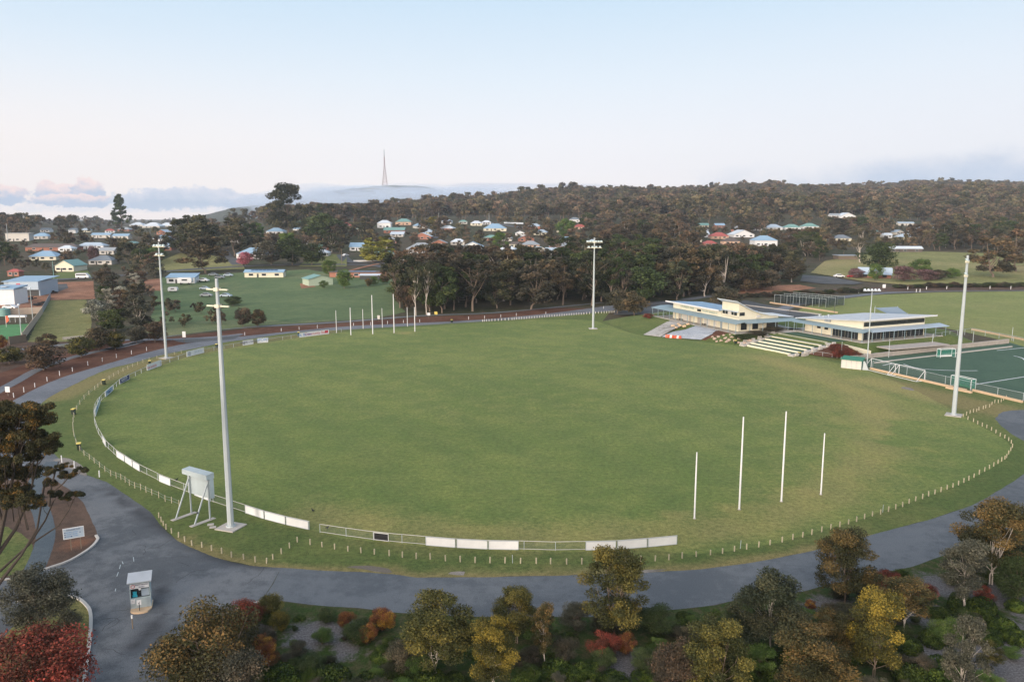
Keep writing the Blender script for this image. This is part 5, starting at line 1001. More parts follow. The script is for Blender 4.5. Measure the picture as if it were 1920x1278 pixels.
# ------------------------------------------------------------------ houses
LAND = []
def house(px, py, wpx, roof, wall, style, label, yaw=0, dp=.75, wh=2.7, rh=None, tele=2, chim=False, dname=None, solar=False, name='house', cat='house', win=True):
    p = P(px, py); p.z = gz(p.x, p.y) - .15; w_ = hpx(p, wpx) * .97; 
    yawr = math.atan2(-p.x, p.y) * 0 + R(yaw); t = tag(empty(name, p, yawr), label, cat, None); LAND.append((px, py, dname or label, wpx))
    D = w_ * dp; h = wh; rh = rh if rh is not None else min(w_, D) * .27; x0, x1, y0, y1 = -w_ / 2, w_ / 2, 0, D; e = .5
    mb = MB(); mb.box(x0, x1, y0, y1, -1.2, h)
    gab = style in ('gable', 'gable_front')
    if style == 'gable_front': mb.add([(x0, y0, h), (x1, y0, h), (0, y0, h + rh), (x0, y1, h), (x1, y1, h), (0, y1, h + rh)], [(0, 1, 2), (5, 4, 3)])
    if style == 'gable': m_ = D / 2; mb.add([(x0, y0, h), (x0, y1, h), (x0, m_, h + rh), (x1, y0, h), (x1, y1, h), (x1, m_, h + rh)], [(2, 1, 0), (3, 4, 5)])
    mb.build('wall', wall, t)
    mb = MB(); X0, X1, Y0, Y1 = x0 - e, x1 + e, y0 - e, y1 + e; hz_ = h - .08
    if style == 'hip':
        k = min(w_, D) / 2
        a = [(X0, Y0, hz_), (X1, Y0, hz_), (X1, Y1, hz_), (X0, Y1, hz_)]; r0, r1 = ((X0 + k, (Y0 + Y1) / 2, h + rh), (X1 - k, (Y0 + Y1) / 2, h + rh)) if w_ >= D else ((0, Y0 + k, h + rh), (0, Y1 - k, h + rh))
        if w_ >= D: mb.add(a + [r0, r1], [(0, 1, 5, 4), (1, 2, 5), (2, 3, 4, 5), (3, 0, 4), (3, 2, 1, 0)])
        else: mb.add(a + [r0, r1], [(0, 1, 4), (1, 2, 5, 4), (2, 3, 5), (3, 0, 4, 5), (3, 2, 1, 0)])
    elif style == 'gable': slab(mb, X0, X1, Y0, D / 2, h + .02, h + .02, h + rh + .02, h + rh + .02, .14); slab(mb, X0, X1, D / 2, Y1, h + rh + .02, h + rh + .02, h + .02, h + .02, .14)
    elif style == 'gable_front':
        for s_ in (-1, 1): V = [(s_ * (w_ / 2 + e), Y0, h - .2), (0, Y0, h + rh + .05), (0, Y1, h + rh + .05), (s_ * (w_ / 2 + e), Y1, h - .2)]; mb.add(V + [(a, b, c + .14) for a, b, c in V], [(0, 1, 2, 3), (7, 6, 5, 4), (0, 4, 5, 1), (1, 5, 6, 2), (2, 6, 7, 3), (3, 7, 4, 0)])
    elif style == 'skillion': slab(mb, X0, X1, Y0, Y1, h, h, h + rh, h + rh, .16); mb.add([(x0, y0, h), (x0, y1, h), (x0, y1, h + rh), (x1, y0, h), (x1, y1, h), (x1, y1, h + rh)], [(0, 1, 2), (5, 4, 3)])
    elif style == 'skillion_front': slab(mb, X0, X1, Y0, Y1, h + rh, h + rh, h, h, .16); mb.box(x0, x1, y0 - .0, y0 + .2, h, h + rh - .05)
    else: slab(mb, X0, X1, Y0, Y1, h, h, h + .1, h + .1, .3)
    rf = mb.build('roof', roof, t)
    if chim: mb = MB(); mb.box(w_ * .2 - .35, w_ * .2 + .35, D * .5 - .3, D * .5 + .3, h, h + rh + .9); mb.build('chimney', 'brick', rf)
    if solar:
        n_ = 7 if wpx > 60 else 3
        for i in range(n_): mb = MB(); xx = x0 + w_ * (.15 + .7 * i / n_); s0 = rh / (D / 2); mb.add([(xx, .6, h + .25 + .6 * s0), (xx + w_ * .7 / n_ - .15, .6, h + .25 + .6 * s0), (xx + w_ * .7 / n_ - .15, D * .42, h + .3 + D * .42 * s0), (xx, D * .42, h + .3 + D * .42 * s0)], [(0, 1, 2, 3)]); mb.build('solar_panel', 'solar', rf)
    if win and wpx >= 16:
        n_ = 3 if wpx > 34 else 2
        for i in range(n_):
            xx = x0 + w_ * (.5 + i) / n_; ww = min(1.1, w_ * .12)
            f = MB(); f.box(xx - ww - .1, xx + ww + .1, -.06, -.003, .95, 2.25); fo = f.build('window', 'white_paint', t); g_ = MB(); g_.box(xx - ww, xx + ww, -.10, -.063, 1.05, 2.15); g_.build('pane', 'glass', fo)
        xx = x0 + w_ * (1.0 if n_ == 2 else 1.02) / n_; f = MB(); f.box(xx - .45, xx + .45, -.06, -.003, 0, 2.1); f.build('door', 'dark_frame', t)
    return t
HS = [  # px, py, width px, roof, wall, style, label, yaw, short name
 (33, 452, 42, 'pale_wall', 'pale_wall', 'flat', 'tall pale flat roofed building with narrow dark windows at the far left', 8, 'the tall pale building', dict(wh=6.5, dp=.5)),
 (75, 448, 30, 'blue_roof', 'pale_wall', 'hip', 'house with teal hipped roof above the long brick motel', 5, 'the teal hipped house', {}),
 (84, 435, 18, 'slate_roof', 'white_paint', 'gable', 'small white house with dark roof among trees at far left', 0, 'the small white house', {}),
 (135, 437, 14, 'slate_roof', 'white_paint', 'skillion', 'tiny white upstairs block behind trees above the motel', 0, 'the tiny white block', dict(wh=4)),
 (96, 470, 98, 'brown_roof', 'brick', 'hip', 'long brick motel with brown tiled roof', 2, 'the long brick motel', dict(dp=.25)),
 (189, 446, 36, 'blue_roof', 'pale_wall', 'gable', 'long light blue roof, nearer the motel of the two side by side', 0, 'the long blue roof', dict(dp=.4)),
 (226, 448, 30, 'blue_roof', 'pale_wall', 'gable', 'light blue gabled house to the right of the long blue roof', 0, 'the blue gabled house', dict(dp=.5)),
 (170, 467, 50, 'pale_roof', 'white_paint', 'hip', 'white low house with pale roof right of the brick motel', 0, 'the white low house', dict(dp=.45)),
 (122, 472, 26, 'white_roof', 'white_paint', 'hip', 'small white house in front of the brick motel', 0, 'the small hipped white house', {}),
 (80, 488, 50, 'blue_roof', 'cream_wall', 'hip', 'cream house with broad light blue hipped roof', 4, 'the broad blue roof', {}),
 (121, 509, 38, 'green_roof', 'cream_wall', 'gable_front', 'cream weatherboard cottage with green gable roof facing the road', -6, 'the cream gabled cottage', dict(dp=1.1, wh=3.4)),
 (188, 496, 44, 'slate_roof', 'pale_wall', 'hip', 'house with dark slate blue hipped roof behind left trees', 0, 'the slate roofed house', {}),
 (200, 477, 28, 'grey_roof', 'pale_wall', 'gable', 'grey roofed house behind the dark purple tree', 0, 'the grey roofed house', {}),
 (25, 518, 22, 'red_roof', 'brick', 'hip', 'small brick house with maroon roof at left edge', 0, 'the maroon roofed house', {}),
 (255, 424, 26, 'white_roof', 'pale_wall', 'hip', 'white roofed house, left end of the bright far row', 0, 'the bright far row', {}),
 (283, 427, 34, 'white_roof', 'pale_wall', 'hip', 'white roofed house in the middle of the bright far row', 0, 'the bright far row', {}),
 (310, 425, 26, 'white_roof', 'pale_wall', 'hip', 'white roofed house, right end of the bright far row', 0, 'the bright far row', {}),
 (404, 412, 12, 'blue_roof', 'pale_wall', 'gable', 'tiny blue roofed house in trees below the hill foot', 0, 'the tiny blue house', {}),
 (339, 531, 53, 'blue_roof', 'white_paint', 'skillion', 'white house with pale blue skillion roof behind the left light pole', 3, 'the white skillion house', dict(dp=.5, rh=1.6, wh=2.9)),
 (469, 485, 55, 'blue_roof', 'white_paint', 'hip', 'white weatherboard house with blue roof beside pink bush', -6, 'the white house by the pink bush', dict(wh=3.4)),
 (495, 520, 74, 'blue_roof', 'cream_wall', 'gable', 'long cream house with solar panels at the paddock edge', 2, 'the long cream house', dict(dp=.28, rh=1.3, solar=True)),
 (515, 439, 33, 'blue_roof', 'white_paint', 'hip', 'white hipped house in trees above the white weatherboard house', 0, 'the pale hipped house', {}),
 (556, 434, 14, 'blue_roof', 'white_paint', 'hip', 'tiny pale roofed house beside the dark bushy trees', 0, 'the tiny pale house', {}),
 (560, 421, 15, 'green_roof', 'pale_wall', 'hip', 'tiny grey green roofed house under the tall gum', 0, 'the grey green roof', {}),
 (602, 535, 48, 'green_roof', 'sage_wall', 'gable_front', 'pale green metal shed on the paddock', 32, 'the green shed', dict(dp=.8, wh=3.4, rh=1.5, win=False)),
 (668, 520, 105, 'brown_roof', 'brick', 'flat', 'long low brown house with rooftop solar panels', -3, 'the long brown house', dict(dp=.35, solar=True, rh=.3)),
 (693, 524, 38, 'white_roof', 'dark_frame', 'skillion', 'white curved carport in front of the long brown house', 0, 'the white carport', dict(dp=.4, wh=2.2, rh=.5, win=False)),
 (675, 470, 40, 'blue_roof', 'white_paint', 'gable', 'pale blue roofed house behind the lime green trees', 0, 'the house behind lime trees', {}),
 (720, 427, 26, 'white_roof', 'white_paint', 'hip', 'white two storey house with solar panels below the dark wood', 0, 'the white two storey house', dict(wh=5)),
 (756, 422, 30, 'green_roof', 'peach_wall', 'hip', 'peach walled house with green hipped roof', 0, 'the peach walled house', dict(wh=3.6)),
 (739, 437, 40, 'green_roof', 'brick', 'gable', 'house with long sea green roof', 0, 'the sea green roof', dict(dp=.5)),
 (744, 444, 25, 'white_roof', 'pale_wall', 'skillion', 'white flat garage roof just below the sea green roof', 0, 'the white garage', dict(wh=2.2)),
 (788, 475, 54, 'grey_roof', 'white_paint', 'hip', 'large white house with blue grey hipped roof right of the lime trees', 0, 'the large blue grey roof', dict(wh=3.4)),
 (777, 508, 46, 'slate_roof', 'brick', 'hip', 'brick bungalow with blue slate roof beside the dark trees', 0, 'the brick bungalow', dict(dp=.8)),
 (886, 469, 40, 'blue_roof', 'white_paint', 'gable_front', 'white cottage with pale blue cross gables', 0, 'the white cross gabled cottage', dict(wh=3)),
 (855, 505, 35, 'white_roof', 'pale_wall', 'gable', 'white house half hidden behind brown tree tops', 0, 'the half hidden white house', {}),
 (868, 420, 16, 'green_roof', 'pale_wall', 'hip', 'tiny green roofed house right of the autumn coloured tree', 0, 'the tiny green roof', {}),
 (893, 423, 22, 'white_roof', 'cream_wall', 'hip', 'cream house with white hipped roof, left of the blue roofed one', 0, 'the cream hipped house', {}),
 (912, 421, 17, 'white_roof', 'white_paint', 'hip', 'small white hipped house behind the blue roofed one', 0, 'the small far white house', {}),
 (928, 433, 44, 'blue_roof', 'cream_wall', 'hip', 'cream house with large mid blue roof above the town middle', 0, 'the large mid blue roof', {}),
 (975, 442, 18, 'pale_roof', 'white_paint', 'gable_front', 'small white gabled cottage right of the blue roofed house', 0, 'the small gabled cottage', {}),
 (966, 464, 24, 'brown_roof', 'cream_wall', 'hip', 'cream bungalow with dark brown roof', 0, 'the brown roofed bungalow', {}),
 (995, 465, 34, 'grey_roof', 'peach_wall', 'hip', 'peach bungalow with grey roof right of the brown roofed one', 0, 'the peach bungalow', {}),
 (1078, 417, 20, 'slate_roof', 'white_paint', 'hip', 'white house with dark roof behind the bright green tree', 0, 'the white dark roofed house', dict(wh=3.6)),
 (1088, 430, 24, 'red_roof', 'peach_wall', 'hip', 'house with bright red roof beside bright green tree', 0, 'the bright red roof', {}),
 (940, 499, 38, 'pale_roof', 'white_paint', 'gable', 'white house seen over the dark tree belt', 0, 'the white house over the belt', {}),
 (1114, 459, 22, 'pale_roof', 'pale_wall', 'hip', 'pale house half hidden behind the far floodlights', 0, 'the house behind floodlights', {}),
 (1319, 427, 20, 'green_roof', 'cream_wall', 'gable', 'cream house with green roof at the foot of the forest', 0, 'the cream forest house', {}),
 (1350, 427, 18, 'blue_roof', 'brick', 'gable', 'brick house with blue roof at the foot of the forest', 0, 'the blue forest house', {}),
 (1332, 462, 24, 'red_roof', 'brick', 'hip', 'house with crimson roof, leftmost of the red roofed cluster', 0, 'the crimson roof', {}),
 (1350, 448, 34, 'red_roof', 'peach_wall', 'hip', 'wide red brown roofed house behind the crimson one', 0, 'the wide red roof', {}),
 (1372, 458, 32, 'brown_roof', 'peach_wall', 'hip', 'brown roofed brick house below white gabled house', 0, 'the brown brick house', {}),
 (1395, 445, 42, 'white_roof', 'white_paint', 'gable_front', 'bright white house with broad white gable roof', 8, 'the bright white gable', {}),
 (1436, 461, 44, 'blue_roof', 'white_paint', 'hip', 'two storey white house with blue roof', 0, 'the two storey blue roof', dict(wh=4.6)),
 (1453, 431, 30, 'pale_roof', 'white_paint', 'hip', 'white unit with pale roof, left end of the long unit row', 0, 'the long unit row', {}),
 (1487, 431, 30, 'green_roof', 'white_paint', 'hip', 'white unit with pale green roof, middle of the unit row', 0, 'the long unit row', {}),
 (1521, 429, 30, 'green_roof', 'white_paint', 'hip', 'white unit with green roof, right end of the unit row', 0, 'the long unit row', {}),
 (1566, 408, 18, 'grey_roof', 'white_paint', 'gable', 'white shed just left of the bright white forest house', 0, 'the white shed', {}),
 (1590, 409, 30, 'white_roof', 'white_paint', 'gable_front', 'bright white house alone in the forest edge', 6, 'the lone white forest house', {}),
 (1581, 452, 32, 'slate_roof', 'cream_wall', 'hip', 'cream house with dark roof between big trees', 0, 'the cream dark roofed house', {}),
 (1664, 446, 18, 'white_roof', 'white_paint', 'gable', 'small white house between trees, right of the big gums', 0, 'the small white tree house', {}),
 (1687, 440, 18, 'pale_roof', 'pale_wall', 'gable_front', 'small pale steep roofed house partly hidden by trees', 20, 'the steep pale roof', {}),
 (1699, 423, 30, 'pale_roof', 'pale_wall', 'gable', 'long low pale roof below two timber poles', 0, 'the long low pale roof', dict(dp=.3)),
 (1590, 487, 37, 'grey_roof', 'post_timber', 'flat', 'open timber carport with flat grey roof', 0, 'the open carport', dict(wh=2.8, win=False)),
 (1697, 473, 66, 'white_roof', 'brown_roof', 'gable', 'long barn like house with white roof and dark verandah', -2, 'the long barn', dict(dp=.25)),
]
for (px, py, wp, rf, wl, st, lb_, yw, sn, kw) in HS: house(px, py, wp, rf, wl, st, lb_, yw, dname=sn, **kw)
XR = random.Random(21); ex = []
for (x0, x1, y0, y1, n_) in ((60, 330, 428, 440, 5), (230, 330, 432, 470, 4), (430, 640, 424, 462, 8), (640, 860, 416, 462, 10), (800, 1110, 418, 486, 13), (1310, 1540, 424, 456, 9), (1600, 1760, 425, 450, 4), (560, 760, 466, 484, 3), (1230, 1330, 440, 462, 3)):
    k = 0
    for _ in range(n_ * 12):
        if k >= n_: break
        px, py = XR.uniform(x0, x1), XR.uniform(y0, y1)
        if any(abs(px - l[0]) < l[3] * .5 + 16 and abs(py - l[1]) < 9 for l in LAND) or any(abs(px - a) < 24 and abs(py - b) < 8 for a, b in ex): continue
        ex.append((px, py)); k += 1; best = min([l for l in LAND if l[2].startswith('the ')], key=lambda l: abs(l[0] - px) + 2.5 * abs(l[1] - py)); rc = XR.choice(['blue_roof', 'pale_roof', 'white_roof', 'grey_roof', 'green_roof', 'red_roof', 'slate_roof', 'white_roof', 'pale_roof'])
        dist = P(px, py).y; wp = XR.uniform(11, 16) * 1493 / dist; cn = {'blue_roof': 'light blue', 'pale_roof': 'pale grey', 'white_roof': 'white', 'grey_roof': 'mid grey', 'green_roof': 'green', 'red_roof': 'red', 'slate_roof': 'dark slate'}[rc]
        n0 = len(LAND); house(px, py, wp, rc, XR.choice(['white_paint', 'cream_wall', 'pale_wall', 'brick']), XR.choice(['hip', 'hip', 'gable', 'gable_front']), f'small house with {cn} roof {"behind" if py < best[1] else "in front of"} {best[2]}', XR.uniform(-30, 30))['group'] = 'small houses scattered through the town'; del LAND[n0:]
# steep A-frame house
p = P(1640, 522); w_ = hpx(p, 56); t = tag(empty('house', p, R(-22)), 'dark brick A-frame house with steep pale metal roof', 'house'); LAND.append((1640, 524, 'the A-frame house', 78))
mb = MB(); h = w_ * .34; D = w_ * .5; mb.add([(w_ / 2, 0, -.5), (w_ / 2, D, -.5), (w_ / 2, D / 2, h), (-w_ / 2, 0, -.5), (-w_ / 2, D, -.5), (-w_ / 2, D / 2, h)], [(0, 1, 2), (5, 4, 3)]); mb.box(-w_ / 2, w_ / 2 - .02, .8, D - .8, -.5, 2.4); mb.build('wall', 'brick', t)
mb = MB(); slab(mb, -w_ / 2 - .5, w_ / 2 + .6, D * .12, D / 2, 2.9, 2.9, h + .1, h + .1, .15); slab(mb, -w_ / 2 - .5, w_ / 2 + .6, D / 2, D + .8, h + .1, h + .1, .5, .5, .15); slab(mb, -w_ / 2 - 3, w_ / 2 + .3, -2.5, D * .2, 2.2, 2.2, 2.85, 2.85, .1); mb.build('roof', 'pale_roof', t)
for x in (-w_ * .3, 0, w_ * .3): mb = MB(); mb.box(x - 1, x + 1, .70, .79, .6, 2.0); mb.build('window', 'glass', t)
mb = MB(); mb.box(w_ / 2 + .01, w_ / 2 + .08, D / 2 - 1, D / 2 + 1, h * .45, h * .65); mb.build('gable_window', 'white_paint', t)
# warehouse and shed at left
p = P(38, 556); w_ = hpx(p, 64); t = tag(empty('warehouse', p, R(4)), 'white service workshop with blue roof and red sign', 'workshop'); LAND.append((40, 556, 'the workshop', 60))
mb = MB(); mb.box(-w_ / 2, w_ / 2, 2, 18, 0, 6.2); mb.build('wall', 'pale_roof', t); mb = MB(); mb.box(-w_ / 2 + 3, w_ / 2 + .5, .0, 1.997, 2.9, 6.3); mb.build('fascia', 'pale_roof', t); mb = MB(); slab(mb, -w_ / 2, w_ / 2 + .6, -.1, 19, 6.32, 6.32, 7.4, 7.4, .15); mb.build('roof', 'blue_roof', t)
mb = MB(); mb.box(-w_ / 2 + 3.5, w_ / 2 - .5, 1.9, 1.99, 0, 2.85); mb.build('opening', 'dark_frame', t)
mb = MB(); mb.box(-w_ * .08, w_ * .03, -.08, -.01, 3.2, 5.6); mb.build('red_sign', 'red_print', t)
p = P(4, 572); w_ = hpx(p, 46); t = tag(empty('warehouse', p, R(4)), 'white metal shed with blue edged roof at the left edge', 'shed'); mb = MB(); mb.box(-w_ / 2, w_ / 2, 0, 10, 0, 6); mb.build('wall', 'white_paint', t); mb = MB(); slab(mb, -w_ / 2 - .3, w_ / 2 + .3, -.3, 10.3, 6.02, 6.02, 6.6, 6.6, .5); mb.build('roof', 'blue_roof', t)
mb = MB(); mb.box(-w_ * .1, w_ * .1, 2, 5, 6.9, 7.0); mb.build('skylight', 'white_paint', t)
def sol_fence(a, b, h, m, label):
    A, B = P(*a), P(*b); d = B - A; L = d.length; t = tag(empty('fence', A, math.atan2(d.y, d.x)), label, 'fence'); mb = MB(); mb.box(0, L, -.04, .04, 0, h); mb.build('panel', m, t)
    for i in range(int(L / 4) + 1): mb = MB(); mb.box(i * 4 - .06, i * 4 + .06, -.09, .09, 0, h + .06); mb.build('post', m, t)
sol_fence((2, 592), (80, 587), 2.3, 'fence_beige', 'beige metal fence behind the bowling green'); sol_fence((80, 587), (95, 558), 2.2, 'grey_roof', 'grey metal fence between dirt yard and grass strip')
sol_fence((42, 640), (80, 588), 2.3, 'fence_beige', 'pinkish metal fence running down beside the grass strip'); sol_fence((18, 646), (50, 641), 2.2, 'post_timber', 'brown timber fence at the corner of the bowling club')
sol_fence((663, 491), (762, 488), 1.1, 'white_paint', 'long white fence along the street behind the green shed'); sol_fence((945, 419), (981, 427), 1.6, 'white_roof', 'white fence beside the far street above the town'); sol_fence((118, 637), (200, 630), .8, 'concrete', 'low pale wall at the end of the grass strip')
for px, l in ((24, 'left'), (34, 'middle'), (44, 'right')):
    p = P(px, 604); t = tag(empty('shade_canopy', p), f'small white box canopy by the bowling green, {l} of three', 'canopy', 'white canopies by the bowling green'); mb = MB(); mb.box(-1, 1, -.6, .6, 1.7, 2.3); mb.build('canopy', 'white_paint', t)
    for x in (-.9, .9): mb = MB(); mb.bar((x, 0, 0), (x, 0, 1.7), .1); mb.build('post', 'galvanised', t)
p = P(12, 613); t = tag(empty('flag', p), 'small orange and white flag at the bowling green edge', 'flag'); mb = MB(); mb.bar((0, 0, 0), (0, 0, 3.6), .08); mb.build('pole', 'white_paint', t); mb = MB(); mb.add([(0, 0, 1.2), (.9, .1, 2.0), (.8, .1, 3.5), (0, 0, 3.6)], [(0, 1, 2, 3)]); mb.build('cloth', 'orange_plastic', t)
# water tank
p = P(19, 590); mb = MB(); mb.tube([(0, 0, 0), (0, 0, 2.4), (0, 0, 2.9)], [1.8, 1.8, .3], 18); o = mb.build('water_tank', 'green_roof'); o.location = p + Vector((0, -3, 0)); tag(o, 'pale green round water tank before the beige fence', 'water tank')

for i, (px, py, w_) in enumerate(((76, 546, 2.2), (84, 547, 2.0), (93, 548, 2.4), (100, 549, 1.8), (30, 562, 2.4), (52, 562, 2.0), (60, 560, 1.8), (70, 573, 2.2), (80, 570, 2.2), (6, 566, 2.4), (12, 578, 2.4))):
    p = P(px, py); mb = MB(); rr_ = random.Random(i)
    for k in range(16): a_ = rr_.uniform(0, 6.28); q = rr_.uniform(0, w_); z = max(0, (w_ - q) * .5) * rr_.random(); mb.tube([(math.cos(a_) * q, math.sin(a_) * q * .6, z), (math.cos(a_) * q, math.sin(a_) * q * .6, z + .3)], [.55, .55], 9)
    o = mb.build('tyre_pile', 'black_rubber'); o.location = p; tag(o, 'heap of black tyres in the yard beside the workshop', 'tyre pile', 'tyre heaps in the workshop yard')
# ------------------------------------------------------------------ vehicles
def car(px, py, yaw, m, label, kind='car', s=1.0):
    p = P(px, py); p.z = gz(p.x, p.y) + .3 * (p.y > 330); t = tag(empty('parked_van' if kind == 'van' else 'caravan' if kind == 'caravan' else 'parked_car', p, R(yaw)), label, kind); t.scale = (s, s, s)
    L, W_ = (5.2, 1.95) if kind != 'car' else (4.5, 1.8)
    if kind == 'car': pr = [(-2.25, .35), (-2.2, .85), (-1.9, .98), (-1.5, 1.0), (-.95, 1.45), (.6, 1.48), (1.25, 1.0), (2.0, .88), (2.25, .7), (2.25, .35)]; gl = [(-1.35, 1.02), (-.92, 1.38), (.55, 1.41), (1.1, 1.02)]
    elif kind == 'van': pr = [(-2.6, .35), (-2.6, 1.9), (-2.4, 2.15), (1.5, 2.15), (2.2, 1.35), (2.6, 1.1), (2.6, .35)]; gl = [(-2.3, 1.35), (-2.3, 1.85), (1.35, 1.85), (1.85, 1.35)]
    else: pr = [(-2.6, .5), (-2.6, 2.0), (-2.3, 2.5), (2.2, 2.5), (2.6, 1.9), (2.5, .9), (2.2, .5)]; gl = [(-1.0, 1.4), (-1.0, 1.9), (1.0, 1.9), (1.0, 1.4)]
    n = len(pr); mb = MB(); mb.add([(x, -W_ / 2, z) for x, z in pr] + [(x, W_ / 2, z) for x, z in pr], [tuple(range(n))[::-1], tuple(range(n, 2 * n))] + [(i, (i + 1) % n, n + (i + 1) % n, n + i) for i in range(n)]); mb.build('body', m, t, .05)
    for s_ in (-1, 1): mb = MB(); k = len(gl); mb.add([(x, s_ * (W_ / 2 + .012), z) for x, z in gl], [tuple(range(k))]); mb.build('window', 'glass', t)
    for x in (-1.4, 1.4):
        for y in (-1, 1): mb = MB(); mb.tube([(x, y * (W_ / 2 - .15), .33), (x, y * (W_ / 2 + .03), .33)], [.33, .33], 14); mb.build('wheel', 'black_rubber', t)
for px, py, yw, m, l, k, s in ((156, 523, 5, 'white_paint', 'white van with dark side windows on the left street', 'van', 1.25), (348, 534, 3, 'white_paint', 'white caravan in front of the skillion roofed house', 'caravan', 1.3), (325, 548, 0, 'white_paint', 'small white trailer box in the grass left of the light pole', 'caravan', .8),
        (382, 529, -10, 'white_paint', 'white ute parked beside the skillion roofed house', 'car', 1.2), (384, 544, 0, 'pale_roof', 'pale car in the paddock grass between crossarms of nearest pole', 'car', 1.0), (387, 557, 6, 'grey_roof', 'grey car wreck in the paddock left of nearest pole', 'car', 1.1), (424, 558, -8, 'pale_roof', 'pale car in the paddock right of the nearest pole', 'car', 1.1),
        (400, 518, 0, 'slate_roof', 'dark car in the yard beside the big gum, nearer the street', 'car', 1.1), (412, 523, 0, 'grey_roof', 'grey car in the yard right of the dark one', 'car', 1.1), (428, 519, 5, 'pale_roof', 'pale car at the right end of the yard', 'car', 1.1), (1573, 521, -5, 'white_paint', 'white car parked on the bitumen beside the A-frame house', 'car', 1.2), (1597, 521, 0, 'red_car', 'red car under the tree at the A-frame house', 'car', 1.1), (40, 562, 0, 'pale_roof', 'silver ute before the workshop', 'car', 1.1),
        (20, 579, -8, 'white_paint', 'white truck cab in the dirt yard', 'car', 1.2), (648, 481, 60, 'white_paint', 'white car on the side street by the tall timber pole', 'car', 1.1), (890, 475, 0, 'white_paint', 'white car before the cross gabled cottage', 'car', 1.0)):
    car(px, py, yw, m, l, k, s)
# ------------------------------------------------------------------ timber power poles
for px, py, ty, l in ((641, 497, 466, 'timber power pole at the street corner behind the green shed'), (787, 490, 464, 'timber power pole behind the brick bungalow'), (918, 478, 456, 'timber power pole above the dark tree belt'), (1048, 478, 448, 'timber power pole beside the town street'), (102, 532, 490, 'tall green pole on the left street'), (17, 473, 420, 'tall lamp pole at the far left road'), (1114 + 554, 412, 397, 'timber pole in the forest edge, left of the pair'), (1692, 414, 402, 'timber pole in the forest edge, right of the pair'), (917, 416, 400, 'lamp pole above the large mid blue roof'), (955, 418, 406, 'lamp pole beside the far white fence'), (823, 418, 399, 'lamp pole near the autumn coloured tree'), (1433, 420, 404, 'timber pole above the long unit row'), (1547, 470, 455, 'timber pole beside the cream dark roofed house')):
    p = P(px, py); h = hpx(p, py - ty); t = tag(empty('power_pole', p), l, 'power pole'); mb = MB(); mb.tube([(0, 0, -.5), (0, 0, h)], [.2, .14], 7); mb.build('pole', 'post_timber' if 'timber' in l else 'green_roof' if 'green' in l else 'galvanised', t); mb = MB(); mb.bar((-1.1, 0, h - .6), (1.1, 0, h - .6), .14); mb.build('cross_arm', 'post_timber', t)
# ------------------------------------------------------------------ trees
def quads(cen, rad, n, qs, rng, flat=1.0, shell=.5, jitter=.5):
    """n leaf quads spread over ellipsoid clusters; returns verts, faces, attribute"""
    cen = np.array(cen, float); rad = np.array(rad, float); wt = rad ** 2; wt /= wt.sum(); k = rng.choice(len(cen), n, p=wt)
    d = rng.normal(size=(n, 3)); d /= np.linalg.norm(d, axis=1)[:, None]; rr = (shell + (1 - shell) * rng.random(n) ** .6) * (1 + .18 * rng.normal(size=n) * jitter)
    c = cen[k] + d * (rad[k] * rr)[:, None] * np.array([1, 1, flat])
    nr = d * .7 + rng.normal(size=(n, 3)) * .8; nr /= np.linalg.norm(nr, axis=1)[:, None]
    a = np.cross(nr, rng.normal(size=(n, 3))); a /= np.linalg.norm(a, axis=1)[:, None]; b = np.cross(nr, a)
    s1 = (qs * (.5 + rng.random(n)))[:, None]; s2 = s1 * (.45 + .4 * rng.random(n))[:, None]
    V = np.stack([c - a * s1, c - b * s2 + a * s1 * .2, c + a * s1, c + b * s2 - a * s1 * .2], 1).reshape(-1, 3); F = np.arange(4 * n).reshape(n, 4)
    cv = rng.random(len(cen)); at = np.clip(cv[k] * .66 + rng.random(n) * .34 + .06 * rng.normal(size=n), 0, 1)
    return V, F, at
def crown(seed, shape, nc, nq, qs, lo, hi, R0, cr, shell=.45, flat=.8):
    rng = np.random.default_rng(seed); cen = []; rad = []
    while len(cen) < nc:
        t = rng.random(); z = lo + (hi - lo) * t; an = rng.random() * 2 * math.pi
        if shape == 'gum': rm = R0 * (.35 + .75 * math.sin(math.pi * min(1, t * .8 + .18)) ** .8)
        elif shape == 'vase': rm = R0 * (.25 + .85 * min(1, t * 1.5)) * (1 if t < .75 else math.sqrt(max(0, 1 - ((t - .75) / .3) ** 2)))
        elif shape == 'round': rm = R0 * math.sqrt(max(.05, 1 - (2 * t - 1) ** 2))
        elif shape == 'column': rm = R0 * (1 - abs(2 * t - .8)) ** .5 if abs(2 * t - .8) < 1 else R0 * .1
        elif shape == 'cone': rm = R0 * (1.05 - t)
        else: rm = R0
        r_ = rm * rng.random() ** .45; k = cr * (.65 + .7 * rng.random()); cen.append((math.cos(an) * r_, math.sin(an) * r_, z)); rad.append(k)
    V, F, A = quads(cen, rad, nq, qs, rng, flat, shell)
    return V, F, A, cen, rad
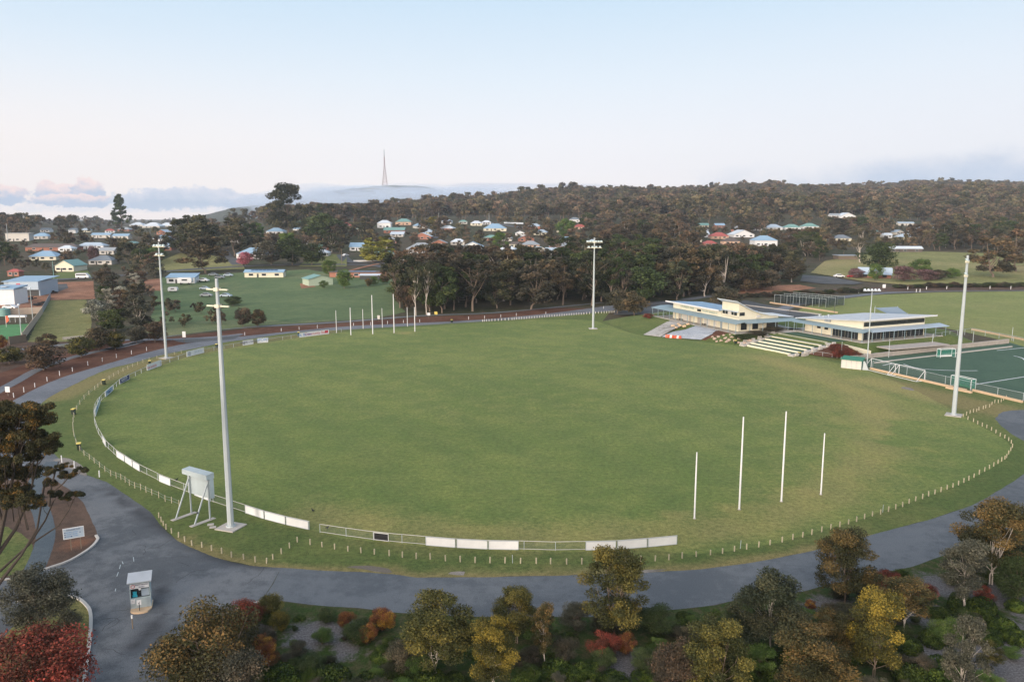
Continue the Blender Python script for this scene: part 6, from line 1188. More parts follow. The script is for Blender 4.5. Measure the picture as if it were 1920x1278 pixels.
def limbs(seed, cen, lo, tr, nl=7, n=6, lean=.04, stems=1):
    rnd = random.Random(seed); mb = MB(); lean_ = Vector((rnd.uniform(-1, 1) * lean, rnd.uniform(-1, 1) * lean, 0)); cs = sorted(cen, key=lambda c: c[2])
    for st in range(stems):
        off = Vector((rnd.uniform(-1, 1), rnd.uniform(-1, 1), 0)) * (.02 if stems > 1 else 0); tgt = Vector(cs[-1 - st * 2]); fork = Vector((tgt.x * .3, tgt.y * .3, lo * .9)) + lean_ + off
        mb.tube([off + Vector((0, 0, -.03)), off + Vector((lean_.x * .4, lean_.y * .4, lo * .45)), fork, fork.lerp(tgt, .5), tgt], [tr * 1.25, tr, tr * .8, tr * .5, tr * .15], n)
        for c in cs[st::max(1, len(cs) // nl)]:
            c = Vector(c); s_ = (off + Vector((0, 0, 0))).lerp(fork, rnd.uniform(.6, 1.0)) if c.z < lo * 1.8 else fork.lerp(tgt, rnd.uniform(0, .4)); m_ = s_.lerp(c, .5) + Vector((rnd.uniform(-1, 1), rnd.uniform(-1, 1), rnd.uniform(-.5, .5))) * .03
            mb.tube([s_, m_, c], [tr * .5, tr * .32, tr * .1], 5)
    me = mb.mesh('trunk'); return me
LIB = {}
def variant(key, **k):
    """key -> list of (trunk mesh, crown mesh) normalised to height 1"""
    tr, nl, stems, lean = k.pop('tr', .012), k.pop('nl', 7), k.pop('stems', 1), k.pop('lean', .04); cnt = k.pop('cnt', 4); seed0 = k.pop('seed'); out = []
    for i in range(cnt):
        V, F, A, cen, rad = crown(seed0 + i, **k); top_ = np.percentile(V[:, 2], 99.5); V = V / top_; wx = np.percentile(np.abs(V[:, :2]), 97)
        me = mesh_np('crown', V, F, A); me.materials.append(MATS['leaf_gum']); tm = limbs(seed0 + i, [(c[0] / top_, c[1] / top_, c[2] / top_) for c in cen], k['lo'] / top_, tr, nl, 6, lean, stems); tm.materials.append(MATS['bark']); out.append((tm, me, wx))
    LIB[key] = out
variant('small', seed=11, cnt=6, shape='gum', nc=56, nq=30000, qs=.0078, lo=.24, hi=.92, R0=.27, cr=.092, shell=.3, tr=.006, nl=10, stems=2)
variant('thin', seed=31, cnt=4, shape='gum', nc=44, nq=15000, qs=.0082, lo=.32, hi=.94, R0=.22, cr=.075, shell=.25, tr=.0065, nl=9, stems=2)
variant('bush', seed=51, cnt=5, shape='round', nc=44, nq=20000, qs=.0125, lo=.22, hi=.86, R0=.48, cr=.17, shell=.4, tr=.02, nl=10, stems=3, flat=.9)
variant('gum', seed=71, cnt=8, shape='gum', nc=44, nq=6000, qs=.0165, lo=.17, hi=.94, R0=.28, cr=.075, shell=.35, tr=.014, nl=9)
variant('open', seed=91, cnt=5, shape='vase', nc=34, nq=3400, qs=.015, lo=.40, hi=.95, R0=.30, cr=.06, shell=.3, tr=.013, nl=12)
variant('round', seed=111, cnt=6, shape='round', nc=34, nq=5200, qs=.022, lo=.18, hi=.85, R0=.40, cr=.14, shell=.4, tr=.018)
variant('column', seed=131, cnt=3, shape='column', nc=20, nq=1600, qs=.024, lo=.08, hi=.95, R0=.13, cr=.06, tr=.012)
variant('cone', seed=141, cnt=2, shape='cone', nc=44, nq=4000, qs=.018, lo=.18, hi=.97, R0=.24, cr=.06, tr=.014)
variant('far', seed=151, cnt=8, shape='gum', nc=16, nq=800, qs=.042, lo=.30, hi=.90, R0=.30, cr=.12, shell=.3, tr=.016, nl=4)
# smooth clipped domes of ground cover
def dome(seed):
    rng = np.random.default_rng(seed); n = 7000; k = 7; cs = [(0, 0, 0, 1)] + [(rng.normal() * .38, rng.normal() * .38, rng.random() * .1, .55 + .3 * rng.random()) for _ in range(k)]
    idx = rng.integers(0, k + 1, n); d = rng.normal(size=(n, 3)); d[:, 2] = np.abs(d[:, 2]); d /= np.linalg.norm(d, axis=1)[:, None]; c = np.array(cs); rr = (c[idx, 3] * (.93 + .10 * rng.random(n)))[:, None]
    p = c[idx, :3] + d * rr; p[:, 2] *= .78; nr = d + rng.normal(size=(n, 3)) * .55; nr /= np.linalg.norm(nr, axis=1)[:, None]; a = np.cross(nr, rng.normal(size=(n, 3))); a /= np.linalg.norm(a, axis=1)[:, None]; b = np.cross(nr, a)
    s1 = (.05 * (.5 + rng.random(n)))[:, None]; V = np.stack([p - a * s1, p - b * s1 * .7, p + a * s1, p + b * s1 * .7], 1).reshape(-1, 3); V[:, 2] = np.maximum(V[:, 2], 0)
    nz_ = np.array([noise.noise(Vector(q * 2.2)) for q in p]) * .6; me = mesh_np('shrub', V / 1.25, np.arange(4 * n).reshape(n, 4), np.clip(rng.random(n) * .55 + .25 + nz_, 0, 1)); me.materials.append(MATS['leaf_dome']); return me
LIB['dome'] = [dome(200 + i) for i in range(4)]
def setm(o, m):
    o.material_slots[0].link = 'OBJECT'; o.material_slots[0].material = MATS[m]
TR = random.Random(42)
TN = {'small': 'small_tree', 'thin': 'sapling', 'bush': 'shrub', 'gum': 'gum_tree', 'open': 'gum_tree', 'round': 'bushy_tree', 'column': 'slender_tree', 'cone': 'conifer'}
TC = {'small': 'tree', 'thin': 'tree', 'bush': 'shrub', 'gum': 'gum tree', 'open': 'gum tree', 'round': 'tree', 'column': 'tree', 'cone': 'conifer'}
def tree(kind, p, H, W, leaf, label, group=None, bark='bark', name=None, cat=None):
    if kind == 'dome':
        o = bpy.data.objects.new(name or 'shrub', TR.choice(LIB['dome'])); COL.objects.link(o); o.location = p; o.scale = (W / 2, W / 2, H / .62 * .8); o.rotation_euler = (0, 0, TR.uniform(0, 6.28)); setm(o, leaf); return tag(o, label, cat or 'shrub', group)
    tm, cm, wx = TR.choice(LIB[kind]); t = empty(name or TN[kind], p, TR.uniform(0, 6.28)); k = W / 2 / wx; t.scale = (k, k, H)
    a = bpy.data.objects.new('trunk', tm); COL.objects.link(a); a.parent = t; setm(a, bark); c = bpy.data.objects.new('crown', cm); COL.objects.link(c); c.parent = t; setm(c, leaf)
    return tag(t, label, cat or TC[kind], group)
def tpx(kind, px, py, ty, wpx, leaf, label, group=None, bark='bark', **k):
    p = P(px, py); return tree(kind, p, hpx(p, py - ty) * (1.0 if p.y > 120 else 1.0 + .10), hpx(p, wpx), leaf, label, group, bark, **k)
# foreground trees, one by one
FG = [('small', 1152, 1192, 1036, 108, 'leaf_olive', 'olive gold small tree standing alone before the white boards and ring road', 'bark'), ('small', 1583, 1130, 1000, 102, 'leaf_amber', 'bronze topped small tree on the ring road edge, nearest the goal posts', 'bark'),
 ('small', 1857, 1095, 950, 112, 'leaf_amber', 'tall pale trunked tree with bronze crown overlapping the ring road, beside the grey leaved tree', 'pale_bark'), ('thin', 1807, 1152, 1022, 84, 'leaf_grey', 'grey leaved tree with forked pale trunk before the ring road bend', 'pale_bark'),
 ('thin', 1693, 1185, 1088, 92, 'leaf_amber', 'brown gold tree with white trunk above the dark green ground cover', 'pale_bark'), ('small', 1440, 1222, 1083, 128, 'leaf_gum', 'wide brown green tree overlapping the ring road, between the two bronze trees', 'pale_bark'),
 ('small', 1638, 1275, 1118, 92, 'leaf_yellow', 'yellow crowned tree over the dark ground cover', 'bark'), ('small', 1548, 1262, 1150, 82, 'leaf_amber', 'bronze tree directly behind the yellow crowned one', 'bark'),
 ('small', 1512, 1330, 1186, 128, 'leaf_amber', 'broad bronze tree at the bottom edge below the wide brown green tree', 'bark'), ('small', 1342, 1310, 1164, 108, 'leaf_olive', 'gold topped tree at bottom edge beside the rusty red bush', 'bark'),
 ('bush', 1262, 1300, 1196, 88, 'leaf_brown', 'rusty red brown bush between dark domes and the gold topped tree', 'bark'), ('small', 968, 1205, 1104, 78, 'leaf_olive', 'dark olive tree against the ring road below the field centre', 'bark'),
 ('thin', 1021, 1252, 1136, 46, 'leaf_amber', 'slender bronze tree beside the dark olive one', 'pale_bark'), ('small', 925, 1290, 1166, 78, 'leaf_yellow', 'bright yellow crowned tree at bottom edge below the dark olive tree', 'pale_bark'),
 ('small', 818, 1262, 1122, 122, 'leaf_olive', 'broad olive gold tree with several stems beside red flowering shrubs', 'pale_bark'), ('bush', 398, 1290, 1150, 168, 'leaf_amber', 'very large brown bush at the entrance road corner', 'bark'),
 ('bush', 322, 1260, 1196, 60, 'leaf_amber', 'small amber bush on the road side of the very large brown bush', 'bark'), ('bush', 448, 1330, 1228, 110, 'leaf_gum', 'pale brown shrub at bottom edge below the very large brown bush', 'bark'),
 ('small', 78, 1200, 1072, 122, 'leaf_grey', 'dark grey green tree on the kerbed lower island', 'bark'), ('bush', 70, 1330, 1186, 168, 'leaf_red', 'large dark red bottlebrush bush in the bottom corner of the picture', 'bark'),
 ('thin', 1805, 1330, 1165, 70, 'leaf_grey', 'sapling with white forked stem at the bottom edge below the grey leaved tree', 'pale_bark'), ('thin', 1853, 1262, 1205, 44, 'leaf_olive', 'small olive sapling beside the pale gravel at the far corner of the scrub', 'bark'),
 ('bush', 1232, 1185, 1140, 70, 'leaf_dark', 'dark leafy shrub behind the rusty red brown bush', 'bark'), ('bush', 1385, 1200, 1140, 60, 'leaf_dark', 'dark shrub tucked behind the wide brown green tree', 'bark'), ('bush', 1905, 1130, 1050, 70, 'leaf_dark', 'dark green bush behind the tall pale trunked tree', 'bark'),
 ('bush', 1080, 1180, 1135, 52, 'leaf_grey', 'low grey shrub between the slender bronze tree and the lone olive gold tree', 'bark'), ('bush', 130, 1190, 1150, 40, 'leaf_grey', 'low grey shrub at the foot of the dark grey green tree', 'bark'), ('bush', 505, 1160, 1118, 46, 'leaf_olive', 'olive bush beside red bottlebrush at the kerb end', 'bark'), ('bush', 760, 1255, 1202, 62, 'leaf_gum', 'brown green shrub between the red flowering shrubs and the domes', 'bark'), ('bush', 668, 1205, 1168, 50, 'leaf_dark', 'dark shrub behind the small red yellow flowering shrub', 'bark')]
for k, px, py, ty, wp, lf, lb_, bk in FG: tpx(k, px, py, ty, wp, lf, lb_, None, bk)
FL = [(463, 1178, 1126, 56, 'leaf_red', 'red bottlebrush bush at the end of the short kerb'), (527, 1182, 1146, 32, 'leaf_yellow', 'yellow flowering bush beside the red bottlebrush'), (650, 1178, 1148, 30, 'leaf_flame', 'small red and yellow flowering shrub, nearest the road edge'), (716, 1182, 1142, 42, 'leaf_flame', 'red and yellow flowering shrub beside the broad olive gold tree'),
 (688, 1205, 1168, 36, 'leaf_flame', 'flame coloured shrub below the other two by the road'), (497, 1222, 1190, 36, 'leaf_flame', 'upper of the two touching flame shrubs beside the brown bush'), (503, 1248, 1208, 38, 'leaf_flame', 'lower of the two touching flame shrubs beside the brown bush'), (1130, 1230, 1188, 56, 'leaf_red', 'rose red flowering shrub at the foot of the lone olive gold tree'),
 (1174, 1225, 1188, 36, 'leaf_flame', 'orange flowering shrub at the foot of the lone olive gold tree'), (1665, 1106, 1072, 46, 'leaf_red', 'round maroon shrub on the verge beside the ring road'), (1735, 1130, 1098, 36, 'leaf_red', 'red shrub behind the brown gold tree'), (1843, 1128, 1100, 32, 'leaf_red', 'red shrub behind the forked grey leaved tree'), (1520, 1141, 1126, 20, 'leaf_flame', 'tiny yellow shrub between the bronze trees'), (1912, 1098, 1080, 30, 'leaf_flame', 'orange shrub at the edge of picture beside pale trunked tree'), (1640, 1130, 1108, 36, 'leaf_brown', 'rusty shrub below the round maroon one')]
for px, py, ty, wp, lf, lb_ in FL: tpx('bush', px, py, ty, wp, lf, lb_)
DM = [(540, 1275, 76), (612, 1280, 78), (688, 1290, 80), (745, 1260, 62), (800, 1290, 84), (860, 1285, 60), (720, 1235, 44), (985, 1285, 70), (1045, 1260, 80), (1010, 1240, 50), (1095, 1262, 60), (1158, 1282, 66), (1215, 1270, 52), (1225, 1220, 46), (1700, 1215, 70), (1745, 1200, 60), (1660, 1240, 60), (1770, 1270, 90), (1710, 1275, 90), (1640, 1300, 80), (1835, 1150, 80), (1880, 1180, 66), (1800, 1130, 50), (1900, 1200, 60), (1855, 1200, 60), (1905, 1140, 50), (1760, 1155, 50), (1590, 1230, 56), (1560, 1285, 60), (1480, 1240, 60), (1400, 1275, 60), (1450, 1270, 60), (1320, 1215, 50), (1885, 1090, 50), (1600, 1180, 40), (1440, 1160, 40), (1290, 1165, 46), (900, 1230, 44), (1070, 1200, 40), (890, 1200, 36), (560, 1160, 22), (600, 1240, 24), (1270, 1275, 56)]
for i, (px, py, wp) in enumerate(DM):
    p = P(px, py); wm = hpx(p, wp); tree('dome', p, wm * .42, wm, 'leaf_dome', 'dark green mounded ground cover shrub in the near scrub strip', 'dark green mounded shrubs in the near scrub')
# small low shrubs and tufts filling the strip (individuals)
n_ = 0; far = 0
avoid = [(Vector((p[0].x, p[0].y)), p[1] * .62) for p in [(Vector((c.x, c.y, 0)), r) for c, r in sandp]]
scr2 = [(p.x, p.y) for p in scrub]
while n_ < 230 and far < 7000:
    far += 1; x = TR.uniform(-26, 85); y = TR.uniform(50, 100)
    if not inside(scr2, x, y) or seg_dist(x, y, edge_near) < 9: continue
    u = 960 + 1493 * x / (y * cP + HC * sP)
    if u < 430 or u > 1960: continue
    if any((c - Vector((x, y))).length < r for c, r in avoid) and TR.random() < .6: continue
    if min((Vector((x, y)) - q).length for q in spline([P(*a) for a in outer_near[1:20:3]], 6)) < 3.0: continue
    wm = .5 + 1.9 * TR.random() ** 1.6; lf = TR.choice(['leaf_dark', 'leaf_dark', 'leaf_green', 'leaf_gum', 'leaf_gum', 'leaf_grey', 'leaf_dome'])
    nmz = {'leaf_dark': 'dark green', 'leaf_green': 'mid green', 'leaf_gum': 'brown green', 'leaf_grey': 'grey', 'leaf_dome': 'deep green', 'leaf_brown': 'rusty brown'}[lf]
    tree('bush', Vector((x, y, 0)), wm * TR.uniform(.6, .95), wm, lf, f'low {nmz} scrub bush in the planted strip below the ring road', f'low {nmz} bushes in the near scrub'); n_ += 1
# ---- the large flat crowned tree at the left edge and its leaning neighbour
def pad_tree(name, base, stems, pads, leaf, label, bark='bark', qs=.09, npd=900, tr=.13):
    rng = np.random.default_rng(len(pads)); t = tag(empty(name, base), label, 'tree'); mb = MB(); o = Vector(base)
    for st in stems: mb.tube([Vector(q) - o for q, r in st], [r for q, r in st], 7)
    cen = []; rad = []
    for (q, rx, rz, par) in pads:
        q = Vector(q) - o; k = max(3, int(rx * 14))
        for i in range(k): a = rng.random() * 6.28; r_ = rx * rng.random() ** .5; cc = (q.x + math.cos(a) * r_, q.y + math.sin(a) * r_, q.z + rng.normal() * rz * .4); cen.append(cc); rad.append(rz * (.7 + .6 * rng.random()))
        a_ = Vector(par) - o; m_ = a_.lerp(q, .55) - Vector((0, 0, .25)); mb.tube([a_, m_, q], [tr * .45, tr * .28, tr * .1], 5)
        for i in range(3): e = cen[-1 - i]; mb.tube([m_.lerp(q, .4), Vector(e)], [tr * .16, tr * .05], 4)
    mb.build('trunk', bark, t); V, F, A = quads(cen, rad, npd * len(pads), qs, rng, .62, .25); link('crown', mesh_np('crown', V, F, A), t, leaf); return t
def at(px, py, D):                    # point on the ray through a photo pixel at ground distance D
    r = raydir(px, py); t_ = D / r.y; return Vector((r.x * t_, D, HC + r.z * t_))
b0 = P(-15, 1110); D0_ = b0.y
A_ = lambda px, py, dd=0: at(px, py, D0_ + dd)
stems = [[(b0, .26), (A_(-5, 1030), .22), (A_(10, 960), .17), (A_(25, 890), .12), (A_(30, 820), .07)], [(A_(-5, 1040), .2), (A_(30, 990, 1), .15), (A_(55, 930, 1), .1), (A_(72, 860, 1), .06)], [(A_(5, 980), .16), (A_(-20, 900), .12), (A_(-30, 820), .07)], [(b0, .2), (A_(40, 1040, 1), .12), (A_(70, 990, 2), .1), (A_(85, 900, 2), .06)]]
pads = [(A_(30, 768), 1.7, .5, A_(28, 830)), (A_(75, 790, 1), 1.1, .4, A_(40, 840)), (A_(-5, 790), 1.6, .5, A_(-20, 850)), (A_(45, 812), 1.5, .45, A_(30, 860)), (A_(90, 836, 1), 1.2, .42, A_(72, 870)), (A_(5, 838), 1.5, .5, A_(15, 900)), (A_(-30, 850), 1.5, .5, A_(-20, 900)), (A_(60, 858, 1), .9, .35, A_(60, 910)), (A_(15, 880), 1.0, .4, A_(12, 940)), (A_(-20, 920), 1.2, .4, A_(-10, 970)), (A_(45, 762), 1.0, .35, A_(30, 800)), (A_(20, 925, 1), .6, .3, A_(10, 960))]
pr = random.Random(3)
for i in range(36): px, py = pr.uniform(-40, 92), pr.uniform(755, 940) if i % 3 else pr.uniform(755, 850); pads.append((A_(px if py < 850 else px * .55, py, pr.uniform(-2, 2)), pr.uniform(.8, 1.5), pr.uniform(.3, .5), A_(px * .7, py + 55, pr.uniform(-1, 1))))
pad_tree('banksia_tree', b0, stems, pads, 'leaf_banksia', 'large dark flat topped tree with amber flowers at the left edge', 'dark_bark', .065, 4200)
b1 = P(92, 948); D1 = b1.y
A_ = lambda px, py, dd=0: at(px, py, D1 + dd)
stems = [[(b1, .16), (A_(95, 918), .13), (A_(102, 890), .09), (A_(110, 865), .05)], [(A_(95, 925), .1), (A_(120, 905), .07), (A_(140, 880), .04)]]
pads = [(A_(100, 880), .9, .4, A_(102, 905)), (A_(125, 890), .9, .35, A_(112, 912)), (A_(155, 880), .9, .3, A_(135, 895)), (A_(92, 905), .7, .35, A_(98, 918)), (A_(120, 872), .8, .3, A_(112, 890))]
pad_tree('banksia_tree', b1, stems, pads, 'leaf_banksia', 'small flat crowned tree with dark trunk beside the footpath', 'dark_bark', .055, 4500, .1)
b2 = P(-60, 1110); A_ = lambda px, py, dd=0: at(px, py, b2.y + 3 + dd)
stems = [[(b2, .16), (at(0, 1070, b2.y + 1), .12), (A_(55, 1020), .10), (A_(85, 975), .08), (A_(100, 940), .05)], [(A_(60, 1018), .09), (A_(110, 985), .06), (A_(130, 955), .045), (A_(138, 935), .03)]]
pads = [(A_(142, 925), .75, .28, A_(134, 945)), (A_(125, 932), .6, .25, A_(130, 950)), (A_(78, 945), .3, .2, A_(90, 965)), (A_(105, 925), .6, .3, A_(100, 940))]
pad_tree('banksia_tree', b2, stems, pads, 'leaf_banksia', 'long leaning bare branched tree crossing the footpath near the directory sign', 'dark_bark', .055, 3400, .08)
# ---- middle distance trees, one by one
MT = [('cone', 228, 432, 366, 30, 'leaf_dark', 'tall dark conifer rising above the left skyline'), ('gum', 540, 440, 346, 62, 'leaf_gum', 'tallest gum with domed open crown above the town'), ('gum', 386, 512, 443, 78, 'leaf_brown', 'large spreading gum by the street above the nearest light pole'), ('gum', 370, 478, 405, 72, 'leaf_gum', 'large dark gum behind the spreading street gum'),
 ('gum', 342, 475, 412, 50, 'leaf_gum', 'tall gum with bare trunk beside the large dark gum'), ('gum', 440, 480, 410, 56, 'leaf_gum', 'dark gum beside the white house by the pink bush'), ('round', 612, 452, 402, 58, 'leaf_dark', 'broad dark tree in the middle of town, behind the bushy row'), ('round', 580, 450, 408, 50, 'leaf_gum', 'brown broad tree beside the broad dark town tree'),
 ('column', 690, 490, 447, 22, 'leaf_lime', 'narrower of the two lime green poplars'), ('column', 722, 490, 447, 34, 'leaf_lime', 'wider of the two lime green poplars'), ('round', 700, 492, 462, 46, 'leaf_lime', 'lime green shrub mass at the foot of the poplars'), ('column', 729, 503, 477, 11, 'leaf_dark', 'small dark cypress on the street corner'), ('round', 1058, 447, 411, 34, 'leaf_green', 'bright green round tree beside the bright red roof'), ('round', 1178, 404, 390, 26, 'leaf_lime', 'pale green tree on the forest slope'),
 ('round', 817, 424, 406, 26, 'leaf_yellow', 'autumn yellow tree above the tiny green roof'), ('round', 498, 413, 388, 20, 'leaf_yellow', 'yellow tree at the foot of the tallest gum'), ('round', 461, 498, 473, 26, 'leaf_pink', 'pink flowering bush by the white weatherboard house'), ('round', 177, 494, 461, 18, 'leaf_mauve', 'dark purple tree by the grey roofed house'),
 ('round', 508, 497, 452, 50, 'leaf_grey', 'grey green bushy tree, first of the street row'), ('round', 548, 497, 448, 56, 'leaf_dark', 'dark bushy tree, second of the street row'), ('round', 585, 497, 458, 44, 'leaf_dark', 'dark bushy tree ending the street row'), ('round', 456, 612, 577, 28, 'leaf_brown', 'brown shrub at the paddock edge nearer the pole'), ('round', 484, 612, 580, 26, 'leaf_brown', 'brown shrub at the paddock edge nearer the goal'),
 ('round', 437, 573, 556, 34, 'leaf_dark', 'low dark bush in the paddock by the parked cars'), ('round', 82, 694, 645, 62, 'leaf_brown', 'largest brown tree on the left mulch bed'), ('round', 152, 670, 632, 46, 'leaf_olive', 'olive and rust tree on the left mulch bed'), ('round', 187, 657, 614, 44, 'leaf_brown', 'brown umbrella shaped tree behind the olive and rust one'), ('round', 216, 655, 622, 38, 'leaf_olive', 'olive tree between the brown umbrella tree and the side road'),
 ('round', 92, 653, 625, 32, 'leaf_brown', 'red brown tree behind the largest brown tree'), ('round', 18, 682, 650, 50, 'leaf_olive', 'olive tree at the left edge below the bowling club'), ('round', 291, 641, 603, 38, 'leaf_brown', 'dark rounded tree just before the second light pole'), ('round', 256, 643, 611, 30, 'leaf_grey', 'grey green tree beside the dark rounded tree'), ('round', 4, 655, 628, 20, 'leaf_flame', 'orange flowering bush at the corner of the bowling club'),
 ('round', 1157, 588, 543, 42, 'leaf_gum', 'olive tree of the pair by the far pavilion car park'), ('round', 1189, 592, 546, 46, 'leaf_brown', 'brown tree of the pair by the far pavilion car park'), ('round', 1362, 573, 539, 48, 'leaf_gum', 'olive tree behind the curved roof'), ('round', 1646, 509, 455, 52, 'leaf_dark', 'dark green rounded tree above the A-frame house'), ('open', 1612, 492, 424, 62, 'leaf_grey', 'grey gum between the cream dark roofed house and the A-frame house'),
 ('round', 1727, 515, 486, 36, 'leaf_green', 'bright green rounded bush right of the A-frame house'), ('round', 1695, 528, 499, 40, 'leaf_mauve', 'mauve flowering bush beside the A-frame house'), ('round', 1737, 527, 505, 34, 'leaf_mauve', 'mauve bush next to the bright green rounded bush'), ('round', 1760, 525, 506, 34, 'leaf_brown', 'brown bush between the mauve and dark green bushes'), ('round', 1782, 522, 503, 26, 'leaf_green', 'dark green round bush ending the A-frame hedge'), ('round', 1640, 527, 495, 26, 'leaf_green', 'green tree in front of the A-frame wall'),
 ('round', 1604, 522, 503, 26, 'leaf_mauve', 'dark purple tree beside the A-frame house'), ('gum', 1862, 520, 446, 78, 'leaf_brown', 'large drooping brown gum by the far paddock'), ('gum', 1905, 510, 430, 60, 'leaf_brown', 'tall brown gum behind the large drooping one'), ('round', 1348, 550, 504, 24, 'leaf_silver', 'silver foliaged tree at the end of the dark belt'), ('round', 618, 517, 488, 24, 'leaf_green', 'green tree behind the pale green shed'), ('round', 646, 540, 506, 30, 'leaf_green', 'light green tree before the long brown house'),
 ('round', 606, 540, 526, 16, 'leaf_green', 'small bright bush at the shed wall'), ('round', 690, 537, 522, 14, 'leaf_amber', 'small amber bush before the white carport'), ('round', 702, 535, 518, 14, 'leaf_green', 'small green bush right of the amber bush'), ('round', 722, 532, 514, 18, 'leaf_green', 'green bush near the dark belt beside the brown house'), ('round', 160, 650, 640, 70, 'leaf_silver', 'long silvery hedge along the end of the grass strip'), ('round', 1372, 512, 470, 40, 'leaf_gum', 'brown green tree at the cluster end below red roofs'), ('open', 780, 592, 500, 50, 'leaf_gum', 'pale trunked gum with sparse crown behind the last far post'), ('open', 800, 590, 490, 40, 'leaf_gum', 'second pale trunked gum at the front of the dark belt'),
 ('bush', 1570, 671, 645, 36, 'leaf_red', 'red leaved bush beside the cream terraces, upper part'), ('bush', 1592, 672, 653, 36, 'leaf_red', 'low red bush spreading toward the dugout'), ('bush', 1216, 597, 588, 18, 'leaf_red', 'dark red hedge bush at the pavilion verandah end'), ('bush', 1420, 628, 620, 40, 'leaf_brown', 'low rusty shrub along the first pavilion bank'), ('bush', 1450, 622, 612, 36, 'leaf_gum', 'low olive shrub along the first pavilion bank, car park end'), ('bush', 1395, 636, 626, 34, 'leaf_dark', 'low dark shrub above the boulders')]
for k, px, py, ty, wp, lf, lb_ in MT:
    pb = 'pale_bark' if 'pale trunk' in lb_ or 'grey gum' in lb_ else 'bark'; tpx(k, px, py, ty, wp, lf, lb_, None, pb)
def hedge(px0, px1, py0, py1, n, h, lf, label, group):
    for i in range(n):
        u = (i + TR.uniform(-.3, .3)) / n; p = P(px0 + (px1 - px0) * u, py0 + (py1 - py0) * u + TR.uniform(-1, 1)); hh = h * TR.uniform(.7, 1.2); tree('round', p, hh, hh * TR.uniform(1.5, 2.6), TR.choice(lf), label, group, name='shrub', cat='shrub')
hedge(1380, 1645, 559, 546, 26, 2.0, ['leaf_dark', 'leaf_brown', 'leaf_gum'], 'low dark shrub in the verge row behind the cricket nets', 'verge shrubs behind the cricket nets')
hedge(1680, 1990, 540, 537, 34, 2.2, ['leaf_dark', 'leaf_brown', 'leaf_gum'], 'low dark shrub in the bank row beyond the second oval', 'bank shrubs beyond the second oval')
# ---- scattered trees in the middle distance
ZN = [  # polygon (photo px of the trunk base), count, height range, kinds, leaves, adjective, place
 ([(742, 583), (745, 540), (900, 522), (1200, 505), (1390, 508), (1500, 520), (1495, 535), (1385, 552), (1290, 562), (1150, 572), (1000, 580), (800, 590)], 165, (13, 21), ['gum', 'gum', 'open', 'round'], ['leaf_gum', 'leaf_gum', 'leaf_dark', 'leaf_brown'], 'in the dense belt behind the far boundary road'),
 ([(180, 560), (180, 500), (300, 500), (300, 545), (285, 600), (260, 622), (180, 625)], 34, (5, 11), ['round', 'gum', 'round'], ['leaf_gum', 'leaf_dark', 'leaf_grey', 'leaf_silver', 'leaf_brown'], 'in the thicket left of the paddock'),
 ([(300, 620), (300, 560), (400, 575), (430, 605), (420, 618)], 18, (3, 6.5), ['round'], ['leaf_dark', 'leaf_brown', 'leaf_amber', 'leaf_gum', 'leaf_green'], 'in the scrub between light pole and paddock'),
 ([(0, 515), (0, 430), (150, 418), (300, 418), (330, 445), (300, 500), (170, 505), (90, 525)], 115, (7, 15), ['round', 'gum', 'round'], ['leaf_gum', 'leaf_dark', 'leaf_green', 'leaf_brown'], 'among the houses at the far left'),
 ([(330, 490), (320, 420), (640, 412), (640, 480), (560, 490), (430, 470)], 135, (8, 17), ['gum', 'round'], ['leaf_gum', 'leaf_dark', 'leaf_brown', 'leaf_green'], 'among the houses above the paddock'),
 ([(640, 470), (640, 412), (1100, 410), (1180, 440), (1180, 505), (900, 515), (780, 480), (740, 478)], 240, (6, 15), ['gum', 'round', 'round'], ['leaf_gum', 'leaf_dark', 'leaf_brown', 'leaf_green', 'leaf_olive'], 'among the houses in the middle of town'),
 ([(1100, 505), (1100, 415), (1560, 405), (1560, 440), (1500, 500), (1400, 500)], 300, (9, 18), ['gum', 'gum', 'round'], ['leaf_gum', 'leaf_brown', 'leaf_brown', 'leaf_dark'], 'between the dark belt and the forest'),
 ([(1500, 495), (1560, 405), (1960, 400), (1960, 478), (1760, 470), (1720, 470), (1640, 470), (1550, 490)], 240, (10, 18), ['gum', 'gum', 'round'], ['leaf_gum', 'leaf_brown', 'leaf_brown', 'leaf_dark'], 'in the woods beyond the far paddock'),
 ([(-20, 445), (-20, 418), (330, 408), (560, 404), (620, 410), (600, 420), (300, 420)], 120, (12, 20), ['gum', 'open'], ['leaf_gum', 'leaf_brown', 'leaf_dark'], 'on the left skyline'),
 ([(560, 420), (600, 404), (800, 396), (1100, 390), (1100, 412), (800, 412)], 180, (14, 22), ['gum', 'open'], ['leaf_gum', 'leaf_brown', 'leaf_brown', 'leaf_dark'], 'on the wooded rise behind the town')]
ADJ = {'leaf_gum': 'grey brown', 'leaf_dark': 'dark green', 'leaf_brown': 'rusty brown', 'leaf_green': 'fresh green', 'leaf_grey': 'grey', 'leaf_silver': 'silvery', 'leaf_amber': 'amber', 'leaf_olive': 'olive'}
cand = []
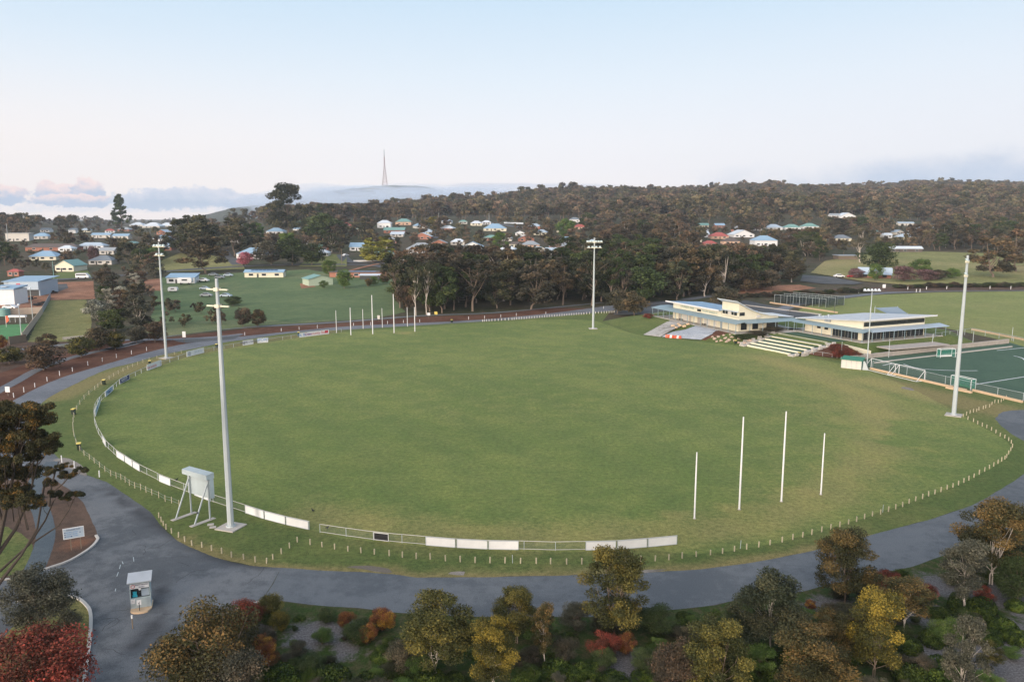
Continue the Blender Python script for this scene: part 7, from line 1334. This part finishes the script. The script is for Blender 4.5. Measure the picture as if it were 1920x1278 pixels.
for poly, cnt, (h0, h1), kinds, leaves, place in ZN:
    xs_ = [q[0] for q in poly]; ys_ = [q[1] for q in poly]; k = 0; tries = 0; pts_ = []
    while k < cnt and tries < cnt * 40:
        tries += 1; px = TR.uniform(min(xs_), max(xs_)); py = TR.uniform(min(ys_), max(ys_))
        if not inside(poly, px, py): continue
        p = P(px, py); H = TR.uniform(h0, h1); kd = TR.choice(kinds)
        if kd == 'round': H *= .68
        Wd = H * (TR.uniform(.62, .95) if kd != 'round' else TR.uniform(.85, 1.25)); pm = 1 / hpx(p, 1); wp = Wd * pm; hp = H * pm; bad = False
        for q in pts_:
            if (q - p).length < Wd * .42: bad = True; break
        for (hx, hy, nm_, hw) in LAND:
            if 'belt' in place and (hy > 480 or hx < 1290): continue
            if py > hy - 3 and abs(px - hx) < hw * .55 + wp * .42 and py - hp < hy - 2:
                ok_ = (py - hy + 2) / hp if hp > 0 else 0
                if H * ok_ < 3.5 or TR.random() < .25: bad = True; break
                H *= ok_; Wd *= max(ok_, .55); wp *= max(ok_, .55); hp *= ok_
            if abs(py - hy) < 4 and abs(px - hx) < (hw + wp * .3) * .5: bad = True; break
        if 490 < py < 512 and 330 < px < 800 and TR.random() < .8: bad = True
        if bad: continue
        pts_.append(p); cand.append((p, px, py, H, Wd, kd, TR.choice(leaves), place, hp * wp)); k += 1
cand.sort(key=lambda c: -c[8]); IND = cand[:292]; REST = cand[292:]
for p, px, py, H, Wd, kd, lf, place, _ in IND:
    best = min(LAND, key=lambda l: abs(l[0] - px) + 2.5 * abs(l[1] - py)) if LAND else None; sz = 'tall' if H > 14 else 'mid sized' if H > 9 else 'small'
    if best and abs(best[0] - px) + 2.5 * abs(best[1] - py) < 90 and 'belt' not in place: lb_ = f'{sz} {ADJ[lf]} tree {"behind" if py < best[1] - 2 else "beside"} {best[2]}'
    else: lb_ = f'{sz} {ADJ[lf]} {"bushy" if kd == "round" else "upright"} tree {place}'
    tree(kd, p, H, Wd, lf, lb_, 'trees like: ' + lb_, TR.choice(['bark', 'bark', 'bark', 'bark', 'pale_bark']), name='gum_tree' if kd != 'round' else 'bushy_tree', cat='tree')
# ---- the forest as one mass: far trees instanced on points
FR = random.Random(5); fpts = []; fsc = []
for p, px, py, H, Wd, kd, lf, place, _ in REST: fpts.append(p); fsc.append(H)
def dens(u, D):
    return 1
n_ = 0; tries = 0
while n_ < 15000 and tries < 120000:
    tries += 1; D = 560 + 2300 * FR.random() ** 1.25; u = FR.uniform(-120, 2100); x = (u - 960) / 1493 * D
    z = float(tz(x, D)); yc = D * cP + (HC - z) * sP; pyg = 639 - 1493 * ((z - HC) * cP + D * sP) / yc
    lim = float(np.interp(u, [0, 300, 560, 700, 900, 1100, 1300, 1560, 1760, 1960], [424, 416, 412, 406, 403, 404, 404, 401, 410, 414]))
    if pyg > lim: continue
    if D > (1150 if u < 500 else 1500 if u < 800 else 1900 if u < 1000 else 2900): continue
    if FR.random() > min(1, D / 1500 + .15): continue
    nzv = noise.noise(Vector((x * .01, D * .01, 0))); fpts.append(Vector((x, D, z - .4))); fsc.append((FR.uniform(20, 25) if FR.random() < .06 else FR.uniform(10, 19)) * (1 + .35 * nzv)); n_ += 1
# distant trees over the lower flank of the far hill
me = bpy.data.meshes.new('forest'); me.from_pydata([tuple(q) for q in fpts], [], []); a = me.attributes.new('tree_scale', 'FLOAT', 'POINT'); a.data.foreach_set('value', fsc)
fo = link('forest', me); tag(fo, 'dense brown and green gum forest covering the rise behind the town', 'forest', None, 'stuff')
leafmat('leaf_forest', (0.039, 0.039, 0.030), (0.078, 0.068, 0.050), (0.20, 0.135, 0.088), (0.48, 1.0), .45, 0.45)
src = bpy.data.collections.new('forest_sources')
for i, (tm, cm, wx) in enumerate(LIB['far']):
    bm = bmesh.new(); bm.from_mesh(tm); nvt = len(bm.faces); bm.from_mesh(cm); me2 = bpy.data.meshes.new('far_tree'); bm.to_mesh(me2); bm.free()
    # carry the leaf attribute and two materials across
    at_ = me2.attributes.get('v') or me2.attributes.new('v', 'FLOAT', 'FACE'); vals = np.zeros(len(me2.polygons), np.float32); cv = np.zeros(len(cm.polygons), np.float32); cm.attributes['v'].data.foreach_get('value', cv); vals[nvt:] = cv; at_.data.foreach_set('value', vals)
    me2.materials.clear(); me2.materials.append(MATS['bark']); me2.materials.append(MATS['leaf_forest']); mi = np.ones(len(me2.polygons), np.int32); mi[:nvt] = 0; me2.polygons.foreach_set('material_index', mi)
    o = bpy.data.objects.new('far_tree', me2); k = .42 / wx; o.scale = (k, k, 1); src.objects.link(o)
ng = bpy.data.node_groups.new('forest_scatter', 'GeometryNodeTree'); ng.interface.new_socket('Geometry', in_out='INPUT', socket_type='NodeSocketGeometry'); ng.interface.new_socket('Geometry', in_out='OUTPUT', socket_type='NodeSocketGeometry')
N_ = ng.nodes; gi = N_.new('NodeGroupInput'); go = N_.new('NodeGroupOutput'); ci = N_.new('GeometryNodeCollectionInfo'); ci.inputs['Collection'].default_value = src; ci.inputs['Separate Children'].default_value = True; ci.inputs['Reset Children'].default_value = False
ip = N_.new('GeometryNodeInstanceOnPoints'); ip.inputs['Pick Instance'].default_value = True; rv = N_.new('FunctionNodeRandomValue'); rv.data_type = 'FLOAT_VECTOR'; rv.inputs[1].default_value = (.08, .08, 6.28); rv.inputs[0].default_value = (-.08, -.08, 0)
na_ = N_.new('GeometryNodeInputNamedAttribute'); na_.data_type = 'FLOAT'; na_.inputs['Name'].default_value = 'tree_scale'
l_ = ng.links.new; l_(gi.outputs[0], ip.inputs['Points']); l_(ci.outputs[0], ip.inputs['Instance']); l_(rv.outputs[0], ip.inputs['Rotation']); l_(na_.outputs[0], ip.inputs['Scale']); l_(ip.outputs[0], go.inputs[0])
md = fo.modifiers.new('scatter', 'NODES'); md.node_group = ng
print('trees', len(IND), 'forest', len(fpts))
